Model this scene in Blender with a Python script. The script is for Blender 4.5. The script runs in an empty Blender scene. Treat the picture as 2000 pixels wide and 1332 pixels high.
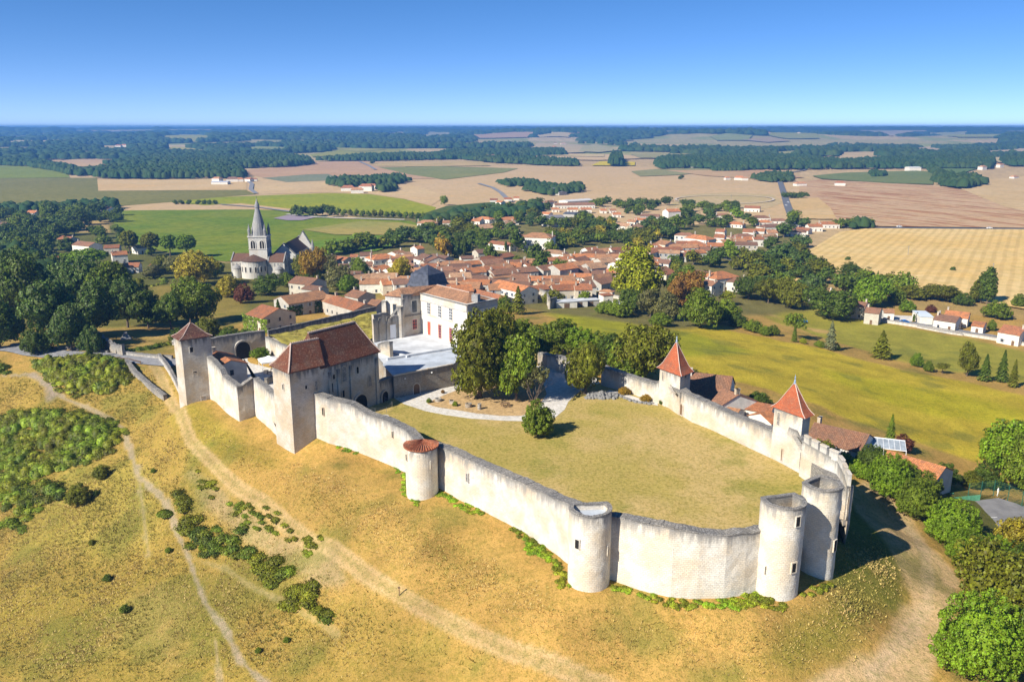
import bpy, math, random, numpy as np
from mathutils import Vector
from mathutils.geometry import delaunay_2d_cdt
R = random.Random(7); NR = np.random.default_rng(7)
S = bpy.context.scene; C = S.collection

# ---------------------------------------------------------------- camera, sky, sun, exposure
FPX = 1600.0; PITCH = math.atan(418/FPX); CH = 60.0
cam = bpy.data.objects.new('camera', bpy.data.cameras.new('camera')); C.objects.link(cam)
cam.location = (0, 0, CH); cam.rotation_euler = (math.pi/2-PITCH, 0, 0)
cam.data.sensor_width = 36; cam.data.lens = 36*FPX/2000; cam.data.clip_start = 1; cam.data.clip_end = 90000
S.camera = cam
SUN_EL = math.radians(36); SUN_DIR = math.radians(40)      # shadows fall towards this heading (from +X)
W = bpy.data.worlds.new('World'); S.world = W; W.use_nodes = True
nt = W.node_tree; nt.nodes.clear()
sky = nt.nodes.new('ShaderNodeTexSky'); sky.sky_type = 'NISHITA'; sky.sun_disc = False
sky.sun_elevation = SUN_EL; sky.sun_rotation = math.radians(90)-(SUN_DIR+math.pi)
sky.air_density = 0.3; sky.dust_density = 0.0; sky.ozone_density = 2.0; sky.altitude = 200
hs = nt.nodes.new('ShaderNodeHueSaturation'); hs.inputs['Saturation'].default_value = 1.25; hs.inputs['Value'].default_value = 1.0
bg = nt.nodes.new('ShaderNodeBackground'); bg.inputs[1].default_value = 0.135
sm_ = nt.nodes.new('ShaderNodeMix'); sm_.data_type = 'RGBA'; sm_.blend_type = 'MULTIPLY'; sm_.inputs[0].default_value = 1; sm_.inputs[7].default_value = (.95, .92, 1.06, 1)
wo = nt.nodes.new('ShaderNodeOutputWorld')
nt.links.new(sky.outputs[0], sm_.inputs[6]); nt.links.new(sm_.outputs[2], hs.inputs['Color']); ga_ = nt.nodes.new('ShaderNodeGamma'); ga_.inputs[1].default_value = .75; nt.links.new(hs.outputs[0], ga_.inputs[0]); nt.links.new(ga_.outputs[0], bg.inputs[0]); nt.links.new(bg.outputs[0], wo.inputs[0])
sun = bpy.data.objects.new('sun', bpy.data.lights.new('sun', 'SUN')); C.objects.link(sun)
sun.data.energy = 4.6; sun.data.angle = math.radians(0.5); sun.data.color = (1, 0.93, 0.80)
sun.rotation_euler = Vector((math.cos(SUN_DIR)*math.cos(SUN_EL), math.sin(SUN_DIR)*math.cos(SUN_EL), -math.sin(SUN_EL))).to_track_quat('-Z', 'Y').to_euler()
S.view_settings.view_transform = 'Standard'; S.view_settings.look = 'None'; S.view_settings.gamma = 1
S.view_settings.exposure = 0.9; S.view_settings.use_curve_mapping = False
HAZE = 1.6e-4
S.render.engine = 'CYCLES'; S.cycles.max_bounces = 6; S.cycles.volume_bounces = 0; S.cycles.transparent_max_bounces = 8
S.cycles.use_denoising = True

# ---------------------------------------------------------------- surveying helpers: a direction seen in the photo and a height give a place
SP, CP = math.sin(PITCH), math.cos(PITCH)
def ray(px, py):
    cx = (px-1000)/FPX; cy = (666-py)/FPX
    return cx, CP+cy*SP, -SP+cy*CP
def P(px, py, z):
    d = ray(px, py); t = (z-CH)/d[2]
    return (d[0]*t, d[1]*t)
def zrow(y, py):
    cy = (666-py)/FPX
    return CH+y*(-SP+cy*CP)/(CP+cy*SP)
def pix(x, y, z):
    dep = y*CP+(CH-z)*SP
    return 1000+FPX*x/dep, 666-FPX*((z-CH)*CP+y*SP)/dep

# smooth noise
_tab = NR.random((256, 256))
def vn(x, y, s, seed=0):
    x = np.asarray(x)/s+seed*17.3+500; y = np.asarray(y)/s+seed*9.7+500
    xi = np.floor(x).astype(int); yi = np.floor(y).astype(int); fx = x-xi; fy = y-yi
    fx = fx*fx*(3-2*fx); fy = fy*fy*(3-2*fy)
    a = _tab[xi % 256, yi % 256]; b = _tab[(xi+1) % 256, yi % 256]; c = _tab[xi % 256, (yi+1) % 256]; d = _tab[(xi+1) % 256, (yi+1) % 256]
    return (a*(1-fx)+b*fx)*(1-fy)+(c*(1-fx)+d*fx)*fy
def fbm(x, y, s, seed=0, o=4):
    r = 0; a = 1; t = 0
    for i in range(o): r = r+a*vn(x, y, s/2**i, seed+i*3); t += a; a *= .5
    return r/t

# ---------------------------------------------------------------- terrain height
CTRL = [(364,791,0),(407,778,0),(440,803,0),(469,824,-.2),(500,814,.3),(530,842,0),(574,881,-.3),(614,852,1.6),(683,874,1),(734,894,.4),(795,921,.2),(823,974,0),(901,977,.4),(974,1012,.3),(1047,1050,.2),(1110,1100,.2),(1150,1157,0),(1196,1132,.2),
 (1310,1165,0),(1412,1168,0),(1476,1156,0),(1530,1172,0),(1605,1130,0),(1640,1060,-1),(1480,1215,-.6),(1620,1185,-.9),(1700,1120,-1.9),(1745,1100,-3.4),(1735,1030,-3.4),(1690,960,-2.5),
 (1780,1100,-4.8),(1810,1140,-5),(1740,1030,-4.6),(1700,1200,-3.2),(1760,1200,-4.8),(1800,1180,-5.1),(1720,1290,-5.2),(1600,1332,-5),(1450,1290,-3),(1850,1200,-5.4),(1900,1332,-6.5),(1990,1100,-8),(1850,1000,-6.5),(1760,930,-4),(1700,880,-3),
 (1350,1250,-2.3),(1250,1332,-5.6),(1150,1260,-3.2),(1080,1200,-1.5),(1000,1275,-4.6),(1130,1330,-5.6),(880,1215,-4.6),(760,1150,-4.8),(640,1065,-4.8),(520,985,-4.6),(430,920,-4),(390,870,-3.2),(345,800,-2),(310,725,-1.5),
 (900,1080,-1.6),(760,1020,-1.3),(640,960,-1.8),(540,900,-1.2),(600,1090,-7.5),(500,1040,-8),(420,990,-8),(340,1000,-9.5),(700,1200,-8),(600,1220,-11),(850,1332,-9),(640,1332,-12.5),(400,1332,-16),(200,1332,-19),(0,1332,-22),
 (0,1100,-20),(200,1100,-16),(100,950,-14.5),(240,900,-10),(250,830,-7.5),(0,850,-14),(0,760,-9),(120,740,-5),(250,760,-3.5),(0,690,-5),(200,696,-3),(330,706,-1.5),(100,650,-7),(330,660,-4),(240,655,-4),
 (0,600,-12),(100,560,-15),(300,560,-12),(450,600,-9),(350,620,-8),(560,640,-4),(620,610,-6),(500,560,-13),(520,545,-15),(0,500,-20),(200,500,-20),(400,510,-20),(700,570,-14),(640,530,-17),(760,560,-13),(900,560,-15),(1000,580,-14),
 (850,640,-1),(950,650,-2),(1000,620,-9),(600,760,2),(500,700,2.5),(800,760,2),(1000,760,2),(1200,800,2),(1400,900,2),(1250,950,2),(1000,900,2),(1100,680,0),(1060,650,-3),(1250,700,-1),(1150,600,-13),(1100,560,-19),(1300,620,-13),(1200,640,-8),
 (1400,740,-1.5),(1470,760,-1.5),(1560,760,-4),(1600,800,-3.5),(1700,860,-5),(1500,700,-8),(1600,720,-9),(1800,820,-10),(1700,780,-9),(1950,850,-12),(2100,850,-12),(1900,950,-9.5),(2000,1000,-9.5),(1650,680,-14),(1850,730,-15),(2100,760,-15),
 (1450,620,-16),(1600,640,-19),(1800,640,-21),(2000,680,-21),(1450,560,-20),(1650,580,-22),(1900,600,-23),(800,510,-19),(1000,510,-20),(1250,520,-21),(1250,480,-22),(800,450,-22),(1000,430,-22),(1300,440,-23),(1500,470,-23),(1700,500,-24),(2000,500,-24),(2300,520,-24),
 (0,430,-22),(200,430,-22),(500,440,-23),(350,400,-23),(-200,450,-22),(-200,700,-12),(-200,1000,-22),(2300,1000,-12),(2300,700,-20),(700,400,-24),(1000,380,-24),(1500,400,-24),(2000,400,-24),(2400,400,-24),(0,370,-24),(-400,380,-24),(-300,1332,-26),(2300,1332,-12)]
_cx = np.array([P(a, b, c) for a, b, c in CTRL]); _cz = np.array([c for a, b, c in CTRL], float)
def _lp(x, y):
    return np.log(np.hypot(x, y)+1e-6), np.arctan2(x, y)
_cu, _cv = _lp(_cx[:, 0], _cx[:, 1]); _K = lambda r2: np.sqrt(r2+.02**2)
_A = _K((_cu[:, None]-_cu[None])**2+(_cv[:, None]-_cv[None])**2); _w = np.linalg.solve(_A+1e-4*np.eye(len(_cz)), _cz+20)
def sst(a, b, x):
    t = np.clip((x-a)/(b-a), 0, 1); return t*t*(3-2*t)
def T(x, y):
    x = np.atleast_1d(np.asarray(x, float)); y = np.atleast_1d(np.asarray(y, float))
    u, v = _lp(x, y); u = np.maximum(u, math.log(62.)); v = np.clip(v, -.75, .75)
    z = np.empty_like(x)
    for i in range(0, len(x), 20000):
        s = slice(i, i+20000); z[s] = _K((u[s, None]-_cu)**2+(v[s, None]-_cv)**2)@_w-20
    d = np.hypot(x, y); b = sst(800, 1300, d)
    z = z*(1-b)+(-24.5)*b
    z = z+(fbm(x, y, 14, 5, 3)-.5)*.7*(1-sst(200, 400, d))
    k = sst(1500, 2600, d)*(fbm(x, y, 1400, 2, 3)-.42)*14
    n = fbm(x, y*1.5, 1900, 9, 4)
    h = sst(2600, 8500, d)*36+sst(2700, 4800, d)*(n-.45)*125+sst(9500, 12500, d)*20-sst(15000, 30000, d)*60
    z = z+np.maximum(k, -3)+h*(d > 2600); e = np.where(d > 2600, np.maximum(z-22, 0), 0); return z-e+14*(1-np.exp(-e/14))
def G(px, py, dz=0):
    """the place where the sight line meets the terrain"""
    d = ray(px, py); y0 = 55.; ts = np.geomspace(50, 16000, 420)
    x = d[0]*ts; y = d[1]*ts; z = CH+d[2]*ts; f = z-T(x, y)-dz
    i = int(np.argmax(f < 0)) if (f < 0).any() else len(ts)-1
    if i == 0: i = 1
    a, b = ts[i-1], ts[i]
    tt = np.linspace(a, b, 30); f = CH+d[2]*tt-T(d[0]*tt, d[1]*tt)-dz; j = int(np.argmax(f < 0)) if (f < 0).any() else 29
    t = tt[j]; return d[0]*t, d[1]*t, CH+d[2]*t-dz
_gc = {}
def Gs(pts):
    """many sight lines at once"""
    pts = [tuple(p) for p in pts]; out = []
    ts = np.geomspace(50, 16000, 700)
    D = np.array([ray(*p) for p in pts])
    for k in range(0, len(pts), 60):
        d = D[k:k+60]; X = d[:, :1]*ts; Y = d[:, 1:2]*ts; Z = CH+d[:, 2:]*ts
        f = Z-T(X.ravel(), Y.ravel()).reshape(X.shape); hit = f < 0
        for r in range(len(d)):
            i = int(np.argmax(hit[r])) if hit[r].any() else len(ts)-1
            i = max(i, 1); f0, f1 = f[r, i-1], f[r, i]; q = f0/(f0-f1) if f0 > f1 else 1
            t = ts[i-1]+(ts[i]-ts[i-1])*min(max(q, 0), 1)
            out.append((d[r, 0]*t, d[r, 1]*t, CH+d[r, 2]*t))
    return out

# ---------------------------------------------------------------- objects
def tag(o, label=None, cat=None, group=None, kind=None):
    if label: o['label'] = label
    if cat: o['category'] = cat
    if group: o['group'] = group
    if kind: o['kind'] = kind
    return o
def thing(name, loc, label, cat, group=None, rz=0):
    o = bpy.data.objects.new(name, None); C.objects.link(o); o.location = loc; o.rotation_euler = (0, 0, rz)
    o.empty_display_size = .3
    return tag(o, label, cat, group)
class MB:
    """collects faces with UVs and a 'top' value, then links ONE mesh object"""
    def __init__(s): s.v = []; s.f = []; s.uv = []; s.t = []; s.mi = []
    def face(s, pts, uv=None, t=None, mi=0):
        n = len(s.v); s.v += [tuple(p) for p in pts]; s.f.append(tuple(range(n, n+len(pts)))); s.mi.append(mi)
        if uv is None:
            a = Vector(pts[1])-Vector(pts[0]); b = Vector(pts[-1])-Vector(pts[0]); nn = a.cross(b)
            if nn.length < 1e-9: nn = Vector((0, 0, 1))
            nn.normalize(); h = Vector((-nn.y, nn.x, 0))
            if h.length < .05: h = Vector((1, 0, 0))
            h.normalize(); g = nn.cross(h)
            uv = [(h.dot(Vector(p)), g.dot(Vector(p))) for p in pts]
        s.uv += list(uv); s.t += list(t) if t else [9.]*len(pts)
    def box(s, x0, y0, z0, x1, y1, z1, mi=0):
        p = [(x0,y0,z0),(x1,y0,z0),(x1,y1,z0),(x0,y1,z0),(x0,y0,z1),(x1,y0,z1),(x1,y1,z1),(x0,y1,z1)]
        for q in ((0,3,2,1),(4,5,6,7),(0,1,5,4),(1,2,6,5),(2,3,7,6),(3,0,4,7)): s.face([p[i] for i in q], mi=mi)
    def prism(s, poly, z0, z1, mi=0, cap=True, top=False):
        n = len(poly); z1s = z1 if hasattr(z1, '__len__') else [z1]*n; z0s = z0 if hasattr(z0, '__len__') else [z0]*n
        u = 0
        for i in range(n):
            a, b = poly[i], poly[(i+1) % n]; j = (i+1) % n; L = math.dist(a, b)
            s.face([(a[0],a[1],z0s[i]),(b[0],b[1],z0s[j]),(b[0],b[1],z1s[j]),(a[0],a[1],z1s[i])], [(u,z0s[i]),(u+L,z0s[j]),(u+L,z1s[j]),(u,z1s[i])],
                   [z1s[i]-z0s[i], z1s[j]-z0s[j], 0, 0] if top else None, mi); u += L
        if cap: s.face([(p[0],p[1],z) for p, z in zip(poly, z1s)], mi=mi); s.face([(p[0],p[1],z) for p, z in zip(poly, z0s)][::-1], mi=mi)
    def build(s, name, mat, parent=None, smooth=False, color=None, merge=False, local=False):
        me = bpy.data.meshes.new(name)
        V = np.array(s.v, float).reshape(-1, 3)
        if parent is not None and not local:
            pp = parent; off = Vector((0, 0, 0))
            while pp is not None: off += pp.location; pp = pp.parent
            V = V-np.array(off)
        me.from_pydata(V.tolist(), [], s.f)
        ul = me.uv_layers.new(name='UVMap'); ul.data.foreach_set('uv', np.array(s.uv, 'f').ravel())
        at = me.attributes.new('top', 'FLOAT', 'POINT'); at.data.foreach_set('value', np.array(s.t, 'f'))
        mats = mat if isinstance(mat, (list, tuple)) else [mat]
        for m in mats: me.materials.append(m)
        if len(mats) > 1: me.polygons.foreach_set('material_index', s.mi)
        if merge:
            import bmesh
            bm = bmesh.new(); bm.from_mesh(me); bmesh.ops.remove_doubles(bm, verts=bm.verts, dist=.003); bm.to_mesh(me); bm.free()
        if smooth: me.polygons.foreach_set('use_smooth', [True]*len(me.polygons))
        ob = bpy.data.objects.new(name, me); C.objects.link(ob)
        if parent is not None: ob.parent = parent
        if color: ob.color = (*color, 1)
        return ob
def npmesh(name, V, F, mat, attrs=None, smooth=False, parent=None, color=None):
    """big meshes straight from arrays; F is (n,3) or (n,4)"""
    me = bpy.data.meshes.new(name); k = F.shape[1]
    me.vertices.add(len(V)); me.vertices.foreach_set('co', np.ascontiguousarray(V, 'f').ravel())
    me.loops.add(F.size); me.loops.foreach_set('vertex_index', np.ascontiguousarray(F, 'i').ravel())
    me.polygons.add(len(F)); me.polygons.foreach_set('loop_start', np.arange(0, F.size, k, dtype='i'))
    if smooth: me.polygons.foreach_set('use_smooth', np.ones(len(F), bool))
    for n, a in (attrs or {}).items():
        if a.ndim == 2:
            at = me.color_attributes.new(n, 'FLOAT_COLOR', 'POINT'); at.data.foreach_set('color', np.c_[a, np.ones(len(a))].astype('f').ravel())
        else:
            at = me.attributes.new(n, 'FLOAT', 'POINT'); at.data.foreach_set('value', a.astype('f'))
    me.materials.append(mat); me.update(calc_edges=True)
    ob = bpy.data.objects.new(name, me); C.objects.link(ob)
    if parent is not None: ob.parent = parent
    if color: ob.color = (*color, 1)
    return ob
def dup(o, parent=None, **kw):
    c = o.copy(); C.objects.link(c)
    if parent is not None: c.parent = parent
    return c

# ---------------------------------------------------------------- materials
def lin(r, g, b):
    f = lambda c: (c/255/12.92 if c <= 10 else ((c/255+.055)/1.055)**2.4)
    return (f(r), f(g), f(b))
class NT:
    def __init__(s, name):
        s.m = bpy.data.materials.new(name); s.m.use_nodes = True; s.t = s.m.node_tree; s.t.nodes.clear()
        s.out = s.n('ShaderNodeOutputMaterial')
    def n(s, ty, **k):
        x = s.t.nodes.new(ty)
        for a, b in k.items(): setattr(x, a, b)
        return x
    def l(s, a, b): s.t.links.new(a, b)
    def val(s, i, v):
        if hasattr(v, 'is_output'): s.l(v, i)
        elif isinstance(v, tuple) and len(v) == 3 and i.type == 'RGBA': i.default_value = (*v, 1)
        else: i.default_value = v
    def math(s, op, a, b=None, c=None, clamp=False):
        x = s.n('ShaderNodeMath', operation=op, use_clamp=clamp); s.val(x.inputs[0], a)
        if b is not None: s.val(x.inputs[1], b)
        if c is not None: s.val(x.inputs[2], c)
        return x.outputs[0]
    def mix(s, f, a, b, mode='MIX'):
        x = s.n('ShaderNodeMix', data_type='RGBA', blend_type=mode, clamp_factor=True); s.val(x.inputs[0], f); s.val(x.inputs[6], a); s.val(x.inputs[7], b); return x.outputs[2]
    def ramp(s, f, a, b, lo=0., hi=1.):
        x = s.n('ShaderNodeMapRange', interpolation_type='SMOOTHSTEP'); s.val(x.inputs[0], f); s.val(x.inputs[1], a); s.val(x.inputs[2], b); x.inputs[3].default_value = lo; x.inputs[4].default_value = hi; return x.outputs[0]
    def geo(s): return s.n('ShaderNodeNewGeometry').outputs['Position']
    def obj(s): return s.n('ShaderNodeTexCoord').outputs['Object']
    def uv(s): return s.n('ShaderNodeUVMap', uv_map='UVMap').outputs[0]
    def attr(s, n, o='Fac'): return s.n('ShaderNodeAttribute', attribute_name=n).outputs[o]
    def ocol(s): return s.n('ShaderNodeObjectInfo').outputs['Color']
    def mapp(s, v, sc=(1,1,1), rot=0):
        x = s.n('ShaderNodeMapping'); s.l(v, x.inputs[0]); x.inputs['Scale'].default_value = sc; x.inputs['Rotation'].default_value = (0, 0, rot); return x.outputs[0]
    def noise(s, v, sc, det=3, rough=.55):
        x = s.n('ShaderNodeTexNoise'); s.l(v, x.inputs['Vector']); x.inputs['Scale'].default_value = sc; x.inputs['Detail'].default_value = det; x.inputs['Roughness'].default_value = rough; return x.outputs['Fac']
    def bump(s, h, st=.3, d=.05):
        x = s.n('ShaderNodeBump'); x.inputs['Strength'].default_value = st; x.inputs['Distance'].default_value = d; s.l(h, x.inputs['Height']); return x.outputs[0]
    def fin(s, col, rough=.9, nrm=None, spec=.2, trans=None, metal=0):
        b = s.n('ShaderNodeBsdfPrincipled'); s.val(b.inputs['Base Color'], col); s.val(b.inputs['Roughness'], rough); b.inputs['Specular IOR Level'].default_value = spec; b.inputs['Metallic'].default_value = metal
        if nrm is not None: s.l(nrm, b.inputs['Normal'])
        o = b.outputs[0]
        if trans:
            t = s.n('ShaderNodeBsdfTranslucent'); s.val(t.inputs[0], trans[1]); m = s.n('ShaderNodeMixShader'); m.inputs[0].default_value = trans[0]
            s.l(o, m.inputs[1]); s.l(t.outputs[0], m.inputs[2]); o = m.outputs[0]
        s.l(o, s.out.inputs[0]); return s.m
def stone(name, base, warm, grey, bw=.62, bh=.3, streak=1., warmth=.5, bump=.5, blockvar=.25):
    k = NT(name); uv = k.uv(); g = k.geo()
    wob = k.noise(g, .9, 2); 
    v2 = k.n('ShaderNodeVectorMath', operation='ADD'); k.l(uv, v2.inputs[0]); sc = k.n('ShaderNodeVectorMath', operation='SCALE'); nn = k.n('ShaderNodeTexNoise'); k.l(g, nn.inputs['Vector']); nn.inputs['Scale'].default_value = 1.3
    k.l(nn.outputs['Color'], sc.inputs[0]); sc.inputs['Scale'].default_value = .34; k.l(sc.outputs[0], v2.inputs[1])
    b = k.n('ShaderNodeTexBrick'); k.l(v2.outputs[0], b.inputs['Vector']); b.inputs['Scale'].default_value = 1; b.inputs['Brick Width'].default_value = bw; b.inputs['Row Height'].default_value = bh; b.inputs['Mortar Size'].default_value = .035; b.inputs['Mortar Smooth'].default_value = .5
    b.inputs['Color1'].default_value = (1, 1, 1, 1); b.inputs['Color2'].default_value = (1-blockvar,)*3+(1,); b.inputs['Mortar'].default_value = (1-blockvar*1.5,)*3+(1,); b.inputs['Bias'].default_value = -.2
    n1 = k.noise(g, .28, 4); n2 = k.noise(g, 2.2, 5, .65); n3 = k.noise(g, 9, 3, .7)
    c = k.mix(k.ramp(n1, .45-.2*warmth, .75-.2*warmth), base, warm)
    c = k.mix(k.math('MULTIPLY', k.ramp(n2, .47, .7), .6), c, tuple(x*.70 for x in base))
    c = k.mix(1., c, b.outputs['Color'], 'MULTIPLY')
    top = k.attr('top'); st = k.noise(k.mapp(uv, (1.1, .1, 1)), 1., 5, .7)
    near = k.ramp(top, 3.4, .0); f = k.math('MULTIPLY', k.ramp(k.math('ADD', st, k.math('MULTIPLY', near, .24)), .56, .8), k.math('MULTIPLY', near, .9*streak))
    c = k.mix(f, c, grey)
    edge = k.ramp(k.math('ADD', top, k.math('MULTIPLY', n2, -.8)), .15, -.25)
    c = k.mix(k.math('MULTIPLY', edge, .8*streak), c, grey)
    pit = k.ramp(n3, .66, .74); c = k.mix(k.math('MULTIPLY', pit, .35), c, tuple(x*.4 for x in base))
    h = k.math('ADD', k.math('MULTIPLY', b.outputs['Fac'], -1.0), k.math('ADD', n2, k.math('MULTIPLY', n3, .6)))
    return k.fin(c, .92, k.bump(h, bump, .07))
WL = lin(232, 224, 208); 
M = {}
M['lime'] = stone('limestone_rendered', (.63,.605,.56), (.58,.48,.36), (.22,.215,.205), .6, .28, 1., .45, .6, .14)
M['lime2'] = stone('limestone_blocks', (.74,.70,.62), (.68,.58,.44), (.24,.23,.22), .5, .27, 1., .5, .6, .13)
M['rubble'] = stone('rubble_wall', (.5,.47,.42), (.47,.38,.28), (.2,.2,.2), .38, .22, .9, .5, 1., .35)
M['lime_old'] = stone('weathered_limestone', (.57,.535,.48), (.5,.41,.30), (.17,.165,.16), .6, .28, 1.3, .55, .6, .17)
M['ashlar'] = stone('pale_ashlar', (.64,.615,.57), (.60,.55,.46), (.3,.29,.28), .9, .4, .8, .3, .2, .06)
M['cap'] = stone('lichened_coping', (.27,.26,.25), (.36,.33,.29), (.14,.14,.14), .5, .4, .5, .4, .9, .4)
M['church'] = stone('church_stone', (.56,.55,.52), (.52,.48,.42), (.25,.25,.25), .9, .4, .8, .3, .3, .08)
M['grey_stone'] = stone('grey_spire_stone', (.30,.30,.31), (.37,.36,.34), (.16,.16,.17), .5, .35, 1, .4, .6, .2)
def tiles(name, bw=.34, bh=.36, var=.35, base=None, rib=.6):
    k = NT(name); uv = k.uv(); c0 = k.ocol() if base is None else base; g = k.geo()
    b = k.n('ShaderNodeTexBrick'); k.l(uv, b.inputs['Vector']); b.inputs['Scale'].default_value = 1; b.inputs['Brick Width'].default_value = bw; b.inputs['Row Height'].default_value = bh; b.inputs['Mortar Size'].default_value = .03; b.offset = 0 if rib else .5
    b.inputs['Color1'].default_value = (1.15, 1.1, 1.05, 1); b.inputs['Color2'].default_value = (1-var, 1-var, 1-var*.9, 1); b.inputs['Mortar'].default_value = (.55, .52, .5, 1)
    n = k.noise(g, .5, 4, .6); n2 = k.noise(g, 3.3, 3, .6)
    c = k.mix(1., c0, b.outputs['Color'], 'MULTIPLY')
    c = k.mix(k.math('MULTIPLY', k.ramp(n, .42, .68), .5), c, (.12, .085, .065))
    c = k.mix(k.math('MULTIPLY', k.ramp(n2, .52, .7), .4), c, (.42, .27, .17))
    w = k.n('ShaderNodeTexWave', wave_type='BANDS', bands_direction='X'); k.l(uv, w.inputs[0]); w.inputs['Scale'].default_value = .5/bw*.62
    h = k.math('ADD', k.math('MULTIPLY', w.outputs['Fac'], rib), k.math('MULTIPLY', b.outputs['Fac'], -.7))
    return k.fin(c, .85, k.bump(h, .7, .07))
M['roof'] = tiles('canal_tiles')
M['flat_tiles'] = tiles('flat_tiles', .22, .16, .22, None, 0)
def plain(name, col, rough=.8, var=.15, sc=2., bump=.15, metal=0, spec=.2):
    k = NT(name); n = k.noise(k.geo(), sc, 4, .6)
    c = k.mix(k.ramp(n, .3, .7), tuple(x*(1-var) for x in col), tuple(min(1, x*(1+var)) for x in col))
    return k.fin(c, rough, k.bump(n, bump, .05), spec=spec, metal=metal)
def tint(name, rough=.85, var=.2, sc=.7):
    k = NT(name); n = k.noise(k.geo(), sc, 5, .65)
    return k.fin(k.mix(1., k.ocol(), k.mix(k.ramp(n, .3, .75), (1+var*.3,)*3, (1-var,)*3), 'MULTIPLY'), rough, k.bump(n, .2, .05))
M['wall'] = tint('house_render'); M['paint'] = tint('painted', .4, .06)
for lk_ in ('leaf', 'leafattr'):
    k = NT('leaves' if lk_ == 'leaf' else 'distant_leaves'); ri = k.n('ShaderNodeNewGeometry').outputs['Random Per Island']; oc = k.ocol() if lk_ == 'leaf' else k.attr('Col', 'Color')
    hv = k.n('ShaderNodeHueSaturation'); k.l(oc, hv.inputs['Color']); k.l(k.ramp(ri, 0, 1, .485, .515), hv.inputs['Hue']); k.l(k.ramp(ri, 0, 1, .5, 1.45), hv.inputs['Value'])
    nz = k.noise(k.geo(), .45, 3); cc = k.mix(1., hv.outputs[0], k.mix(k.ramp(nz, .35, .65), (.72, .75, .8), (1.18, 1.15, 1.0)), 'MULTIPLY')
    M[lk_] = k.fin(cc, .55, None, .25, (.28, k.mix(1., cc, (1.25, 1.3, .6), 'MULTIPLY')))
k = NT('far_leaves'); ri = k.n('ShaderNodeNewGeometry').outputs['Random Per Island']; nz = k.noise(k.geo(), .012, 3)
cc = k.mix(ri, (.026, .050, .018), (.060, .088, .024)); cc = k.mix(k.ramp(nz, .35, .7), cc, (.03, .065, .022)); M['farleaf'] = k.fin(k.mix(.5, cc, k.mix(1., cc, k.ocol(), 'MULTIPLY')), .9, None, .05)
M['bark'] = plain('bark', (.13, .10, .075), .95, .4, 6, .8)
M['slate'] = plain('slate', (.055, .062, .085), .45, .35, 1.2, .2, 0, .5)
M['lead'] = plain('lead', (.30, .38, .50), .35, .15, 5, .1, .3)
M['roofglass'] = plain('dusty_glass', (.30, .34, .38), .15, .2, 1, 0, 0, .5)
M['dark'] = plain('dark_opening', (.018, .017, .016), .9, .3)  # near-black; as an opening fill it paints the shade inside
M['glass'] = plain('window_glass', (.04, .05, .065), .12, .2, 2, 0, 0, .6)
M['wood'] = plain('weathered_wood', (.16, .10, .06), .85, .35, 7, .4)
M['red'] = plain('red_paint', (.62, .09, .055), .5, .12, 4, .05)
M['white'] = plain('white_canvas', (.82, .82, .82), .6, .03, 3, .05)
M['conc'] = plain('pale_concrete', (.50, .52, .55), .9, .2, .22, .2)
M['conc2'] = plain('grey_roof_screed', (.40, .44, .50), .85, .18, .3, .1)
M['gravel'] = plain('pale_gravel', (.56, .53, .49), .95, .16, 1.2, .5)
M['asphalt'] = plain('asphalt', (.13, .135, .15), .9, .15, .8, .2)
M['asphalt_pale'] = plain('worn_asphalt', (.22, .22, .235), .9, .2, .8, .2)
M['metal'] = plain('galvanised_metal', (.4, .41, .42), .4, .1, 3, .05, .7)
M['green_fence'] = plain('green_fence', (.03, .12, .08), .6, .1)
M['paint_white'] = plain('white_marking', (.75, .75, .73), .7, .08)
# ---------------------------------------------------------------- ground sheet
def poly_px(pts, z=None):
    if z is None: return [(a, b) for a, b, c in Gs(pts)]
    return [P(a, b, z) for a, b in pts]
def inside(x, y, poly):
    r = np.zeros(len(x), bool); n = len(poly)
    for i in range(n):
        x0, y0 = poly[i]; x1, y1 = poly[(i+1) % n]
        if y0 == y1: continue
        c = ((y0 > y) != (y1 > y)) & (x < (x1-x0)*(y-y0)/(y1-y0)+x0); r ^= c
    return r
def dline(x, y, line):
    d = np.full(len(x), 1e9); 
    for (x0, y0), (x1, y1) in zip(line[:-1], line[1:]):
        l2 = (x1-x0)**2+(y1-y0)**2+1e-9; t = np.clip(((x-x0)*(x1-x0)+(y-y0)*(y1-y0))/l2, 0, 1)
        d = np.minimum(d, np.hypot(x-x0-t*(x1-x0), y-y0-t*(y1-y0)))
    return d
def zonew(x, y, poly, soft):
    """1 inside a zone, fading over 'soft' metres at its ragged edge"""
    d = dline(x, y, poly+[poly[0]]); s = np.where(inside(x, y, poly), d, -d)
    s = s+(fbm(x, y, soft*3.5, 31, 3)-.5)*soft*2.2
    return sst(-soft*.5, soft*.5, s)
GOLD = (.38, .255, .095); GOLD2 = (.42, .27, .10); OLIVE = (.22, .19, .045); GREEN = (.10, .135, .03); STRAW = (.50, .34, .16); DIRT = (.44, .31, .18); DIRT2 = (.27, .21, .16)
YGREEN = (.30, .255, .03); BROWN = (.31, .20, .075)
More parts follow.
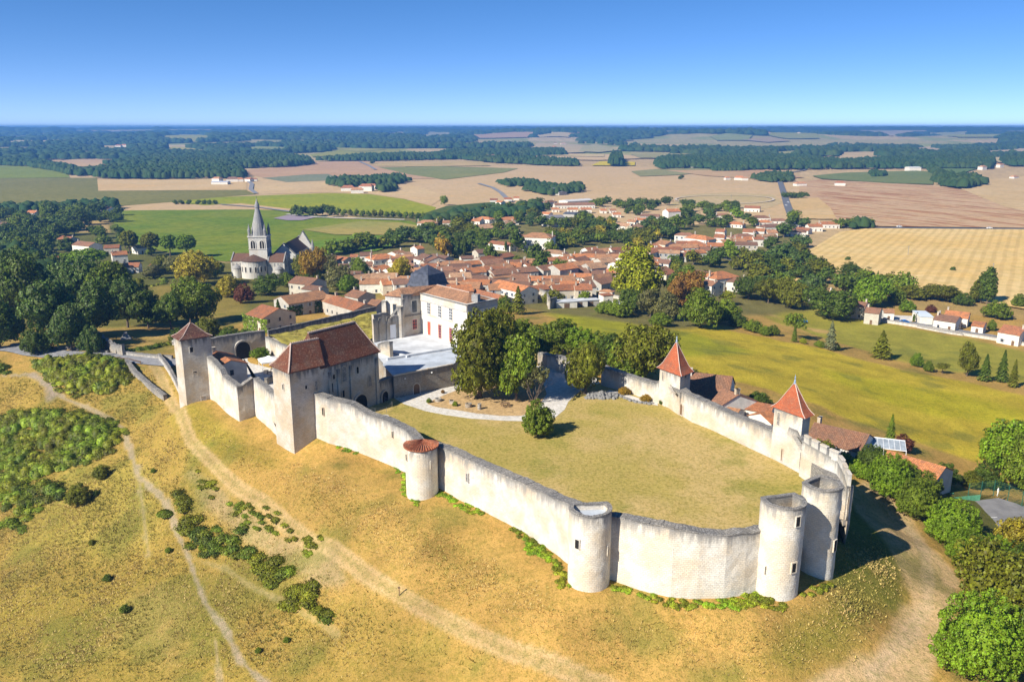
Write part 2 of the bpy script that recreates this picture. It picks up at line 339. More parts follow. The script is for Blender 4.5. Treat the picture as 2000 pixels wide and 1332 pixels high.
ZONES = [ # polygon in the photo, colour, softness in metres
 ([(0,720),(330,740),(420,930),(560,1060),(900,1300),(950,1340),(-60,1340),(-60,720)], (.33,.235,.075), 5),
 ([(-60,1150),(300,1120),(520,1340),(-60,1340)], (.29,.225,.06), 14),
 ([(120,900),(330,880),(360,1060),(200,1130),(60,1060)], (.32,.26,.075), 8),
 ([(230,1150),(330,1100),(420,1180),(330,1290),(200,1260)], (.40,.29,.12), 8),
 ([(350,800),(560,890),(620,960),(420,900)], (.30,.235,.055), 6),
 ([(620,960),(820,1010),(1000,1090),(1100,1170),(900,1150),(700,1040)], (.40,.27,.10), 7),
 ([(760,1020),(900,1060),(960,1120),(840,1110)], BROWN, 5),
 ([(1480,1230),(1580,1160),(1740,1080),(1760,1150),(1690,1290),(1560,1340),(1400,1330)], (.21,.185,.045), 5),
 ([(1640,960),(1700,1010),(1760,1110),(1740,1180),(1590,1140),(1640,1050)], (.17,.165,.04), 4),
 ([(1650,960),(1690,940),(1740,960),(1800,1040),(1870,1130),(1860,1220),(1830,1345),(1560,1345),(1700,1290),(1775,1180),(1770,1120),(1700,1030)], (.55, .37, .19), 1.4),
 ([(1730,930),(1860,950),(2100,1000),(2100,1345),(1840,1345),(1870,1230),(1880,1130),(1800,1030)], (.12,.12,.04), 3),
 ([(1010,650),(1130,600),(1320,625),(1660,695),(2100,790),(2100,860),(1900,900),(1640,810),(1400,740),(1200,700)], (.44,.35,.045), 3),
 ([(1090,610),(1290,640),(1500,690),(1330,690),(1130,660)], (.30,.30,.028), 8),
 ([(1600,720),(1900,780),(2100,830),(1850,820),(1700,780)], (.38,.34,.028), 10),
 ([(1420,590),(1700,690),(2100,770),(2100,700),(1850,655),(1650,610),(1480,585)], (.30,.28,.055), 4),
 ([(1400,570),(1440,585),(1600,650),(1640,650),(1580,640),(1440,600)], STRAW, 4),
 ([(-60,560),(300,520),(700,500),(760,560),(700,600),(420,640),(-60,640)], (.16,.15,.05), 6),
 ([(300,560),(440,560),(480,620),(440,640),(310,600)], (.25,.20,.065), 6),
 ([(190,640),(330,645),(335,690),(230,672)], (.40,.28,.12), 3),
 ([(-60,630),(60,640),(330,680),(330,700),(-60,680)], (.36,.25,.10), 3),
 ([(700,420),(1000,400),(1560,440),(1560,600),(1300,640),(1000,600),(640,560),(560,540),(620,490)], (.17,.155,.07), 10),
 ([(-60,400),(230,410),(330,490),(440,520),(300,560),(-60,560)], (.12,.125,.04), 8),
 ([(150,430),(215,430),(212,455),(150,455)], (.40,.29,.16), 4),
]
LINES = [ # polyline in the photo, half width metres, colour
 ([(296,708),(318,745),(345,800),(372,860),(430,920),(520,985),(640,1065),(760,1148),(880,1215),(1000,1272),(1130,1322),(1210,1350)], 1.0, (.45,.31,.15), .65),
 ([(-20,735),(60,730),(110,770),(180,800),(240,835),(255,880),(270,930),(310,965),(335,1000),(345,1040),(370,1090),(385,1140),(400,1175),(440,1230),(470,1290),(530,1345)], .5, (.36,.28,.20), .8),
 ([(60,730),(95,748),(100,780)], 1.2, (.32,.25,.2), .8),
 ([(375,1090),(440,1110),(520,1160),(600,1200),(660,1240)], .4, (.42,.32,.17), .4),
 ([(270,935),(280,1000),(285,1060),(290,1085)], .4, (.34,.26,.15), .6),
 ([(420,1250),(425,1300),(430,1340)], .4, (.38,.28,.16), .7),
 ([(1700,950),(1740,990),(1790,1050),(1815,1110),(1810,1180),(1770,1250),(1700,1320)], 1.0, (.52,.38,.24), .5),
]
BEDS = [([(370,920),(400,935),(470,985),(560,1040),(640,1080),(700,1130),(660,1160),(560,1110),(470,1060),(420,1010),(380,960)], (.34,.26,.16), 2)]
def openf(x, y, d):
    return fbm(x, y*1.4, 900, 77, 3) > np.where(d < 3600, .485, np.where(d < 6000, .535, .555))
def paint(x, y, near=True):
    n = len(x); c = np.empty((n, 3)); c[:] = GOLD
    d = np.hypot(x, y)
    f = sst(.35, .65, fbm(x, y, 22, 3, 4))[:, None]; c = c*(1-f)+np.array(GOLD2)*f
    far = sst(420, 620, d)[:, None]; c = c*(1-far)+np.array((.50, .345, .19))*far
    hill = sst(2500, 3000, d)[:, None]; c = c*(1-hill)+np.array((.045, .065, .022))*hill
    op = (openf(x, y, d) & (d > 2400))[:, None]; pick = vn(x, y*1.3, 420, 55)[:, None]; fc = np.where(pick > .62, np.array((.50, .37, .20)), np.where(pick > .42, np.array((.30, .30, .10)), np.array((.40, .33, .15)))); c = np.where(op, fc, c)
    tn = np.array((1.10, 1.02, .78)); c = np.where((d < 420)[:, None], c*tn, c)
    for poly, col, soft in _Z:
        w = zonew(x, y, poly, soft)[:, None]; c = c*(1-w)+np.array(col)*(1 if col == (.55, .37, .19) else tn)*w
    m = d < 330
    g = (sst(.56, .72, fbm(x, y, 9, 44, 4))*.55*m)[:, None]; c = c*(1-g)+np.array((.17, .175, .035))*g
    for line, hw, col, a in _L:
        dd = dline(x, y, line)+(fbm(x, y, 3., 12, 2)-.5)*1.1
        w = (sst(hw*1.35, hw*.6, dd)*a)[:, None]; c = c*(1-w)+np.array(col)*w
        if hw == 1.0 and a == .65:
            w = (sst(.5, .15, np.abs(dline(x, y, line)-.85))*.6)[:, None]; c = c*(1-w)+np.array((.53, .36, .18))*w; w = (sst(.4, .1, dline(x, y, line))*.5)[:, None]; c = c*(1-w)+np.array((.34, .26, .10))*w
    v = .72+.56*fbm(x, y, 5, 71, 4)
    return np.clip(c*v[:, None], .005, 1)
_Z = [(poly_px(p), c, s) for p, c, s in ZONES+BEDS]; _L = [(poly_px(p), h, c, a) for p, h, c, a in LINES]
k = NT('ground'); g = k.geo(); c = k.attr('Col', 'Color')
dd = k.n('ShaderNodeVectorMath', operation='LENGTH'); k.l(g, dd.inputs[0]); nearf = k.ramp(dd.outputs['Value'], 800, 300)
n1 = k.noise(g, 1.1, 5, .7); n2 = k.noise(g, .3, 4, .6); n3 = k.noise(k.mapp(g, (1, 1, 1)), 4.5, 3, .7)
c = k.mix(k.math('MULTIPLY', k.ramp(n1, .45, .62), .55), c, k.mix(1., c, (.55, .68, .5), 'MULTIPLY'))
c = k.mix(k.math('MULTIPLY', k.ramp(n2, .5, .75), .35), c, k.mix(1., c, (1.3, 1.22, 1.25), 'MULTIPLY'))
c = k.mix(k.math('MULTIPLY', k.ramp(n3, .48, .62), .5), c, k.mix(1., c, (.55, .6, .5), 'MULTIPLY'))
n4 = k.noise(k.mapp(g, (.10, .55, 1), .35), 1., 4, .7); c = k.mix(k.math('MULTIPLY', k.ramp(n4, .45, .62), .22), c, k.mix(1., c, (.72, .82, .55), 'MULTIPLY'))
n5 = k.noise(g, 2.4, 3, .75); c = k.mix(k.math('MULTIPLY', k.math('MULTIPLY', k.ramp(n5, .54, .66), .65), nearf), c, k.mix(1., c, (.45, .52, .38), 'MULTIPLY'))
M['ground'] = k.fin(c, .95, k.bump(k.math('ADD', n1, k.math('MULTIPLY', n3, .5)), .75, .35), .1)
def polar_grid(r, th):
    rr, tt = np.meshgrid(r, th, indexing='ij'); x = (rr*np.sin(tt)).ravel(); y = (rr*np.cos(tt)).ravel()
    n, m = len(r), len(th); i = np.arange((n-1)*(m-1)); a = (i//(m-1))*m+i % (m-1)
    return x, y, np.c_[a, a+1, a+m+1, a+m]
r = np.concatenate([np.geomspace(20, 70, 14)[:-1], np.geomspace(70, 330, 215)[:-1], np.geomspace(330, 1200, 90)[:-1], np.geomspace(1200, 2600, 50)[:-1], np.geomspace(2600, 14400, 190)])
th = np.radians(np.concatenate([np.linspace(-75, -40, 36)[:-1], np.linspace(-40, 40, 430), np.linspace(40, 75, 36)[1:]]))
x, y, F = polar_grid(r, th); z = T(x, y)
ground = tag(npmesh('ground', np.c_[x, y, z], F[:, ::-1], M['ground'], {'Col': paint(x, y)}, True), kind='structure')

def drape(name, poly, off, mat, step, color=None, ztf=T, kind='structure', bfine=None):
    """a sheet that follows the ground inside a polygon given in metres"""
    bf = bfine or step; pts = []; n = len(poly)
    for i in range(n):
        a, b = poly[i], poly[(i+1) % n]; L = math.dist(a, b); kk = max(1, int(L/bf))
        for j in range(kk): pts.append((a[0]+(b[0]-a[0])*j/kk, a[1]+(b[1]-a[1])*j/kk))
    nb = len(pts); A = np.array(pts); x0, y0 = A.min(0); x1, y1 = A.max(0)
    gx, gy = np.meshgrid(np.arange(x0+step*.5, x1, step), np.arange(y0+step*.5, y1, step)); gx = gx.ravel(); gy = gy.ravel()
    m = inside(gx, gy, pts); gx, gy = gx[m], gy[m]; dd = dline(gx, gy, pts+[pts[0]]); m = dd > step*.4; gx, gy = gx[m], gy[m]
    allp = [Vector(p) for p in pts]+[Vector((a, b)) for a, b in zip(gx, gy)]
    vv, ee, ff, *_ = delaunay_2d_cdt(allp, [], [list(range(nb))], 1, 1e-5)
    V = np.array([(p.x, p.y) for p in vv]); zz = ztf(V[:, 0], V[:, 1])+off
    F = np.array([f for f in ff if len(f) == 3])
    e1 = V[F[:, 1]]-V[F[:, 0]]; e2 = V[F[:, 2]]-V[F[:, 0]]; fl = (e1[:, 0]*e2[:, 1]-e1[:, 1]*e2[:, 0]) < 0; F[fl] = F[fl][:, ::-1]
    return tag(npmesh(name, np.c_[V, zz], F, mat, None, True, color=color), kind=kind)
def ribbon(name, line, hw, off, mat, step=4., ztf=T):
    pts = []
    for a, b in zip(line[:-1], line[1:]):
        kk = max(1, int(math.dist(a, b)/step)); pts += [(a[0]+(b[0]-a[0])*j/kk, a[1]+(b[1]-a[1])*j/kk) for j in range(kk)]
    pts.append(line[-1]); A = np.array(pts); t = np.gradient(A, axis=0); t /= np.linalg.norm(t, axis=1)[:, None]+1e-9; nn = np.c_[-t[:, 1], t[:, 0]]
    offs = np.linspace(-1, 1, 5)*hw; V = (A[:, None]+nn[:, None]*offs[None, :, None]).reshape(-1, 2); m = 5; n = len(A)
    z = ztf(V[:, 0], V[:, 1])+off; i = np.arange((n-1)*(m-1)); a = (i//(m-1))*m+i % (m-1)
    return tag(npmesh(name, np.c_[V, z], np.c_[a, a+m, a+m+1, a+1][:, ::-1], mat, None, True), kind='structure')

# ---------------------------------------------------------------- fields of the plain
def fieldmat(name, col, col2, ang=0, per=9., amt=.35, streak=None, cross=None, patch=.4):
    k = NT(name); g = k.geo(); v = k.mapp(g, (1, 1, 1), math.radians(ang))
    n = k.noise(g, .011, 5, .65); c = k.mix(k.ramp(n, .35, .68), col, col2)
    nw = k.noise(g, .004, 2); w = k.n('ShaderNodeTexWave', wave_type='BANDS', bands_direction='X', wave_profile='SIN'); k.l(v, w.inputs[0]); w.inputs['Scale'].default_value = .314/per; w.inputs['Distortion'].default_value = 1.6; w.inputs['Detail'].default_value = 1; w.inputs['Detail Scale'].default_value = .4
    c = k.mix(k.math('MULTIPLY', k.ramp(w.outputs['Fac'], .35, .9), amt), c, tuple(x*.68 for x in col))
    if cross:
        v2 = k.mapp(g, (1, 1, 1), math.radians(cross)); w2 = k.n('ShaderNodeTexWave', wave_type='BANDS', bands_direction='X'); k.l(v2, w2.inputs[0]); w2.inputs['Scale'].default_value = .314/(per*1.5); w2.inputs['Distortion'].default_value = 2
        c = k.mix(k.math('MULTIPLY', k.ramp(w2.outputs['Fac'], .4, .9), amt*.9), c, tuple(min(1, x*1.25) for x in col2))
    if streak:
        ns = k.noise(k.mapp(k.mapp(g, (1, 1, 1), math.radians(ang+90)), (.09, .010, 1)), 1., 4, .7); c = k.mix(k.math('MULTIPLY', k.ramp(ns, .50, .60), .9), c, streak)
    n2 = k.noise(g, .13, 5, .75); c = k.mix(k.math('MULTIPLY', k.ramp(n2, .44, .60), min(1, patch*(1.7 if col[1] > col[0]*.85 else 1.))), c, k.mix(1., c, (.58, .66, .5), 'MULTIPLY')); n6 = k.noise(k.mapp(g, (1, 2.2, 1), math.radians(ang)), .03, 5, .7); c = k.mix(k.math('MULTIPLY', k.ramp(n6, .45, .65), .4), c, k.mix(1., c, (1.22, 1.1, .85), 'MULTIPLY'))
    return k.fin(c, .95, k.bump(n2, .5, .6), .05)
TAN = (.50, .35, .195); TAN2 = (.55, .40, .23); PINK = (.44, .275, .165); 
FIELDS = [
 ('stubble_field', [(-300,340),(500,330),(1000,325),(1500,330),(1570,355),(1545,420),(1560,440),(1300,440),(1000,425),(860,420),(500,410),(-300,420)], TAN, (.52,.37,.22), 60, 14, .2, None, None),
 ('sunflower_field', [(228,415),(245,405),(470,400),(560,412),(660,428),(800,432),(838,446),(760,466),(640,500),(440,512),(330,495),(240,470),(222,435)], (.135,.20,.02), (.22,.24,.028), 10, 4, .35, None, None),
 ('sunflower_field', [(330,396),(430,386),(640,378),(720,380),(790,390),(852,406),(845,418),(720,420),(640,416),(560,408),(470,398),(400,402)], (.30,.30,.02), (.235,.27,.025), 20, 6, .2, None, None),
 ('olive_field', [(-200,350),(190,348),(192,373),(480,372),(500,381),(430,386),(330,396),(215,405),(-200,408)], (.19,.175,.05), (.22,.20,.06), 80, 12, .3, None, None),
 ('green_field', [(-200,322),(60,325),(130,336),(137,348),(-200,351)], (.21,.24,.035), (.19,.22,.04), 80, 9, .1, None, None),
 ('stubble_field', [(190,352),(420,350),(482,356),(482,372),(192,374)], (.53,.36,.18), TAN2, 15, 8, .25, None, None),
 ('stubble_field', [(482,356),(510,346),(690,350),(820,366),(870,385),(842,403),(790,390),(720,379),(640,377),(500,381)], TAN, TAN2, 70, 10, .2, None, None),
 ('ploughed_field', [(462,336),(610,318),(700,314),(760,318),(790,326),(850,350),(700,352),(665,346),(516,349)], PINK, (.48,.31,.19), 75, 14, .25, None, None),
 ('teal_field', [(512,349),(600,342),(640,341),(664,349),(640,354),(560,357)], (.20,.215,.14), (.22,.23,.15), 0, 9, .1, None, None),
 ('green_field', [(738,328),(860,326),(1012,330),(985,338),(868,352),(800,342)], (.20,.215,.075), (.25,.24,.09), 70, 10, .2, None, None),
 ('striped_field', [(712,319),(940,316),(958,325),(740,327)], (.52,.37,.18), (.38,.29,.13), -35, 22, .5, None, None),
 ('green_field', [(586,477),(700,462),(770,461),(800,470),(735,492),(640,496),(620,487)], (.13,.21,.022), (.16,.24,.03), 50, 6, .15, None, None),
 ('dry_meadow', [(590,450),(706,433),(783,436),(838,446),(778,461),(655,460)], (.34,.27,.085), (.25,.25,.07), 30, 9, .2, None, None),
 ('orchard', [(812,424),(872,404),(962,396),(1046,403),(1000,414),(880,424),(812,438)], (.075,.11,.025), (.10,.13,.03), 35, 7, .6, None, None),
 ('green_field', [(1232,336),(1300,330),(1392,328),(1400,334),(1330,343),(1250,346)], (.25,.24,.11), (.28,.26,.13), 70, 12, .2, None, None),
 ('ploughed_field', [(1300,334),(1500,333),(1570,348),(1500,352),(1380,345)], (.42,.26,.15), TAN, 70, 16, .2, None, None),
 ('ploughed_field', [(1562,356),(1600,352),(1830,364),(1880,372),(1960,405),(2150,450),(1980,447),(1700,444),(1632,440),(1612,405),(1560,392)], (.50,.34,.21), (.47,.31,.18), 62, 14, .2, (.30,.13,.06), None),
 ('stubble_field', [(1534,390),(1598,388),(1622,408),(1634,430),(1600,430),(1560,428)], (.52,.35,.165), TAN2, 78, 5, .25, None, None),
 ('stubble_field', [(1880,372),(1860,360),(2000,345),(2300,345),(2300,455),(2150,450),(1960,405)], (.50,.35,.18), TAN2, 70, 16, .25, None, None),
 ('wheat_field', [(1500,575),(1565,500),(1640,455),(1700,447),(2300,452),(2300,640),(2000,606),(1900,590),(1760,566),(1700,548),(1640,532),(1580,540)], (.60,.41,.16), (.66,.48,.23), 32, 6, .38, None, None),
 ('green_field', [(1586,345),(1650,339),(1790,335),(1828,338),(1822,362),(1740,360),(1604,351)], (.155,.19,.065), (.19,.21,.08), 75, 10, .3, None, None),
 ('green_field', [(1825,331),(1912,330),(1860,346),(1832,342)], (.12,.18,.055), (.14,.19,.06), 60, 10, .2, None, None),
 ('yellow_sunflower_field', [(1155,325),(1172,317),(1240,318),(1240,325)], (.55,.42,.03), (.5,.4,.05), 0, 5, .1, None, None),
 ('green_field', [(1386,311),(1500,304),(1610,311),(1640,316),(1500,318)], (.24,.27,.05), (.27,.28,.06), 0, 9, .1, None, None),
 ('yellow_sunflower_field', [(1412,313),(1440,311),(1470,314),(1430,317)], (.55,.42,.03), (.5,.4,.05), 0, 5, .1, None, None),
 ('stubble_field', [(1000,300),(1180,303),(1300,309),(1170,315),(1010,312)], TAN2, TAN, 0, 9, .1, None, None),
 ('green_field', [(640,298),(700,292),(780,294),(780,303),(700,308),(640,306)], (.27,.26,.06), (.3,.28,.07), 0, 9, .1, None, None),
 ('green_field', [(605,304),(680,290),(730,296),(700,306),(610,308)], (.27,.27,.05), (.3,.28,.07), 0, 9, .1, None, None),
 ('stubble_field', [(80,318),(165,312),(240,314),(250,322),(160,328)], PINK, TAN, 0, 9, .1, None, None),
 ('ploughed_field', [(200,334),(270,328),(355,330),(350,334),(220,338)], PINK, (.4,.26,.17), 0, 9, .1, None, None),
]
GOLDEN = []
for i, (nm, pts, c1, c2, ang, per, amt, strk, crs) in enumerate(FIELDS):
    w = poly_px(pts); d = min(math.hypot(*p) for p in w)
    drape(nm, w, .15+d*.00025+i*.02+d*.00002*i, fieldmat('field_%s_%d' % (nm, i), c1, c2, ang, per, amt, strk, crs), max(12, d*.02), bfine=max(8, d*.012))
# clearings on the wooded hills
HILLF = [([(310,274),(345,264),(395,262),(418,272),(385,280),(350,279)], (.30,.28,.07)), ([(195,292),(255,290),(250,297),(210,297)], (.25,.27,.1)), ([(0,283),(90,274),(180,276),(90,282),(20,287)], (.42,.35,.2)),
 ([(305,300),(340,288),(400,296),(435,304),(370,303)], (.38,.33,.1)), ([(440,296),(500,288),(570,290),(560,300),(500,303)], (.25,.27,.1)), ([(125,305),(160,297),(200,299),(190,305)], (.28,.25,.12)), ([(0,306),(90,301),(90,308),(0,310)], (.33,.3,.12)),
 ([(750,262),(790,258),(790,266),(760,268)], (.38,.31,.16)), ([(810,268),(840,258),(885,262),(880,270),(830,274)], (.36,.32,.16)), ([(905,266),(1010,259),(1050,262),(1030,270),(930,272)], (.42,.28,.18)), ([(1030,268),(1080,259),(1130,262),(1110,270)], (.48,.37,.19)),
 ([(1035,296),(1050,281),(1110,283),(1160,286),(1140,300),(1080,302)], (.42,.33,.2)), ([(1140,286),(1165,283),(1210,295),(1170,300),(1130,298)], (.36,.32,.18)), ([(1385,268),(1420,262),(1470,266),(1460,276),(1400,276)], (.26,.28,.1)), ([(1450,275),(1500,270),(1545,277),(1500,280)], (.34,.26,.16)),
 ([(1490,264),(1560,260),(1600,272),(1540,273)], (.28,.28,.1)), ([(1700,262),(1790,262),(1740,268)], (.46,.36,.2)), ([(1810,262),(1900,257),(1880,266)], (.36,.34,.13)), ([(1780,292),(1810,289),(1870,296),(1830,304),(1790,302)], (.45,.34,.22)), ([(1640,300),(1720,298),(1710,312),(1640,312)], (.44,.33,.19)),
 ([(1890,300),(1990,292),(2100,294),(2100,304),(1950,306)], (.44,.34,.22)), ([(1930,310),(2100,306),(2100,318),(1950,320)], (.46,.36,.2)), ([(1850,266),(1960,264),(1960,270),(1870,270)], (.3,.3,.1)), ([(190,258),(255,256),(240,261)], (.42,.34,.24)), ([(480,268),(560,268),(520,272)], (.4,.34,.15)),
 ([(0,270),(60,266),(60,271),(0,274)], (.33,.28,.16)), ([(60,264),(110,262),(100,268)], (.36,.28,.2)), ([(640,290),(760,293),(700,299)], (.3,.28,.08)), ([(1500,300),(1560,296),(1600,302),(1530,307)], (.3,.28,.12)), ([(1040,306),(1180,303),(1180,309)], (.5,.38,.2)), ([(1230,303),(1350,302),(1370,312),(1250,311)], (.3,.27,.13))]
for i, (pts, col) in enumerate(HILLF):
    w = poly_px(pts); d = min(math.hypot(*p) for p in w)
    if max(math.hypot(*p) for p in w) > 14000: continue
    drape('hill_field', w, 2+d*.0006, fieldmat('hill_field_%d' % i, col, tuple(x*1.12 for x in col), 30, 20, .15), max(40, d*.02))
# ---------------------------------------------------------------- roads
def road(pts, hw, mat='asphalt', off=.3, nm='road', step=6.):
    w = poly_px(pts); return ribbon(nm, w, hw, off+.0008*math.hypot(*w[0]), M[mat], step)
road([(1521,345),(1523,356),(1529,375),(1538,405),(1547,428),(1555,446)], 4.0)
road([(1521,345),(1545,338),(1570,334),(1578,327)], 3.)
road([(1548,447),(1640,445),(1700,447),(1850,448),(2000,449),(2250,452)], 3.2)
road([(702,317),(720,325),(733,333)], 3.5, 'asphalt_pale')
road([(935,360),(962,368),(978,378),(990,390),(1000,396)], 3.2, 'asphalt_pale')
road([(480,352),(492,361),(490,372),(500,380)], 3, 'asphalt_pale')
road([(430,401),(500,406),(575,416),(590,419)], 2.5, 'asphalt_pale')
road([(560,420),(620,426),(790,431)], 2.2, 'gravel')
drape('car_park', poly_px([(534,428),(560,422),(600,422),(622,425),(590,432),(560,432)]), .8, plain('lavender_plot', (.27,.22,.26), .95), 15)
M['conc_t'] = plain('track_surface', (.50, .42, .33), .9)
ovl = [(1415+96*math.cos(a), 391.5+8.5*math.sin(a)) for a in np.linspace(0, 2*math.pi, 33)]
road(ovl, 1.6, 'conc_t', .5, 'running_track')
drape('sports_ground', poly_px([(1305,405),(1330,382),(1420,377),(1510,381),(1530,396),(1500,408),(1400,412)]), .45, fieldmat('sports', (.46,.345,.2), (.42,.33,.17), 0, 9, .1), 14)
road([(-40,684),(60,688),(200,696),(290,705),(352,712)], 2.9, 'asphalt_pale', .06, 'road', 2.)
# ================================================================= CASTLE
LAWN = 4.0
def densify(pts, step=.8):
    out = []
    for a, b in zip(pts[:-1], pts[1:]):
        n = max(1, int(math.dist(a[:2], b[:2])/step))
        for j in range(n): out.append(tuple(a[i]+(b[i]-a[i])*j/n for i in range(len(a))))
    out.append(pts[-1]); return out
def jit(x, y, z, s, a):
    return (float(vn([x+z*.7], [y-z*.9], s, 21)[0])-.5)*2*a
def wall(name, pts, thick, side, label, mat='lime', zin=None, rag=.12, cap=True, cat='wall', group=None, over=.06, parent=None, capmat='cap'):
    """pts: outer face (x, y, ground, top); the wall grows 'thick' metres to its inner side; zin: ground on the inner side"""
    q = densify(pts); n = len(q); base = Vector((q[n//2][0], q[n//2][1], min(p[2] for p in q)))
    t = parent or thing(name, base, label, cat, group)
    nor = []
    for i in range(n):
        a = q[max(0, i-1)]; b = q[min(n-1, i+1)]; dx, dy = b[0]-a[0], b[1]-a[1]; L = math.hypot(dx, dy)+1e-9; nor.append((-dy/L*side, dx/L*side))
    m = MB(); u = 0; rows = 9; O = []; I = []; us = []
    for i, (x, y, zb, zt) in enumerate(q):
        if i: u += math.dist(q[i-1][:2], (x, y))
        us.append(u); zt += (float(vn([u], [base.x], 1.3, 4)[0])-.5)*2*rag+(float(vn([u], [base.y], .5, 8)[0])-.5)*rag
        zs = [zb-1.2+(zt-zb+1.2)*r/(rows-1) for r in range(rows)]
        o = []; ii = []
        for z in zs:
            bt = .035*(zt-z)*.5; e = jit(x, y, z, 1.6, .07)+jit(x, y, z, .6, .03)
            o.append((x-nor[i][0]*(bt+e), y-nor[i][1]*(bt+e), z)); zi = max(z, (zin-1.2 if zin is not None else z)); e2 = jit(x+40, y, z, 1.6, .06)
            ii.append((x+nor[i][0]*(thick+e2), y+nor[i][1]*(thick+e2), zi))
        O.append(o); I.append(ii)
    def strip(Pn, flip):
        for i in range(n-1):
            for r in range(rows-1):
                f = [Pn[i][r], Pn[i+1][r], Pn[i+1][r+1], Pn[i][r+1]]; uvv = [(us[i], f[0][2]), (us[i+1], f[1][2]), (us[i+1], f[2][2]), (us[i], f[3][2])]
                tt = [Pn[i][-1][2]-f[0][2], Pn[i+1][-1][2]-f[1][2], Pn[i+1][-1][2]-f[2][2], Pn[i][-1][2]-f[3][2]]
                if flip: f = f[::-1]; uvv = uvv[::-1]; tt = tt[::-1]
                m.face(f, uvv, tt)
    strip(O, side < 0); strip(I, side > 0)
    for i in range(n-1): 
        f = [O[i][-1], O[i+1][-1], I[i+1][-1], I[i][-1]]; m.face(f if side > 0 else f[::-1], t=[0]*4)
    for e in (0, n-1):
        for r in range(rows-1):
            f = [O[e][r], I[e][r], I[e][r+1], O[e][r+1]]; m.face(f if (e == 0) == (side > 0) else f[::-1], t=[O[e][-1][2]-p[2] for p in f])
    m.build('masonry', M[mat], t, merge=True)
    if cap:
        c = MB(); i = 0
        for i in range(n-1):
            h = .16+.16*R.random(); h2 = h+.05
            a0 = (q[i][0]-nor[i][0]*over, q[i][1]-nor[i][1]*over); a1 = (q[i+1][0]-nor[i+1][0]*over, q[i+1][1]-nor[i+1][1]*over)
            b1 = (q[i+1][0]+nor[i+1][0]*(thick+over), q[i+1][1]+nor[i+1][1]*(thick+over)); b0 = (q[i][0]+nor[i][0]*(thick+over), q[i][1]+nor[i][1]*(thick+over))
            z0 = O[i][-1][2]; z1 = O[i+1][-1][2]; poly = [a0, a1, b1, b0] if side > 0 else [b0, b1, a1, a0]; zz = [z0, z1, z1, z0]
            mid0 = ((a0[0]+b0[0])/2, (a0[1]+b0[1])/2); mid1 = ((a1[0]+b1[0])/2, (a1[1]+b1[1])/2)
            c.prism(poly, [v-.06 for v in zz], [v+h*.5+R.random()*.06 for v in zz], cap=True)
        c.build('coping', M[capmat], t)
    return t
def frame_basis(nx, ny):
    L = math.hypot(nx, ny); nx, ny = nx/L, ny/L; return (-ny, nx), (nx, ny)     # along, outward
def opening(parent, x, y, z, nrm, w, h, kind='window', fill='dark', frame='lime', arch=False, fw=.16, prj=.07, bars=None, barmat='wood', rec=.0, label=None):
    """frame standing proud of the wall, leaf, glass or a dark sheet painted as the shade inside it; (x,y,z) = middle of the sill on the wall face"""
    al, ou = frame_basis(*nrm)
    def Q(a, b, c): return (x+al[0]*a+ou[0]*b, y+al[1]*a+ou[1]*b, z+c)
    out = []
    hw = w/2; inner = [(-hw, 0), (hw, 0), (hw, h)]
    if arch: inner += [(hw*math.cos(t), h+hw*math.sin(t)) for t in np.linspace(0, math.pi, 9)[1:-1]]
    inner += [(-hw, h)]
    g = 1+fw/hw
    outer = [(-hw-fw, -fw), (hw+fw, -fw), (hw+fw, h+(0 if arch else fw))]
    if arch: outer += [((hw+fw)*math.cos(t), h+(hw+fw)*math.sin(t)) for t in np.linspace(0, math.pi, 9)[1:-1]]
    outer += [(-hw-fw, h+(0 if arch else fw))]
    n = len(inner); f = MB(); p = MB()
    for i in range(n):
        j = (i+1) % n
        f.face([Q(outer[i][0], prj, outer[i][1]), Q(outer[j][0], prj, outer[j][1]), Q(inner[j][0], prj, inner[j][1]), Q(inner[i][0], prj, inner[i][1])][::-1])
        f.face([Q(outer[i][0], -.15, outer[i][1]), Q(outer[j][0], -.15, outer[j][1]), Q(outer[j][0], prj, outer[j][1]), Q(outer[i][0], prj, outer[i][1])][::-1])
        f.face([Q(inner[i][0], prj, inner[i][1]), Q(inner[j][0], prj, inner[j][1]), Q(inner[j][0], -.15, inner[j][1]), Q(inner[i][0], -.15, inner[i][1])][::-1])
    p.face([Q(a, .035+rec, b) for a, b in inner][::-1])
    fo = f.build(kind, M[frame], parent)
    po = p.build('pane' if kind == 'window' else 'leaf', M[fill], fo)  # dark fill
    if bars:
        nx, ny = bars; b = MB()
        def bar(a0, c0, a1, c1):
            pts = [Q(a0, .045, c0), Q(a1, .045, c0), Q(a1, .045, c1), Q(a0, .045, c1)]; b.face([Q(a0, .065, c0), Q(a1, .065, c0), Q(a1, .065, c1), Q(a0, .065, c1)][::-1])
            for i in range(4):
                j = (i+1) % 4; f4 = [pts[i], pts[j]]; q2 = [Q(a0, .065, c0), Q(a1, .065, c0), Q(a1, .065, c1), Q(a0, .065, c1)]; b.face([f4[0], q2[i], q2[j], f4[1]])
        for i in range(nx+1): a = -hw+.04+(w-.08)*i/nx; bar(a-.04, .03, a+.04, h-.03)
        for i in range(ny+1): c = .05+(h-.1)*i/ny; bar(-hw+.05, c-.04, hw-.05, c+.04)
        b.build('glazing_bars', M[barmat], fo)
    if label: fo['label'] = label
    return fo
def on_line(A, B, px):
    """place on the segment A-B (plan) that the photo shows in column px"""
    k = (px-1000)/FPX; # x/dep = k at the height of z: dep = y*CP+(CH-z)*SP
    return None
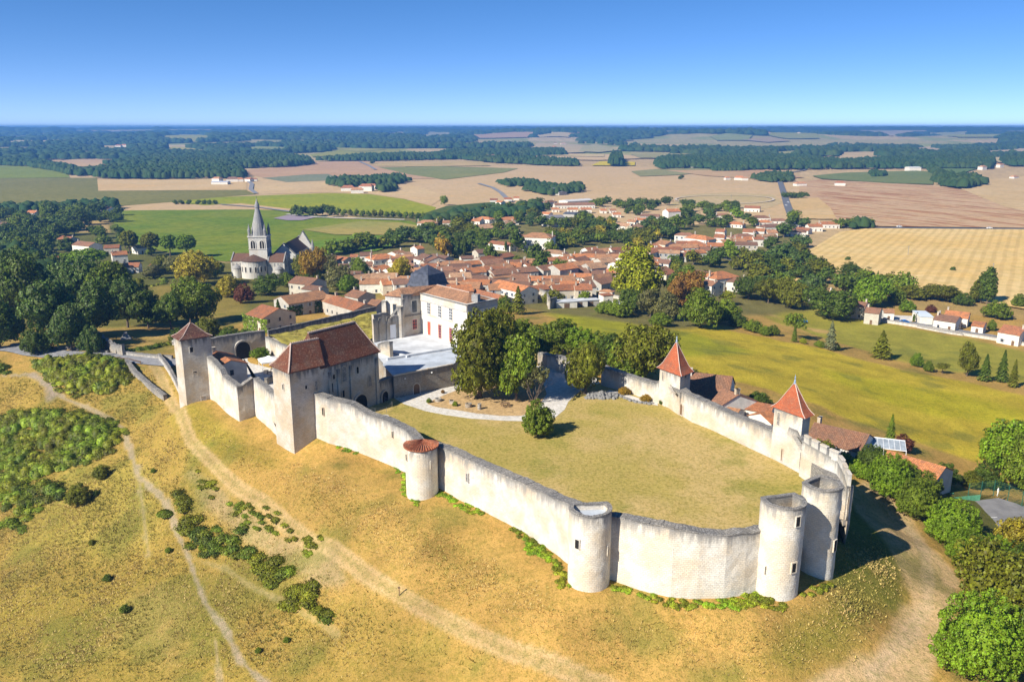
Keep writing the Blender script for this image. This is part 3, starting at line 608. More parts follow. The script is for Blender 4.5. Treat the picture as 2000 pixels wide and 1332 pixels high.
def doorpx(t, A, B, px, py_top, py_bot, w, fill='wood', arch=True, **kw):
    q = on_face(A, B, px, py_bot); zt_ = on_face(A, B, px, py_top)[2]; h = zt_-q[2]-(w/2 if arch else 0); n = outn(A, B); L = math.hypot(*n); return opening(t, q[0], q[1], q[2], n, w, max(h, .5), 'door', fill=fill, arch=arch, prj=.3, rec=.2, frame='lime', fw=.14, **kw)
def col_on(A, B, px, z):
    k = (px-1000)/FPX; dx, dy = B[0]-A[0], B[1]-A[1]
    # A.x+t dx = k*((A.y+t dy)*CP+(CH-z)*SP)
    t = (k*(A[1]*CP+(CH-z)*SP)-A[0])/(dx-k*dy*CP); return (A[0]+t*dx, A[1]+t*dy)
def on_face(A, B, px, py):
    """the place (x, y, z) on the vertical plane A-B seen at px, py"""
    d = ray(px, py); nx, ny = -(B[1]-A[1]), B[0]-A[0]; t = (A[0]*nx+A[1]*ny)/(d[0]*nx+d[1]*ny); return (d[0]*t, d[1]*t, CH+d[2]*t)
def outn(A, B):
    """normal of A-B that points to the camera"""
    nx, ny = -(B[1]-A[1]), B[0]-A[0]
    if nx*-A[0]+ny*-A[1] < 0: nx, ny = -nx, -ny
    return nx, ny
def ftop(pts):
    """(px base, py base, z ground, py top) -> wall points"""
    out = []
    for a, b, zg, t in pts:
        x, y = P(a, b, zg); out.append((x, y, zg, zrow(y, t)))
    return out

def hiproof(m, poly, z0, ridge, z1, over=.35, thick=.14, flare=0):
    """rectangular hip roof: poly 4 corners, ridge two plan points"""
    c = (sum(p[0] for p in poly)/4, sum(p[1] for p in poly)/4)
    e = []
    for p in poly:
        d = math.dist(p, c); s = (d+over*1.4)/d; e.append((c[0]+(p[0]-c[0])*s, c[1]+(p[1]-c[1])*s, z0))
    r0 = (*ridge[0], z1); r1 = (*ridge[1], z1)
    def F(pts): m.face(pts)
    def sub(a, b, t, dz): return (a[0]+(b[0]-a[0])*t, a[1]+(b[1]-a[1])*t, a[2]+(b[2]-a[2])*t+dz)
    tops = [r0, r1, r1, r0]   # corner i goes to which ridge end: 0->r0,1->r1,2->r1,3->r0
    if flare:
        k = .3; mid = [sub(e[i], tops[i], k, -flare) for i in range(4)]
        for i in range(4):
            j = (i+1) % 4; F([e[i], e[j], mid[j], mid[i]])
            if tops[i] == tops[j]: F([mid[i], mid[j], tops[i]])
            else: F([mid[i], mid[j], tops[j], tops[i]])
    else:
        for i in range(4):
            j = (i+1) % 4
            if math.dist(tops[i], tops[j]) < .01: F([e[i], e[j], tops[i]])
            else: F([e[i], e[j], tops[j], tops[i]])
    lo = [(p[0], p[1], p[2]-thick) for p in e]
    for i in range(4):
        j = (i+1) % 4; F([lo[i], lo[j], e[j], e[i]])
    F(lo[::-1])
def ccw(poly):
    a = sum(poly[i][0]*poly[(i+1) % len(poly)][1]-poly[(i+1) % len(poly)][0]*poly[i][1] for i in range(len(poly)))
    return poly if a > 0 else poly[::-1]
def battered(m, poly, z0, z1, b, rows=8, amp=.04):
    """closed polygon tower body with sub-divided, slightly uneven faces"""
    cx = sum(p[0] for p in poly)/len(poly); cy = sum(p[1] for p in poly)/len(poly); n = len(poly); u0 = 0
    for i in range(n):
        A, B = poly[i], poly[(i+1) % n]; L = math.dist(A, B); k = max(1, int(L/.9))
        def pt(t, r):
            z = z0+(z1-z0)*r/rows; x = A[0]+(B[0]-A[0])*t; y = A[1]+(B[1]-A[1])*t; s = 1+b*(z1-z)/math.hypot(x-cx, y-cy); e = jit(x, y, z, 1.5, amp) if 0 < t < 1 else 0
            nx, ny = (B[1]-A[1])/L, -(B[0]-A[0])/L; return (cx+(x-cx)*s+nx*e, cy+(y-cy)*s+ny*e, z)
        for a in range(k):
            for r in range(rows):
                f = [pt(a/k, r), pt((a+1)/k, r), pt((a+1)/k, r+1), pt(a/k, r+1)]; m.face(f, [(u0+L*a/k, f[0][2]), (u0+L*(a+1)/k, f[1][2]), (u0+L*(a+1)/k, f[2][2]), (u0+L*a/k, f[3][2])], [z1-p[2] for p in f])
        u0 += L
    m.face([(*p, z1) for p in poly])

# ---- outer platform (lawn and paths)
def flat(name, poly, z, mat, kind='structure', parent=None, skirt=0):
    m = MB(); m.face([(*p, z) for p in ccw(poly)])
    o = m.build(name, mat, parent)
    if kind: tag(o, kind=kind)
    return o
LAWNPX = [(640,835),(700,862),(800,905),(880,950),(980,1000),(1120,1060),(1180,1100),(1320,1130),(1430,1125),(1490,1110),(1560,1060),(1625,1010),(1640,960),(1602,938),(1530,900),(1440,855),(1345,808),(1290,782),(1235,766),(1165,745),(1100,728),(1050,705),(1000,690),(880,718),(780,750),(735,742),(640,770)]
lp = [P(a, b, LAWN) for a, b in [(1592,940),(1520,902),(1406,847),(1325,808),(1290,786),(1222,766),(1160,748),(1120,700),(1050,690),(900,720),(790,740),(735,775),(690,790)]]
Aw = ftop([(614,852,1.6,769),(644,862,1.5,779),(683,874,1,789),(720,888,.6,810),(760,905,.3,823),(795,921,.2,841)])
ABw = ftop([(854,953,.2,870),(901,977,.4,891),(939,994,.4,909),(974,1012,.3,924),(1020,1037,.2,944),(1070,1070,.2,969),(1114,1105,.1,986)])
BCw = ftop([(1194,1132,.2,1011),(1250,1150,.1,1022),(1310,1165,0,1033),(1360,1168,0,1041),(1412,1168,0,1047),(1450,1162,0,1042),(1488,1152,0,1037)])
cA = P(822, 976, 0); cA = (cA[0], cA[1]+2.6); cB = P(1153, 1158, 0); cB = (cB[0], cB[1]+2.85); cC = P(1527, 1174, 0); cC = (cC[0], cC[1]+2.75); cD = P(1601, 1131, 0); cD = (cD[0]+.1, cD[1]+2.6)
Aw.append((cA[0], cA[1], .2, Aw[-1][3])); ABw = [(cA[0], cA[1], .2, ABw[0][3])]+ABw+[(cB[0], cB[1], .2, ABw[-1][3])]
BCw = [(cB[0], cB[1], .2, BCw[0][3])]+BCw+[(cC[0], cC[1], 0, BCw[-1][3])]
lp += [(a[0]+.6, a[1]+.6) for a in Aw]+[cA]+[(a[0]+.7, a[1]+.6) for a in ABw]+[cB]+[(a[0], a[1]+.8) for a in BCw]+[cC, (cD[0]+1.5, cD[1]+2), (49, 113)]
lp = ccw(lp)
k = NT('lawn'); g = k.geo(); n0 = k.noise(g, .045, 4, .6); n1 = k.noise(g, .35, 5, .7); n2 = k.noise(k.mapp(g, (1, 1.6, 1), .5), 2.4, 4, .7); n3 = k.noise(g, .13, 3)
c = k.mix(k.ramp(n0, .42, .58), (.50, .36, .15), (.40, .31, .09)); c = k.mix(k.math('MULTIPLY', k.ramp(n3, .52, .66), .5), c, (.21, .22, .035)); c = k.mix(k.math('MULTIPLY', k.ramp(n1, .45, .7), .5), c, (.48, .34, .12))
c = k.mix(k.math('MULTIPLY', k.ramp(n2, .45, .7), .5), c, k.mix(1., c, (.6, .68, .45), 'MULTIPLY')); n5 = k.noise(g, 1.7, 4, .75); c = k.mix(k.math('MULTIPLY', k.ramp(n5, .47, .60), .7), c, k.mix(1., c, (.55, .62, .42), 'MULTIPLY')); M['lawn'] = k.fin(c, .95, k.bump(k.math('ADD', n1, n2), .6, .2), .1)
lz = lambda x, y: LAWN+(fbm(x, y, 11, 3, 3)-.5)*.3
drape('castle_lawn', lp, 0, M['lawn'], 1.2, ztf=lz)
# gravel yard and curved drive
gp = [P(a, b, LAWN) for a, b in [(738,776),(760,772),(790,790),(830,803),(870,811),(920,818),(980,821),(1022,822),(1060,822),(1085,815),(1103,800),(1110,785),(1128,768),(1150,755),(1172,748),(1160,735),(1120,722),(1068,716),(1000,712),(960,730),(900,728),(880,712),(780,730)]]
isl = [P(a, b, LAWN) for a, b in [(834,789),(850,780),(872,770),(905,757),(960,745),(1060,745),(1068,770),(1050,795),(1040,806),(1018,812),(980,812),(930,808),(880,800),(850,795)]]
drape('gravel_drive', ccw(gp), .03, M['gravel'], 1.5, ztf=lambda x, y: lz(x, y)+.0)
drape('dry_grass_island', ccw(isl), .07, plain('dry_island', (.43, .29, .14), .95, .25, 1.6, .4), 1.5, ztf=lz)
isp = [P(a, b, LAWN) for a, b in [(1180,768),(1210,775),(1250,786),(1285,793),(1284,786),(1250,779),(1210,766),(1190,762)]]
drape('gravel_path', ccw(isp), .05, M['gravel'], 1., ztf=lz)

# ---- curtain walls
w1 = wall('curtain_wall', Aw, 1.7, 1, 'long pale curtain wall with dark streaks from the square keep to the red capped round tower', zin=LAWN, mat='lime', cat='castle wall')
for px, py, ww, hh in [(632,803,.35,1.5), (768,848,.3,1.2)]:
    for a, b in zip(Aw[:-1], Aw[1:]):
        q = on_face(a, b, px, py); 
        if min(a[0], b[0])-.1 <= q[0] <= max(a[0], b[0])+.1: opening(w1, q[0], q[1], q[2]-hh/2, outn(a, b), ww, hh, prj=.24, rec=.19, fw=.07); break
w2 = wall('curtain_wall', ABw, 1.7, 1, 'pale curtain wall with one blocked slit between the red capped tower and the open round tower', zin=LAWN, cat='castle wall')
for px, py, ww, hh, fl in [(914,932,.55,1.5,'cap')]:
    q = on_face(ABw[2], ABw[3], px, py); opening(w2, q[0], q[1], q[2]-hh/2, outn(ABw[1], ABw[-2]), ww, hh, prj=.26, rec=.2, fw=.1, fill=fl)
w3 = wall('curtain_wall', BCw, 1.5, 1, 'bright block-built curtain wall bending between the open round tower and the tall twin towers', zin=LAWN, mat='lime2', cat='castle wall')
s1 = ftop([(408,779,0,692),(424,791,0,707),(438,802,0,722),(441,804,0,734),(455,815,-.1,745),(469,824,-.2,756)])
S1E = s1[-1]
h1 = wall('enclosure_wall', s1, 1.1, 1, 'cream wall under the low tiled house, between the left square tower and the stepped corner', zin=2, rag=.15, cat='castle wall')
s2 = ftop([(469,824,-.2,757),(480,820,0,754),(486,817,.1,747),(500,812,.3,741)])
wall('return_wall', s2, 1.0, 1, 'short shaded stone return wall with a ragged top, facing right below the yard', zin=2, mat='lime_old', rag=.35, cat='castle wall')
s3 = ftop([(501,813,.3,740),(510,821,.2,746),(523,832,.1,757),(531,840,0,765),(551,860,0,777),(557,866,-.1,779)])
wall('enclosure_wall', s3, 1.1, 1, 'cream sloping wall that climbs to the tall square keep from the stepped corner', zin=2, rag=.18, cat='castle wall')

# ---- square towers
def sqtower(name, c, z0, zt, apex, finial, label, mat='lime_old', roofcol=(.14,.06,.045), over=.35, flare=.5, batter=.012, rmat='flat_tiles', ridge=None, edge=True):
    t = thing(name, ((c[0][0]+c[2][0])/2, (c[0][1]+c[2][1])/2, z0), label, 'castle tower')
    m = MB(); battered(m, ccw(c), z0-2.5, zt, batter); m.build('wall', M[mat], t, merge=True)
    r = MB(); rd = ridge or [((c[0][0]+c[2][0])/2, (c[0][1]+c[2][1])/2)]*2
    hiproof(r, ccw(c) if not ridge else c, zt+.02, rd, apex, over, .18, flare); ro = r.build('roof', M[rmat], t, color=roofcol)
    return t, ro
def ball_finial(parent, x, y, z, h, mat='lead'):
    m = MB(); prof = [(.22, 0), (.16, .35), (.07, .5), (.14, .65), (.05, .8), (.02, 1)]
    for (r0, a), (r1, b) in zip(prof[:-1], prof[1:]):
        for i in range(8):
            t0, t1 = i*math.pi/4, (i+1)*math.pi/4
            m.face([(x+r0*math.cos(t0), y+r0*math.sin(t0), z+a*h), (x+r0*math.cos(t1), y+r0*math.sin(t1), z+a*h), (x+r1*math.cos(t1), y+r1*math.sin(t1), z+b*h), (x+r1*math.cos(t0), y+r1*math.sin(t0), z+b*h)])
    return m.build('finial', M[mat], parent, smooth=True)
def hips(parent, c, zt, apex, over, flare, mat='cap', w=.14):
    """ridge tiles running up each hip"""
    cx = sum(p[0] for p in c)/4; cy = sum(p[1] for p in c)/4
    for p in c:
        d = math.dist(p, (cx, cy)); s = (d+over*1.4)/d; e = Vector((cx+(p[0]-cx)*s, cy+(p[1]-cy)*s, zt+.02)); a = Vector((cx, cy, apex)); k = e.lerp(a, .3)-Vector((0, 0, flare)); pts = [e, k, a] if flare else [e, a]
        m = MB()
        for p0, p1 in zip(pts[:-1], pts[1:]):
            dr = (p1-p0).normalized(); sd = dr.cross(Vector((0, 0, 1))).normalized()*w; up = sd.cross(dr).normalized()*w*.8
            q0 = [p0-sd, p0+up, p0+sd]; q1 = [p1-sd, p1+up, p1+sd]
            m.face([q0[0], q0[1], q1[1], q1[0]]); m.face([q0[1], q0[2], q1[2], q1[1]])
        m.build('hip_tiles', M[mat], parent)
M['ridge'] = plain('ridge_mortar', (.50, .38, .32), .9, .2, 5)
# left tower
n_ = P(363.8, 791, 0); r_ = P(407, 777, 0); zt = zrow(n_[1], 664); l_ = P(335, 656, zt); l_ = (n_[0]+(l_[0]-n_[0])*.95, n_[1]+(l_[1]-n_[1])*.95)
n2_ = P(353, 664, zt); r2_ = P(411, 655.5, zt)
cG = [n2_, r2_, (r2_[0]+l_[0]-n_[0], r2_[1]+l_[1]-n_[1]), (n2_[0]+l_[0]-n_[0], n2_[1]+l_[1]-n_[1])]
ax = (sum(p[0] for p in cG)/4, sum(p[1] for p in cG)/4); apx = zrow(ax[1], 629)
tG, rG = sqtower('square_tower', cG, -.5, zt, apx, True, 'left square tower with dark hipped tile roof, standing beside the dirt track', flare=.35, roofcol=(.145,.062,.048))
ball_finial(tG, *ax, apx-.05, .9, 'wood'); hips(tG, cG, zt, apx, .35, .35, 'ridge', .1)
for px, py, ww, hh in [(374,683,.7,1.1), (381,730,.75,1.1), (397,777,.9,.8)]:
    q = on_face(cG[0], cG[1], px, py); opening(tG, q[0], q[1], q[2]-hh/2, outn(cG[0], cG[1]), ww, hh, prj=.14 if py < 750 else .3, frame='lime_old', rec=.06)
q = on_face(cG[0], cG[3], 338.5, 669); opening(tG, q[0], q[1], q[2]-.4, outn(cG[0], cG[3]), .5, .7, frame='lime', prj=.16, rec=.06)
# keep and great hall
kn = P(565, 727, 15.7); kr = P(629, 713, 15.7); kl = P(541, 711, 15.7)
kd = ((kl[0]-kn[0]), (kl[1]-kn[1])); kL = math.hypot(*kd); ex = ((kr[0]-kn[0]), (kr[1]-kn[1])); eL = math.hypot(*ex); ex = (ex[0]/eL, ex[1]/eL)
pr = (-ex[1], ex[0]); kw = max(kL, 5.5)
kc = [kn, kr, (kr[0]+pr[0]*kw, kr[1]+pr[1]*kw), (kn[0]+pr[0]*kw, kn[1]+pr[1]*kw)]
tK = thing('great_hall', ((kn[0]+kr[0])/2, (kn[1]+kr[1])/2, 0), 'tall square keep with the long brown roofed great hall joined to its right side', 'castle building')
m = MB(); battered(m, kc, -3, 15.7, .016, 12); m.build('wall', M['lime_old'], tK, merge=True)
hr = P(738.5, 686.5, 13.9)     # right eave corner of the hall
hA = kr; hd = (hr[0]-hA[0], hr[1]-hA[1]); hL = math.hypot(*hd); hu = (hd[0]/hL, hd[1]/hL); hp = (-hu[1], hu[0])
# the eave of the hall in the photo fixes its height
zh = 15.2
hr = P(738.5, 686.5, zh); hd = (hr[0]-hA[0], hr[1]-hA[1]); hL = math.hypot(*hd); hu = (hd[0]/hL, hd[1]/hL); hp = (-hu[1], hu[0]); hw = 8.2
hc = [hA, hr, (hr[0]+hp[0]*hw, hr[1]+hp[1]*hw), (hA[0]+hp[0]*hw, hA[1]+hp[1]*hw)]
m = MB(); battered(m, hc, 1, zh, .0, 10, .02); m.build('wall', M['lime_old'], tK, merge=True)
RB = (.175, .062, .036)
mid = lambda a, b, t=.5: (a[0]+(b[0]-a[0])*t, a[1]+(b[1]-a[1])*t)
r0 = mid(kc[0], kc[3]); r0 = (r0[0]+ex[0]*2.4, r0[1]+ex[1]*2.4); r1 = mid(kc[1], kc[2]); r1 = (r1[0]+ex[0]*1.5, r1[1]+ex[1]*1.5)
zk = zrow(r0[1], 671); m = MB(); hiproof(m, kc, 15.72, [r0, r1], zk, .4, .2, .35); ko = m.build('roof', M['flat_tiles'], tK, color=RB)
h0 = mid(hc[0], hc[3]); h1_ = mid(hc[1], hc[2]); h0 = (h0[0]+hu[0]*.4, h0[1]+hu[1]*.4); h1_ = (h1_[0]-hu[0]*2.3, h1_[1]-hu[1]*2.3); zh1 = zrow(h0[1], 650)
m = MB(); hiproof(m, hc, zh+.02, [h0, h1_], zh1, .4, .2, .3); ho = m.build('roof', M['flat_tiles'], tK, color=RB)
def ridge_line(parent, a, b, z0, z1, w=.16, teeth=True, mat='ridge', name='ridge_tiles'):
    m = MB(); L = math.dist(a, b); u = ((b[0]-a[0])/L, (b[1]-a[1])/L); v = (-u[1], u[0]); n = max(1, int(L/.45))
    for i in range(n):
        t0 = i/n; t1 = (i+.9)/n; p = [(a[0]+(b[0]-a[0])*t+v[0]*s*w, a[1]+(b[1]-a[1])*t+v[1]*s*w) for t, s in ((t0,-1),(t1,-1),(t1,1),(t0,1))]; za = z0+(z1-z0)*t0; zb = z0+(z1-z0)*t1
        m.prism(p, [za-.2, zb-.2, zb-.2, za-.2], [za+.08, zb+.08, zb+.08, za+.08])
        if teeth: c = (a[0]+(b[0]-a[0])*t0, a[1]+(b[1]-a[1])*t0); m.box(c[0]-.06, c[1]-.06, za, c[0]+.06, c[1]+.06, za+.24)
    return m.build(name, M[mat], parent)
ridge_line(tK, r0, r1, zk, zk); ridge_line(tK, h0, h1_, zh1, zh1)
ec = lambda p, c, o: (c[0]+(p[0]-c[0])*(1+o/math.dist(p[:2], c[:2])), c[1]+(p[1]-c[1])*(1+o/math.dist(p[:2], c[:2])))
def ctr(c): return (sum(p[0] for p in c)/4, sum(p[1] for p in c)/4)
for p, q_, zz, za, cc in [(kc[0], r0, 15.75, zk, kc), (kc[3], r0, 15.75, zk, kc), (hc[1], h1_, zh+.05, zh1, hc)]:
    e = ec(p, ctr(cc), .56); k3 = (e[0]+(q_[0]-e[0])*.3, e[1]+(q_[1]-e[1])*.3); z3 = zz+(za-zz)*.3-.33
    ridge_line(tK, e, k3, zz+.05, z3+.05, .12, False); ridge_line(tK, k3, q_, z3+.05, za, .12, False)
nK = outn(kc[0], kc[1])
for px, py, ww, hh in [(597,756,.4,.7), (617,753,.5,1.8)]:
    q = on_face(kc[0], kc[1], px, py); opening(tK, q[0], q[1], q[2]-hh/2, nK, ww, hh, prj=.2, frame='lime_old', rec=.12, fill='dark' if px < 600 else 'cap')
q = on_face(kc[0], kc[3], 554, 756); opening(tK, q[0], q[1], q[2]-.5, outn(kc[0], kc[3]), .35, 1.1, prj=.2, frame='lime', rec=.12)
nH = outn(hc[0], hc[1])
for px, py, ww, hh, ar in [(672,731,1.1,2.5,True),(651.5,734,.5,.9,False),(698,722,.55,1.1,True),(647.5,757,.7,1.6,True),(664.5,770,.5,1.2,True),(670.5,768,.5,1.2,True),(722,744,.8,1.8,True)]:
    q = on_face(hc[0], hc[1], px, py); opening(tK, q[0], q[1], q[2]-hh/2-.2, nH, ww, hh, prj=.1, frame='lime_old', rec=.03, arch=ar, fill='dark' if px not in (672, 722) else 'cap')
q = on_face(hc[0], hc[1], 704.5, 782); opening(tK, q[0], q[1], LAWN-.3, nH, 3.3, 1.9, 'doorway', frame='lime_old', arch=True, fw=.45, prj=.12, rec=.02)
for px in (643, 660, 684.5, 735):     # flat buttresses
    q = on_face(hc[0], hc[1], px, 730); al, ou = frame_basis(*nH); m = MB(); m.prism(ccw([(q[0]+al[0]*s+ou[0]*d, q[1]+al[1]*s+ou[1]*d) for s, d in ((-.3,-.1),(.3,-.1),(.3,.28),(-.3,.28))]), 2, zh-1.2, top=True); m.build('buttress', M['lime_old'], tK)

# ---- round towers
def arc_poly(c, r, a0, a1, n):
    return [(c[0]+r*math.cos(math.radians(a)), c[1]+r*math.sin(math.radians(a))) for a in np.linspace(a0, a1, n)]
def dtower(name, c, r, z0, zt, a0, a1, label, floor=None, fmat='dark', mat='lime2', th=.55, rb=0.0, rag=.12, inner_mat='rubble'):
    t = thing(name, (*c, z0), label, 'castle tower')
    P0 = arc_poly(c, r, a0, a1, 40); P0 = P0+[mid(P0[-1], P0[0], s) for s in (.25, .5, .75)]; n = len(P0); rows = 18
    us = [0]
    for i in range(n): us.append(us[-1]+math.dist(P0[i], P0[(i+1) % n]))
    tz = [zt+(float(vn([us[i]], [c[0]], 1.1, 6)[0])-.5)*2*rag for i in range(n)]
    def pt(i, q):
        i %= n; z = z0-2+(tz[i]-z0+2)*q/rows; s = 1+rb*(tz[i]-z)/(zt-z0)+jit(P0[i][0], P0[i][1], z, 1.2, .013)+jit(P0[i][0], P0[i][1], z, .5, .008); return (c[0]+(P0[i][0]-c[0])*s, c[1]+(P0[i][1]-c[1])*s, z)
    m = MB()
    for i in range(n):
        j = (i+1) % n
        for q in range(rows):
            f = [pt(i, q), pt(j, q), pt(j, q+1), pt(i, q+1)]; m.face(f, [(us[i], f[0][2]), (us[i+1], f[1][2]), (us[i+1], f[2][2]), (us[i], f[3][2])], [tz[i]-f[0][2], tz[j]-f[1][2], 0 if q == rows-1 else tz[j]-f[2][2], 0 if q == rows-1 else tz[i]-f[3][2]])
    m.build('wall', M[mat], t, merge=True)
    k = 1-th/r; g = (sum(p[0] for p in P0)/n, sum(p[1] for p in P0)/n); I0 = [(g[0]+(p[0]-g[0])*k, g[1]+(p[1]-g[1])*k) for p in P0]
    fl = floor if floor is not None else zt-3.2
    m = MB(); m2 = MB()
    for i in range(n):
        j = (i+1) % n; a, b = pt(i, rows), pt(j, rows); h = .1+R.random()*.08
        o1 = ec(a, g, .07); o2 = ec(b, g, .07); i1 = ec(I0[i], g, -.05); i2 = ec(I0[j], g, -.05)
        m.prism([o1, o2, i2, i1], [a[2]-.1, b[2]-.1, b[2]-.1, a[2]-.1], [a[2]+h, b[2]+h, b[2]+h, a[2]+h])
        m2.face([(*I0[j], fl), (*I0[i], fl), (*I0[i], tz[i]), (*I0[j], tz[j])], [(us[i+1], fl), (us[i], fl), (us[i], tz[i]), (us[i+1], tz[j])], [4, 4, 0, 0])
    m.build('coping', M['cap'], t); m2.build('inner_wall', M[inner_mat], t)
    m3 = MB(); m3.face([(*p, fl) for p in I0]); m3.build('floor', M[fmat], t)
    return t
def slit(t, c, r, px, py, z, w, h, **kw):
    """opening on a round tower in the photo column px"""
    best = None
    for a in np.linspace(180, 360, 181):
        x = c[0]+r*math.cos(math.radians(a)); y = c[1]+r*math.sin(math.radians(a)); q = pix(x, y, z)
        if best is None or abs(q[0]-px) < best[0]: best = (abs(q[0]-px), a, x, y)
    a = math.radians(best[1]); zz = zrow(best[3], py); return opening(t, best[2]+.02*math.cos(a), best[3]+.02*math.sin(a), zz-h/2, (math.cos(a), math.sin(a)), w, h, prj=.12, rec=.07, frame='lime2', **kw)
tB = dtower('round_tower', cB, 2.85, 0, 11.0, 155, 395, 'open topped round tower with a grey floor inside, half way along the front wall', floor=10.2, fmat='conc2', inner_mat='lime')
slit(tB, cB, 2.85, 1127.5, 1062, 6, .62, 1.3, fw=.1); slit(tB, cB, 2.85, 1186, 1075, 6, .12, 1.4, fw=.03)
tC = dtower('round_tower', cC, 2.85, 0, 13.1, 168, 405, 'nearest tall round tower, open topped, with two framed windows on its right side', mat='lime2', rb=-.0)
slit(tC, cC, 2.85, 1556, 1018, 10, .6, 1.35, fw=.1); slit(tC, cC, 2.85, 1548, 1108, 3.5, .62, 1.3, fw=.16); slit(tC, cC, 2.85, 1495, 1113, 3.5, .12, 1.2, fw=.03)
tD = dtower('round_tower', cD, 2.6, -.5, 13.0, 168, 440, 'second tall round tower, shaded, directly behind and right of the nearest one', mat='lime2')
slit(tD, cD, 2.6, 1639, 985, 9.5, .6, 1.2, fw=.1); slit(tD, cD, 2.6, 1629, 1065, 4, .6, 1.6, fw=.1)
# red capped tower
tA = thing('round_tower', (*cA, 0), 'small round tower under a low fan of red tiles, bulging from the front wall', 'castle tower')
ra = 2.68; pa = arc_poly(cA, ra, 0, 360*35/36, 36); m = MB(); battered(m, pa, -2, 8.7, .003, 14, .02); m.build('wall', M['lime2'], tA, merge=True, smooth=False)
ap = (cA[0]+.25, cA[1]+1.0, 8.75+.62); nseg = 26
r_m = MB(); a0s, a1s = math.radians(150), math.radians(395)
for i in range(nseg):
    t0 = a0s+(a1s-a0s)*i/nseg; t1 = a0s+(a1s-a0s)*(i+1)/nseg; tm = (t0+t1)/2; re = ra+.28
    e0 = (cA[0]+re*math.cos(t0), cA[1]+re*math.sin(t0), 8.75); e1 = (cA[0]+re*math.cos(t1), cA[1]+re*math.sin(t1), 8.75); em = (cA[0]+(re+.02)*math.cos(tm), cA[1]+(re+.02)*math.sin(tm), 8.95)
    apm = (ap[0], ap[1], ap[2]+.06); r_m.face([e0, em, apm, ap]); r_m.face([em, e1, ap, apm]); r_m.face([(e0[0], e0[1], 8.6), (e1[0], e1[1], 8.6), e1, em, e0])
bk = [(cA[0]+(ra+.28)*math.cos(t), cA[1]+(ra+.28)*math.sin(t), 8.75) for t in (a1s, a0s)]; r_m.face([bk[0], bk[1], (ap[0], ap[1], ap[2])]); r_m.build('roof', M['roof'], tA, color=(.36, .12, .06))
slit(tA, cA, ra, 795, 893, 6, .35, 1.1, fw=.08); slit(tA, cA, ra, 841, 908, 5, .1, 1.3, fw=.03)

# ---- right hand walls and conical gate towers
CR = [(*P(a, b, z),) for a, b, z in [(1663,937,9.3),(1657,915,10.2),(1650,901,10.3),(1643,889,10.6),(1637,883.5,10.8),(1618,874,11),(1600,864,11.1),(1583,855,11.2),(1574,849,11.2)]]
crz = [9.3,10.2,10.3,10.6,10.8,11,11.1,11.2,11.2]
OW = [(50.6, 113.2, -5, 8.2)]+[(p[0], p[1], -5 if i < 4 else -2.5, z-1.0) for i, (p, z) in enumerate(zip(CR, crz))]
tR = wall('crenellated_wall', OW, .55, 1, 'crenellated wall with merlons curving from the tall twin towers up to the right conical tower', zin=3, rag=.03, cap=False, cat='castle wall')
# merlons
q = densify([(a[0], a[1], a[3]) for a in OW[1:]], .15); L = 0; seg = []; i = 0
while i < len(q)-1:
    big = 9 + R.randint(0, 2); j = min(i+big, len(q)-1)
    if j-i >= 3:
        a, b = q[i], q[j]; dx, dy = b[0]-a[0], b[1]-a[1]; l = math.hypot(dx, dy); n = (-dy/l, dx/l)
        m = MB(); pl = ccw([(a[0], a[1]), (b[0], b[1]), (b[0]+n[0]*.5, b[1]+n[1]*.5), (a[0]+n[0]*.5, a[1]+n[1]*.5)]); zz = max(a[2], b[2])
        m.prism(pl, min(a[2], b[2])-.1, zz+1.0+R.random()*.08, top=True); m.build('merlon', M['ashlar'], tR)
        m = MB(); g_ = (sum(p[0] for p in pl)/4, sum(p[1] for p in pl)/4)
        m.prism([ec(p, g_, .06) for p in pl], zz+1.06, zz+1.2); m.build('merlon_cap', M['lime'], tR)
    i = j+3
# inner walkway mass
IN = []; wz = []
for a, b, t in [(1520,899,832),(1534,907,835),(1549,915,843),(1558,920,860),(1568,925,877),(1592,938,891)]:
    x, y = P(a, b, LAWN); IN.append((x, y)); wz.append(zrow(y, t))
for a, b, z in [(1614,902.5,7.9),(1631,912.5,7.9),(1645,940,7.6),(1646,956,7.6)]: IN.append(P(a, b, z)); wz.append(z)
tW = wall('rampart_walk', [(p[0], p[1], LAWN, z) for p, z in zip(IN, wz)], .9, 1, 'inner rampart wall carrying the wall walk beside the lawn, right of the steps', mat='lime', cat='castle wall', rag=.03, zin=3, over=.02)
doorpx(tW, IN[0], IN[1], 1525, 873, 898, 1.1, arch=False)
wk = MB(); outp = [(50.2, 114.2)]+[(p[0]-.4, p[1]) for p in CR]; inn = [(p[0]+.6, p[1]+.5) for p in IN][::-1]

def hull(pts):
    pts = sorted(set(pts)); h = []
    for seq in (pts, pts[::-1]):
        st = []
        for p in seq:
            while len(st) > 1 and (st[-1][0]-st[-2][0])*(p[1]-st[-2][1])-(st[-1][1]-st[-2][1])*(p[0]-st[-2][0]) <= 0: st.pop()
            st.append(p)
        h += st[:-1]
    return h
g9 = hull(IN[3:]+CR+[(50.6, 113.6)]); gc = (sum(p[0] for p in g9)/len(g9), sum(p[1] for p in g9)/len(g9)); wk.prism([ec(p, gc, -.25) for p in g9], 2, 7.5); wk.build('walkway', M['cap'], tW)
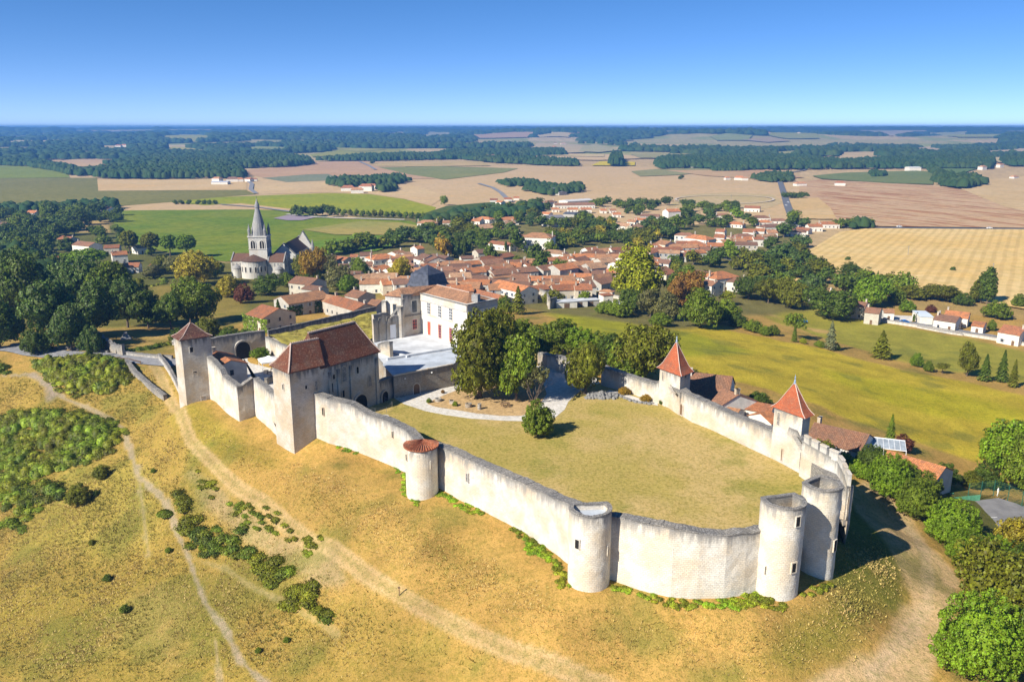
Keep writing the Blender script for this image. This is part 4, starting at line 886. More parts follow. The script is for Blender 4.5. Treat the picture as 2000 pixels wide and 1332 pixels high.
# wall between the two conical towers
EF = []
for a, b, t in [(1328,809,767),(1352,824,776),(1380,835,789),(1406,846,801),(1440,861,817),(1470,875,828),(1494,886,838),(1524,900,850)]:
    x, y = P(a, b, LAWN); EF.append((x, y, LAWN, zrow(y, t)))
tEF = wall('curtain_wall', EF, 1.5, 1, 'white inner wall between the two conical roofed towers, with a grey coping', zin=0, rag=.05, mat='lime', cat='castle wall')
q = on_face(EF[0], EF[1], 1331, 800); 
doorpx(tEF, EF[0], EF[1], 1332, 788, 810, .9)

# steps on the wall
def steps(parent, a, b, n, wid, nm='step', mat='cap'):
    for i in range(n):
        t = i/(n-1); p = [a[j]+(b[j]-a[j])*t for j in range(3)]; m = MB(); m.box(p[0]-wid/2, p[1]-.22, p[2]-.25, p[0]+wid/2, p[1]+.22, p[2]+.06); m.build(nm, M[mat], parent)
for i in range(9):
    t_ = i/8; px = 1551+17*t_; py = 848+27*t_; a_, b_ = (IN[2], IN[4]); q_ = on_face((a_[0]-.9, a_[1]-.6), (b_[0]-.9, b_[1]-.6), px, py+2); m = MB(); m.box(q_[0]-.45, q_[1]-.2, q_[2]-.09, q_[0]+.3, q_[1]+.35, q_[2]+.06); m.build('step', M['lime_old'], tW)
# left of the first conical tower
wl = []
for a, b, t in [(1174,752,716),(1188,756,722),(1231,768,737),(1262,780,746),(1278,786,749)]:
    x, y = P(a, b, LAWN); wl.append((x, y, LAWN, zrow(y, t)))
wall('curtain_wall', wl, 1.6, 1, 'inner wall left of the first conical tower, broken off at the end by the tree', zin=0, rag=.08, cat='castle wall')
wl2 = []
for a, b, t in [(1278,786,749),(1290,789,741),(1300,793,746),(1312,800,757),(1326,810,768)]:
    x, y = P(a, b, LAWN); wl2.append((x, y, LAWN, zrow(y, t)))
tW2 = wall('gate_wall', wl2, 2.4, 1, 'white wall below the first conical tower with a small arched door', zin=0, rag=.04, cat='castle wall')
doorpx(tW2, wl2[2], wl2[3], 1299.5, 780, 792, .8); 
for i in range(6):
    t_ = i/5; px = 1308+10*t_; py = 755+11*t_; a_, b_ = wl2[2][:2], wl2[4][:2]; q_ = on_face((a_[0]-.7, a_[1]-.7), (b_[0]-.7, b_[1]-.7), px, py+2); m = MB(); m.box(q_[0]-.3, q_[1]-.15, q_[2]-.07, q_[0]+.25, q_[1]+.3, q_[2]+.05); m.build('step', M['lime_old'], tW2)

for nm, pts, lab in [('broken_wall', [(1050,712,690),(1058,716,690),(1068,722,694)], 'sunlit broken end of rubble wall behind the bare shrub'), ('shaded_wall', [(1068,722,694),(1085,726,696),(1107,731,700),(1120,734,704)], 'shaded bluish wall behind the trunk of the lone courtyard tree')]:
    ww = []
    for a, b, t in pts:
        x, y = P(a, b, LAWN); ww.append((x, y, LAWN, zrow(y, t)))
    wall(nm, ww, 1.2, 1, lab, mat='rubble' if 'bro' in nm else 'lime', zin=1, rag=.15, cat='castle wall')
def cone_tower(c4, z0, zt, apy, fin_py, label, wins):
    t = thing('conical_tower', ((c4[0][0]+c4[2][0])/2, (c4[0][1]+c4[2][1])/2, z0), label, 'castle tower'); c4 = ccw(c4)
    m = MB(); battered(m, c4, z0, zt, .0, 8, .02); m.build('wall', M['lime'], t, merge=True)
    cx, cy = ctr(c4); za = zrow(cy, apy); r = MB(); prof = [(1.22, 0), (1.0, .10), (.84, .2), (.62, .4), (.42, .6), (.21, .8), (.02, 1)]
    for (s0, a), (s1, b) in zip(prof[:-1], prof[1:]):
        for i in range(4):
            p, q = c4[i], c4[(i+1) % 4]; pt = lambda p, s, h: (cx+(p[0]-cx)*s, cy+(p[1]-cy)*s, zt+(za-zt)*h); r.face([pt(p, s0, a), pt(q, s0, a), pt(q, s1, b), pt(p, s1, b)])
    r.face([(cx+(p[0]-cx)*1.22, cy+(p[1]-cy)*1.22, zt-.02) for p in c4[::-1]]); r.build('roof', M['flat_tiles'], t, color=(.50, .135, .06))
    for p in c4:
        for (s0, a), (s1, b) in zip(prof[:-1], prof[1:]):
            pass
        m = MB()
        for (s0, a), (s1, b) in zip(prof[:-1], prof[1:]):
            e = Vector((cx+(p[0]-cx)*s0, cy+(p[1]-cy)*s0, zt+(za-zt)*a)); f = Vector((cx+(p[0]-cx)*s1, cy+(p[1]-cy)*s1, zt+(za-zt)*b)); dr = (f-e).normalized(); sd = dr.cross(Vector((0, 0, 1))).normalized()*.09; up = sd.cross(dr).normalized()*.08
            m.face([e-sd, e+up, f+up, f-sd]); m.face([e+up, e+sd, f+sd, f+up])
        m.build('hip_tiles', M['ridge'], t)
    # rafters under the eave
    ball_finial(t, cx, cy, za-.25, zrow(cy, fin_py)-za+.25)
    for px, py, w, h, side in wins:
        A, B = side; q = on_face(A, B, px, py); opening(t, q[0], q[1], q[2]-h/2, outn(A, B), w, h, prj=.08, rec=.02, frame='lime', fill='cap' if h > 1 else 'dark')
    return t
zE = 11.8
e0 = P(1329, 733, zE); e1 = P(1349, 725, zE); e3 = P(1289, 718.5, zE); cE = [e0, e1, (e1[0]+e3[0]-e0[0], e1[1]+e3[1]-e0[1]), e3]
cone_tower(cE, 2, zE, 667, 655, 'left of the two conical towers with orange roofs, white walls and lead finial', [(1295,734.5,.45,1.8,(e0, e3)), (1339,733,.5,1.0,(e0, e1))])
zF = 13.4
f0 = P(1568, 815, zF); f1 = P(1583, 809, zF); f3 = P(1513, 795, zF); cF = [f0, f1, (f1[0]+f3[0]-f0[0], f1[1]+f3[1]-f0[1]), f3]
cone_tower(cF, 1, zF, 747, 731, 'right of the two conical towers, its orange roof darkened at one corner', [(1521,818,.6,2.2,(f0, f3))])

# ---- terrace block and its front building
TZ = 9.0
tf = [P(768.5, 735, TZ), P(885, 712, TZ)]
terr = ccw([tf[0], tf[1], P(905, 690, TZ), P(925, 680, TZ), P(905, 655, TZ), P(823, 640, TZ), P(728, 658, TZ), P(733, 690, TZ), P(745, 705, TZ)])
tT = thing('terrace_building', (-15, 178, LAWN), 'flat roofed terrace building of grey rubble stone with an arched wooden door', 'building')
m = MB(); m.prism(terr, 1, TZ, top=True, cap=False); m.build('wall', M['rubble'], tT)
m = MB(); m.face([(*p, TZ) for p in terr]); m.build('terrace', M['conc'], tT)
# lower, bluish roof strip in front of the low parapet
lo = ccw([tf[0], tf[1], P(896, 683, TZ), P(760, 704, TZ), P(747, 712, TZ)]); m = MB(); m.prism(lo, TZ-.05, TZ+.03); m.build('roof_strip', M['conc2'], tT)
kb = MB(); a, b = P(757, 704, TZ), P(897, 681, TZ); L = math.dist(a, b); v = (-(b[1]-a[1])/L*.5, (b[0]-a[0])/L*.5); kb.prism(ccw([a, b, (b[0]+v[0], b[1]+v[1]), (a[0]+v[0], a[1]+v[1])]), TZ, TZ+.5); kb.build('kerb', M['conc'], tT)
kb = MB(); a, b = P(748, 685, TZ), P(795, 699, TZ); L = math.dist(a, b); v = (-(b[1]-a[1])/L*.6, (b[0]-a[0])/L*.6); kb.prism(ccw([a, b, (b[0]+v[0], b[1]+v[1]), (a[0]+v[0], a[1]+v[1])]), TZ, TZ+.45); kb.build('kerb', M['conc'], tT)
cop = MB(); a, b = tf; L = math.dist(a, b); n_2 = max(1, int(L/.8)); v = (-(b[1]-a[1])/L*.45, (b[0]-a[0])/L*.45); o_ = (v[0]*-.25, v[1]*-.25)
for i in range(n_2):
    p, q = mid(a, b, i/n_2), mid(a, b, (i+.97)/n_2); m = MB(); m.prism(ccw([(p[0]+o_[0], p[1]+o_[1]), (q[0]+o_[0], q[1]+o_[1]), (q[0]+v[0], q[1]+v[1]), (p[0]+v[0], p[1]+v[1])]), TZ+.01, TZ+.2+R.random()*.06); m.build('coping_stone', M['lime'], tT)
q = on_face(tf[0], tf[1], 813.5, 764); opening(tT, q[0], q[1], LAWN, outn(*tf), 1.5, 1.6, 'door', fill='wood', arch=True, frame='lime', fw=.2, prj=.12, rec=.05)
def lampbox(x, y, z): m = MB(); m.box(x-.12, y-.35, z-.1, x+.12, y-.03, z+.12); return m.build('wall_lamp', M['white'], tT)
for px, py in ((791.5, 739), (843.5, 727)): q = on_face(tf[0], tf[1], px, py); lampbox(*q)
# passage with arch between hall and terrace building
pa_, pb_ = on_face(hc[0], hc[1], 738, 760)[:2], P(768, 776, LAWN)
pw = wall('arched_passage_wall', [(pa_[0], pa_[1], LAWN, 8.6), (pb_[0], pb_[1], LAWN, 8.4)], 1.2, 1, 'short wall with a round arch joining the great hall to the terrace building', mat='lime_old', rag=.05, zin=3, cat='castle wall')
q = on_face(pa_, pb_, 749.5, 770); opening(pw, q[0], q[1], LAWN-.2, outn(pa_, pb_), 1.9, 1.5, 'doorway', frame='lime_old', arch=True, fw=.3, prj=.45, rec=.35)
rb = wall('ruined_stub_wall', ftop([(738,690,9.,672),(752,693,9.,668),(762,698,9.,672)]), .8, 1, 'dark ruined wall stub on the terrace beside the brown roof', mat='lime_old', rag=.4, zin=8, cat='wall ruin')

# ---- chateau wing
CZ = 19.4
K0 = P(823, 651, TZ); Rr = P(911.4, 596, CZ); Qq = P(971.4, 584, CZ)
du = (Rr[0]-K0[0], Rr[1]-K0[1]); dL = math.hypot(*du); du = (du[0]/dL, du[1]/dL)
M0 = P(788, 577, CZ); N0 = P(752, 574.5, CZ); L0 = P(729, 669, TZ)
fv = (M0[0]-K0[0], M0[1]-K0[1]); fL = math.hypot(*fv); fv = (fv[0]/fL, fv[1]/fL)
dep = (Qq[0]-Rr[0], Qq[1]-Rr[1])
main = [K0, Rr, Qq, (K0[0]+dep[0], K0[1]+dep[1])]
tH = thing('chateau', (K0[0], K0[1], TZ), 'white two storey chateau wing with three red doors and a parapet hiding its tiled roof', 'chateau')
m = MB(); battered(m, ccw(main), 0, CZ, 0, 10, .0); m.build('wall', M['ashlar'], tH, merge=True)
side_ = [M0, K0, (K0[0]+N0[0]-M0[0], K0[1]+N0[1]-M0[1]), N0]; 
m = MB(); battered(m, ccw([M0, (K0[0]-.02, K0[1]), (K0[0]+N0[0]-M0[0], K0[1]+N0[1]-M0[1]), N0]), 0, CZ-.35, 0, 8, 0); m.build('wall', M['ashlar'], tH, merge=True)
def cornice(parent, A, B, z, h, out, mat, nm='cornice'):
    n = outn(A, B); L = math.hypot(*n); n = (n[0]/L*out, n[1]/L*out); m = MB(); m.prism(ccw([A, B, (B[0]+n[0], B[1]+n[1]), (A[0]+n[0], A[1]+n[1])]), z, z+h, top=False); return m.build(nm, M[mat], parent)
for A, B in ((K0, Rr), (Rr, Qq)):
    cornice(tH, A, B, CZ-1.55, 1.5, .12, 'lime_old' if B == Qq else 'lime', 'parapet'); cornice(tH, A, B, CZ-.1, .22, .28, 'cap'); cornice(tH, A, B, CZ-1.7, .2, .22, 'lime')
cornice(tH, K0, Rr, TZ+5.2, .28, .12, 'lime', 'string_course')
nF = outn(K0, Rr)
def rectpx(t, A, B, px, pyt, pyb, w, kind, **kw):
    zb = on_face(A, B, px, pyb)[2]; zt_ = on_face(A, B, px, pyt)[2]; q = on_face(A, B, px, (pyt+pyb)/2); return opening(t, q[0], q[1], zb, outn(A, B), w, zt_-zb, kind, prj=.1, rec=.02, fw=.15, frame='lime', **kw)
for px, t_, b_ in [(837.5,591,613.5),(859,597,620),(880.5,602,625.5)]: rectpx(tH, K0, Rr, px, t_, b_, 1.25, 'window', fill='glass', bars=(2, 4), barmat='white')
for i, (px, t_, b_) in enumerate([(838.5,628.5,654),(859.5,634.5,660.5),(881,641,667)]):
    rectpx(tH, K0, Rr, px, t_, b_, 1.15, 'door', fill='red' if i == 0 else 'glass', bars=None if i == 0 else (2, 5), barmat='red')
rectpx(tH, K0, Rr, 903, 650, 675, 1.15, 'door', fill='glass', bars=(2, 5), barmat='red')
for px, t_, b_, w in [(914.5,606,630,.6),(926,602,625,1.0),(931.5,602,624,1.0),(948.5,608,612,.9)]: rectpx(tH, Rr, Qq, px, t_, b_, w, 'window', fill='dark')
# ruined facade left of the corner
fp = []
for px, top_ in [(823,573),(812,573.5),(800,575),(788,576),(787.5,606),(778,604),(771,612),(766,618),(757,611),(745,612),(741,614),(730,615)]:
    pt = col_on(K0, L0, px, 14); fp.append((pt[0], pt[1], TZ, zrow(pt[1], top_)))
fpd = [(p[0], p[1], TZ, p[3]) for p in fp]
m = MB(); n = outn(K0, L0); nl = math.hypot(*n); nb = (-n[0]/nl*.9, -n[1]/nl*.9); fo_ = (n[0]/nl*.06, n[1]/nl*.06)
tRF = thing('ruined_facade', (fp[5][0], fp[5][1], TZ), 'roofless stained stone facade with an empty doorway and curved pediment at the chateau corner', 'ruin')
for a, b in zip(fpd[:-1], fpd[1:]):
    for s_, off in ((1, fo_), (-1, nb)):
        f = [(a[0]+off[0], a[1]+off[1], TZ-.5), (b[0]+off[0], b[1]+off[1], TZ-.5), (b[0]+off[0], b[1]+off[1], b[3]), (a[0]+off[0], a[1]+off[1], a[3])]; m.face(f if s_ < 0 else f[::-1], t=[a[3]-TZ, b[3]-TZ, 0, 0] if s_ < 0 else [0, 0, b[3]-TZ, a[3]-TZ][::1])
    m.face([(a[0]+fo_[0], a[1]+fo_[1], a[3]), (b[0]+fo_[0], b[1]+fo_[1], b[3]), (b[0]+nb[0], b[1]+nb[1], b[3]), (a[0]+nb[0], a[1]+nb[1], a[3])][::-1], t=[0]*4)
a = fpd[-1]; m.face([(a[0]+nb[0], a[1]+nb[1], TZ), (a[0]+fo_[0], a[1]+fo_[1], TZ), (a[0]+fo_[0], a[1]+fo_[1], a[3]), (a[0]+nb[0], a[1]+nb[1], a[3])])
m.build('wall', M['lime_old'], tRF)
Fa, Fb = (K0[0]+fo_[0], K0[1]+fo_[1]), (L0[0]+fo_[0], L0[1]+fo_[1])
rectpx(tRF, Fa, Fb, 767.5, 634, 661, 1.7, 'doorway', fill='white'); rectpx(tRF, Fa, Fb, 809, 587, 610, 1.5, 'window', fill='glass'); rectpx(tRF, Fa, Fb, 810, 624, 643, 1.35, 'window', fill='glass', bars=(2, 3), barmat='red')
for px in (789, 757, 742, 731):
    q = on_face(Fa, Fb, px, 640); al, ou = frame_basis(*outn(Fa, Fb)); m = MB(); zt2 = TZ+ (9.6 if px > 780 else 5.9); m.prism(ccw([(q[0]+al[0]*s+ou[0]*d, q[1]+al[1]*s+ou[1]*d) for s, d in ((-.35,-.05),(.35,-.05),(.35,.25),(-.35,.25))]), TZ, zt2, top=True); m.build('pilaster', M['lime_old'], tRF)
cornice(tRF, on_face(Fa, Fb, 788, 600)[:2], (K0[0], K0[1]), TZ+5.0, .25, .3, 'cap', 'string_course')
m = MB(); q = on_face(Fa, Fb, 770, 622); al, ou = frame_basis(*outn(Fa, Fb))
for i in range(10):
    t0, t1 = math.pi*i/10, math.pi*(i+1)/10; f = lambda t, r, d: (q[0]+al[0]*r*math.cos(t)+ou[0]*d, q[1]+al[1]*r*math.cos(t)+ou[1]*d, q[2]-.6+r*.75*math.sin(t))
    m.face([f(t0, 1.6, .3), f(t1, 1.6, .3), f(t1, 2.0, .3), f(t0, 2.0, .3)]); m.face([f(t0, 2., .3), f(t1, 2., .3), f(t1, 2., 0), f(t0, 2., 0)]); m.face([f(t1, 1.6, .3), f(t0, 1.6, .3), f(t0, 1.6, 0), f(t1, 1.6, 0)])
m.build('pediment', M['lime_old'], tRF)
# curved broken pier above the wing's ruined end
pm = MB(); q = on_face(Fa, Fb, 781, 606); pm.prism(arc_poly((q[0], q[1]+.2), .9, 0, 330, 10), TZ, q[2]+1.0, top=True); pm.build('broken_pier', M['lime_old'], tRF)
pm = MB(); q = N0; pm.prism(ccw([(q[0]-.9, q[1]-.6), (q[0]+.3, q[1]-1.2), (q[0]+.6, q[1]+.6), (q[0]-.6, q[1]+1.0)]), TZ-3, CZ-1.6, top=True); pm.build('broken_quoin', M['lime_old'], tRF)
rectpx(tH, M0, N0, 771, 594, 609, .9, 'window', fill='glass')
# roofs
def inset(poly, o):
    c = ctr(poly); return [ec(p, c, o) for p in poly]
mr = inset(ccw(main), -.9)
ov_ = [K0, Rr, Qq, main[3]]; ml = math.dist(K0, main[3]); bkp = main[3]
i0, i1, i2, i3 = [ec(p, ctr(ov_), -.75) for p in ov_]
rg0 = mid(i0, i3); rg1 = mid(i1, i2); rl = math.dist(rg0, rg1); rg1 = mid(rg0, rg1, 1-min(.45, ml*.42/rl)); zr = zrow(rg0[1], 556)
m = MB(); hiproof(m, [i0, i1, i2, i3], CZ-.25, [rg0, rg1], zr, .1, .05); m.build('roof', M['roof'], tH, color=(.40, .215, .125))
ridge_line(tH, rg0, rg1, zr, zr, .14, False)
s4 = [M0, K0, (K0[0]+N0[0]-M0[0], K0[1]+N0[1]-M0[1]), N0]; sr0 = mid(s4[0], s4[3]); sr1 = mid(s4[1], s4[2]); sl = math.dist(sr0, sr1); sr0 = mid(sr0, sr1, .3)
m = MB(); hiproof(m, s4, CZ-.3, [sr0, mid(sr0, rg0, 1.0)], zr-.05, .35, .12); m.build('roof', M['roof'], tH, color=(.40, .215, .125))
m = MB(); q = mid(i1, i2, .42); m.prism(ccw([(q[0]-1.6, q[1]-.2), (q[0]-.1, q[1]-.9), (q[0]+.5, q[1]+.3), (q[0]-1, q[1]+1)]), CZ-.5, CZ+1.9); m.build('chimney', M['grey_stone'], tH)
# slate pavilion roof behind
pc = (P(829, 558, 20)); pc = (pc[0]+.3, pc[1]+6); tP = thing('slate_pavilion', (*pc, 10), 'dark slate bell shaped pavilion roof rising behind the chateau roof', 'tower')
yaw = math.radians(-38)
def sq(s, z): return [(pc[0]+s*math.cos(yaw+a), pc[1]+s*math.sin(yaw+a), z) for a in (math.pi/4, 3*math.pi/4, 5*math.pi/4, 7*math.pi/4)]
zb_ = zrow(pc[1]-3, 560); za_ = zrow(pc[1], 517); H_ = za_-zb_
prof = [(5.9, 0), (5.2, .12), (4.85, .3), (4.6, .46), (4.35, .6), (.05, 1.)]
m = MB()
for (s0, a), (s1, b) in zip(prof[:-1], prof[1:]):
    A, B = sq(s0, zb_+H_*a), sq(s1, zb_+H_*b)
    for i in range(4): m.face([A[i], A[(i+1) % 4], B[(i+1) % 4], B[i]])
m.build('roof', M['slate'], tP)
m = MB(); m.prism([p[:2] for p in sq(4.9, 0)], 0, zb_+.2); m.build('wall', M['ashlar'], tP)

# ---- yard behind the left walls, grass terrace
yz = 2.4
yard = ccw([P(412, 700, yz), P(470, 800, yz), (S1E[0]+.3, S1E[1]+1.4), (s3[0][0]+.9, s3[0][1]+1.2), (s3[-1][0]+.7, s3[-1][1]+1.5), (kc[3][0], kc[3][1]), P(575, 740, yz), P(545, 690, yz), P(470, 690, yz)])
flat('yard', yard, yz, M['gravel'])
GZ = 7.6
gpl = [P(524, 656, GZ), P(735, 609, GZ), P(742, 655, GZ), P(650, 690, GZ), P(600, 700, GZ), P(576, 686, GZ)]
m = MB(); m.prism(ccw(gpl), 0, GZ-.75, top=True); tGT = thing('grass_terrace', (gpl[0][0], gpl[0][1], 0), 'raised stone terrace overgrown with rough grass behind the brown roofed hall', 'terrace'); m.build('wall', M['lime_old'], tGT)
drp = drape('rough_grass', ccw(gpl), 0, plain('rough_grass', (.27, .23, .045), .95, .45, .5, .8), .9, ztf=lambda x, y: GZ+(fbm(x, y, 5, 8, 3)-.42)*1.2, kind='stuff')
bw = []
for a, b, z, t in [(415,712,2.4,663),(440,706,2.4,658),(480,699,2.4,652),(521,692,2.4,646.5)]:
    x, y = P(a, b, z); bw.append((x, y, z, zrow(y, t)))
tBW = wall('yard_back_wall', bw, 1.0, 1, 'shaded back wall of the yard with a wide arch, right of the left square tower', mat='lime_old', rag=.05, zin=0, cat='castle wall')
q = on_face(bw[1], bw[2], 475, 700); opening(tBW, q[0], q[1], yz, outn(bw[0], bw[-1]), 3.8, 2.6, 'doorway', frame='lime_old', arch=True, fw=.4, prj=.45, rec=.35)
x, y = P(524, 650, GZ); x2, y2 = P(735, 602.5, GZ)
wall('terrace_parapet', [(x, y, 6, GZ+.45), (x2, y2, 6, GZ+.45)], .4, 1, 'long low parapet closing the far side of the overgrown grass terrace', mat='lime_old', rag=.05, zin=-5, cat='wall')
yw = []
for a, b, t in [(521,695,658),(535,702,665),(552,712,673),(574,728,684)]:
    x, y = P(a, b, yz); yw.append((x, y, yz, zrow(y, t)))
wall('yard_side_wall', yw, .6, 1, 'sunlit wall retaining the grass terrace, behind the white gazebo', mat='lime', rag=.08, zin=5, cat='castle wall')
# ================================================================= labels: what stands next to what
LAND = [('the church', 515, 480), ('the slate pavilion', 830, 545), ('the chateau', 880, 620), ('the left square tower', 375, 700), ('the ivy covered house', 515, 620), ('the great hall', 660, 680), ('the left conical tower', 1322, 700), ('the right conical tower', 1555, 780),
 ('the big lime green tree', 1240, 555), ('the tall villa', 1050, 465), ('the white gable house', 1410, 465), ('the white sports hall', 1080, 430), ('the straight main road', 1545, 420), ('the running track', 1415, 392), ('the blue car', 1566, 630), ('the twin poplars', 1915, 560),
 ('the tennis court', 1950, 1000), ('the umbrella pine', 175, 500), ('the round headed trees', 320, 485), ('the grey farm barns', 1065, 366), ('the farm among tan fields', 710, 370), ('the farm by the wood', 440, 354), ('the parked white cars', 1222, 592), ('the pale barn roof', 1880, 610),
 ('the orchard', 930, 412), ('the lavender plot', 580, 427), ('the tall twin towers', 1590, 1050), ('the road junction', 1556, 447), ('the long tiled roof', 1000, 525), ('the left wood', 120, 600), ('the gatehouse pair', 1185, 580), ('the hipped red house', 1405, 535), ('the garden pond hedge', 285, 545), ('the yellow field', 1200, 321), ('the dark red roofs', 960, 570), ('the left hamlet', 180, 480), ('the road bridge', 1600, 445), ('the cross hatched wheat', 1700, 500)]
ORD = ['nearest', 'second', 'third', 'fourth', 'fifth', 'sixth', 'seventh', 'eighth', 'ninth', 'tenth', 'eleventh', 'twelfth', 'thirteenth', 'fourteenth', 'fifteenth', 'sixteenth', 'seventeenth', 'eighteenth', 'nineteenth', 'twentieth']
PEND = []
def pend(o, phrase, pos): PEND.append((o, phrase, pix(*pos)))
def name_all():
    b = {}
    for o, ph, (px, py) in PEND:
        best = sorted((math.hypot(px-lx, (py-ly)*2.2), n, lx, ly) for n, lx, ly in LAND)[0]
        d, n, lx, ly = best; dx, dy = px-lx, (py-ly)*2.2
        rel = ('right of' if dx > 0 else 'left of') if abs(dx) > abs(dy) else ('beyond' if dy < 0 else 'in front of')
        b.setdefault((ph, rel, n), []).append((d, o))
    for (ph, rel, n), l in b.items():
        l.sort(key=lambda t: t[0])
        for i, (d, o) in enumerate(l):
            o['label'] = '%s%s %s %s' % ('' if len(l) == 1 else (ORD[i] if i < 20 else ORD[19])+' ', ph, rel, n)

# ================================================================= HOUSES
def wmesh(name, w, h, door=False):
    m = MB(); t = .1
    for a0, c0, a1, c1 in ((-w/2-t, -t, w/2+t, 0), (-w/2-t, h, w/2+t, h+t), (-w/2-t, 0, -w/2, h), (w/2, 0, w/2+t, h)): m.box(a0, -.06, c0, a1, .1, c1)
    return m
_wm = {}
def win(parent, x, y, z, rot, w, h, kind='window', paint=None):
    """window or door leaf with its frame on a house wall, local to the house; x,y on the wall face, outward = rot-90"""
    key = (kind, paint)
    if key not in _wm:
        f = MB()
        for a0, c0, a1, c1 in ((-.58, -.08, .58, 0), (-.58, 1, .58, 1.08), (-.58, 0, -.5, 1), (.5, 0, .58, 1)): f.box(a0, -.07, c0, a1, .05, c1)
        f.face([(-.5, -.02, 0), (.5, -.02, 0), (.5, -.02, 1), (-.5, -.02, 1)], mi=1)
        if kind == 'window' and paint: 
            f.box(-1.02, -.05, 0, -.6, -.01, 1, mi=2); f.box(.6, -.05, 0, 1.02, -.01, 1, mi=2)
        ms = [M['ashlar'], M['glass'] if kind == 'window' else M['wood'], M['lead']]
        _wm[key] = f.build(kind, ms, None); o = _wm[key]
    else: o = dup(_wm[key])
    o.parent = parent; o.location = (x, y, z); o.rotation_euler = (0, 0, rot); o.scale = (w, 1, h); return o
WHITE = (.70, .67, .60); CREAM = (.62, .54, .42); GREYW = (.42, .40, .36); STONEW = (.48, .44, .37)
RO = [(.52, .27, .14), (.42, .17, .085), (.56, .34, .20), (.33, .17, .105), (.27, .15, .105), (.60, .24, .10)]
RN = ['tan tiled', 'rust red tiled', 'sandy tiled', 'brown tiled', 'dark brown tiled', 'bright orange tiled']
HOUSES = []
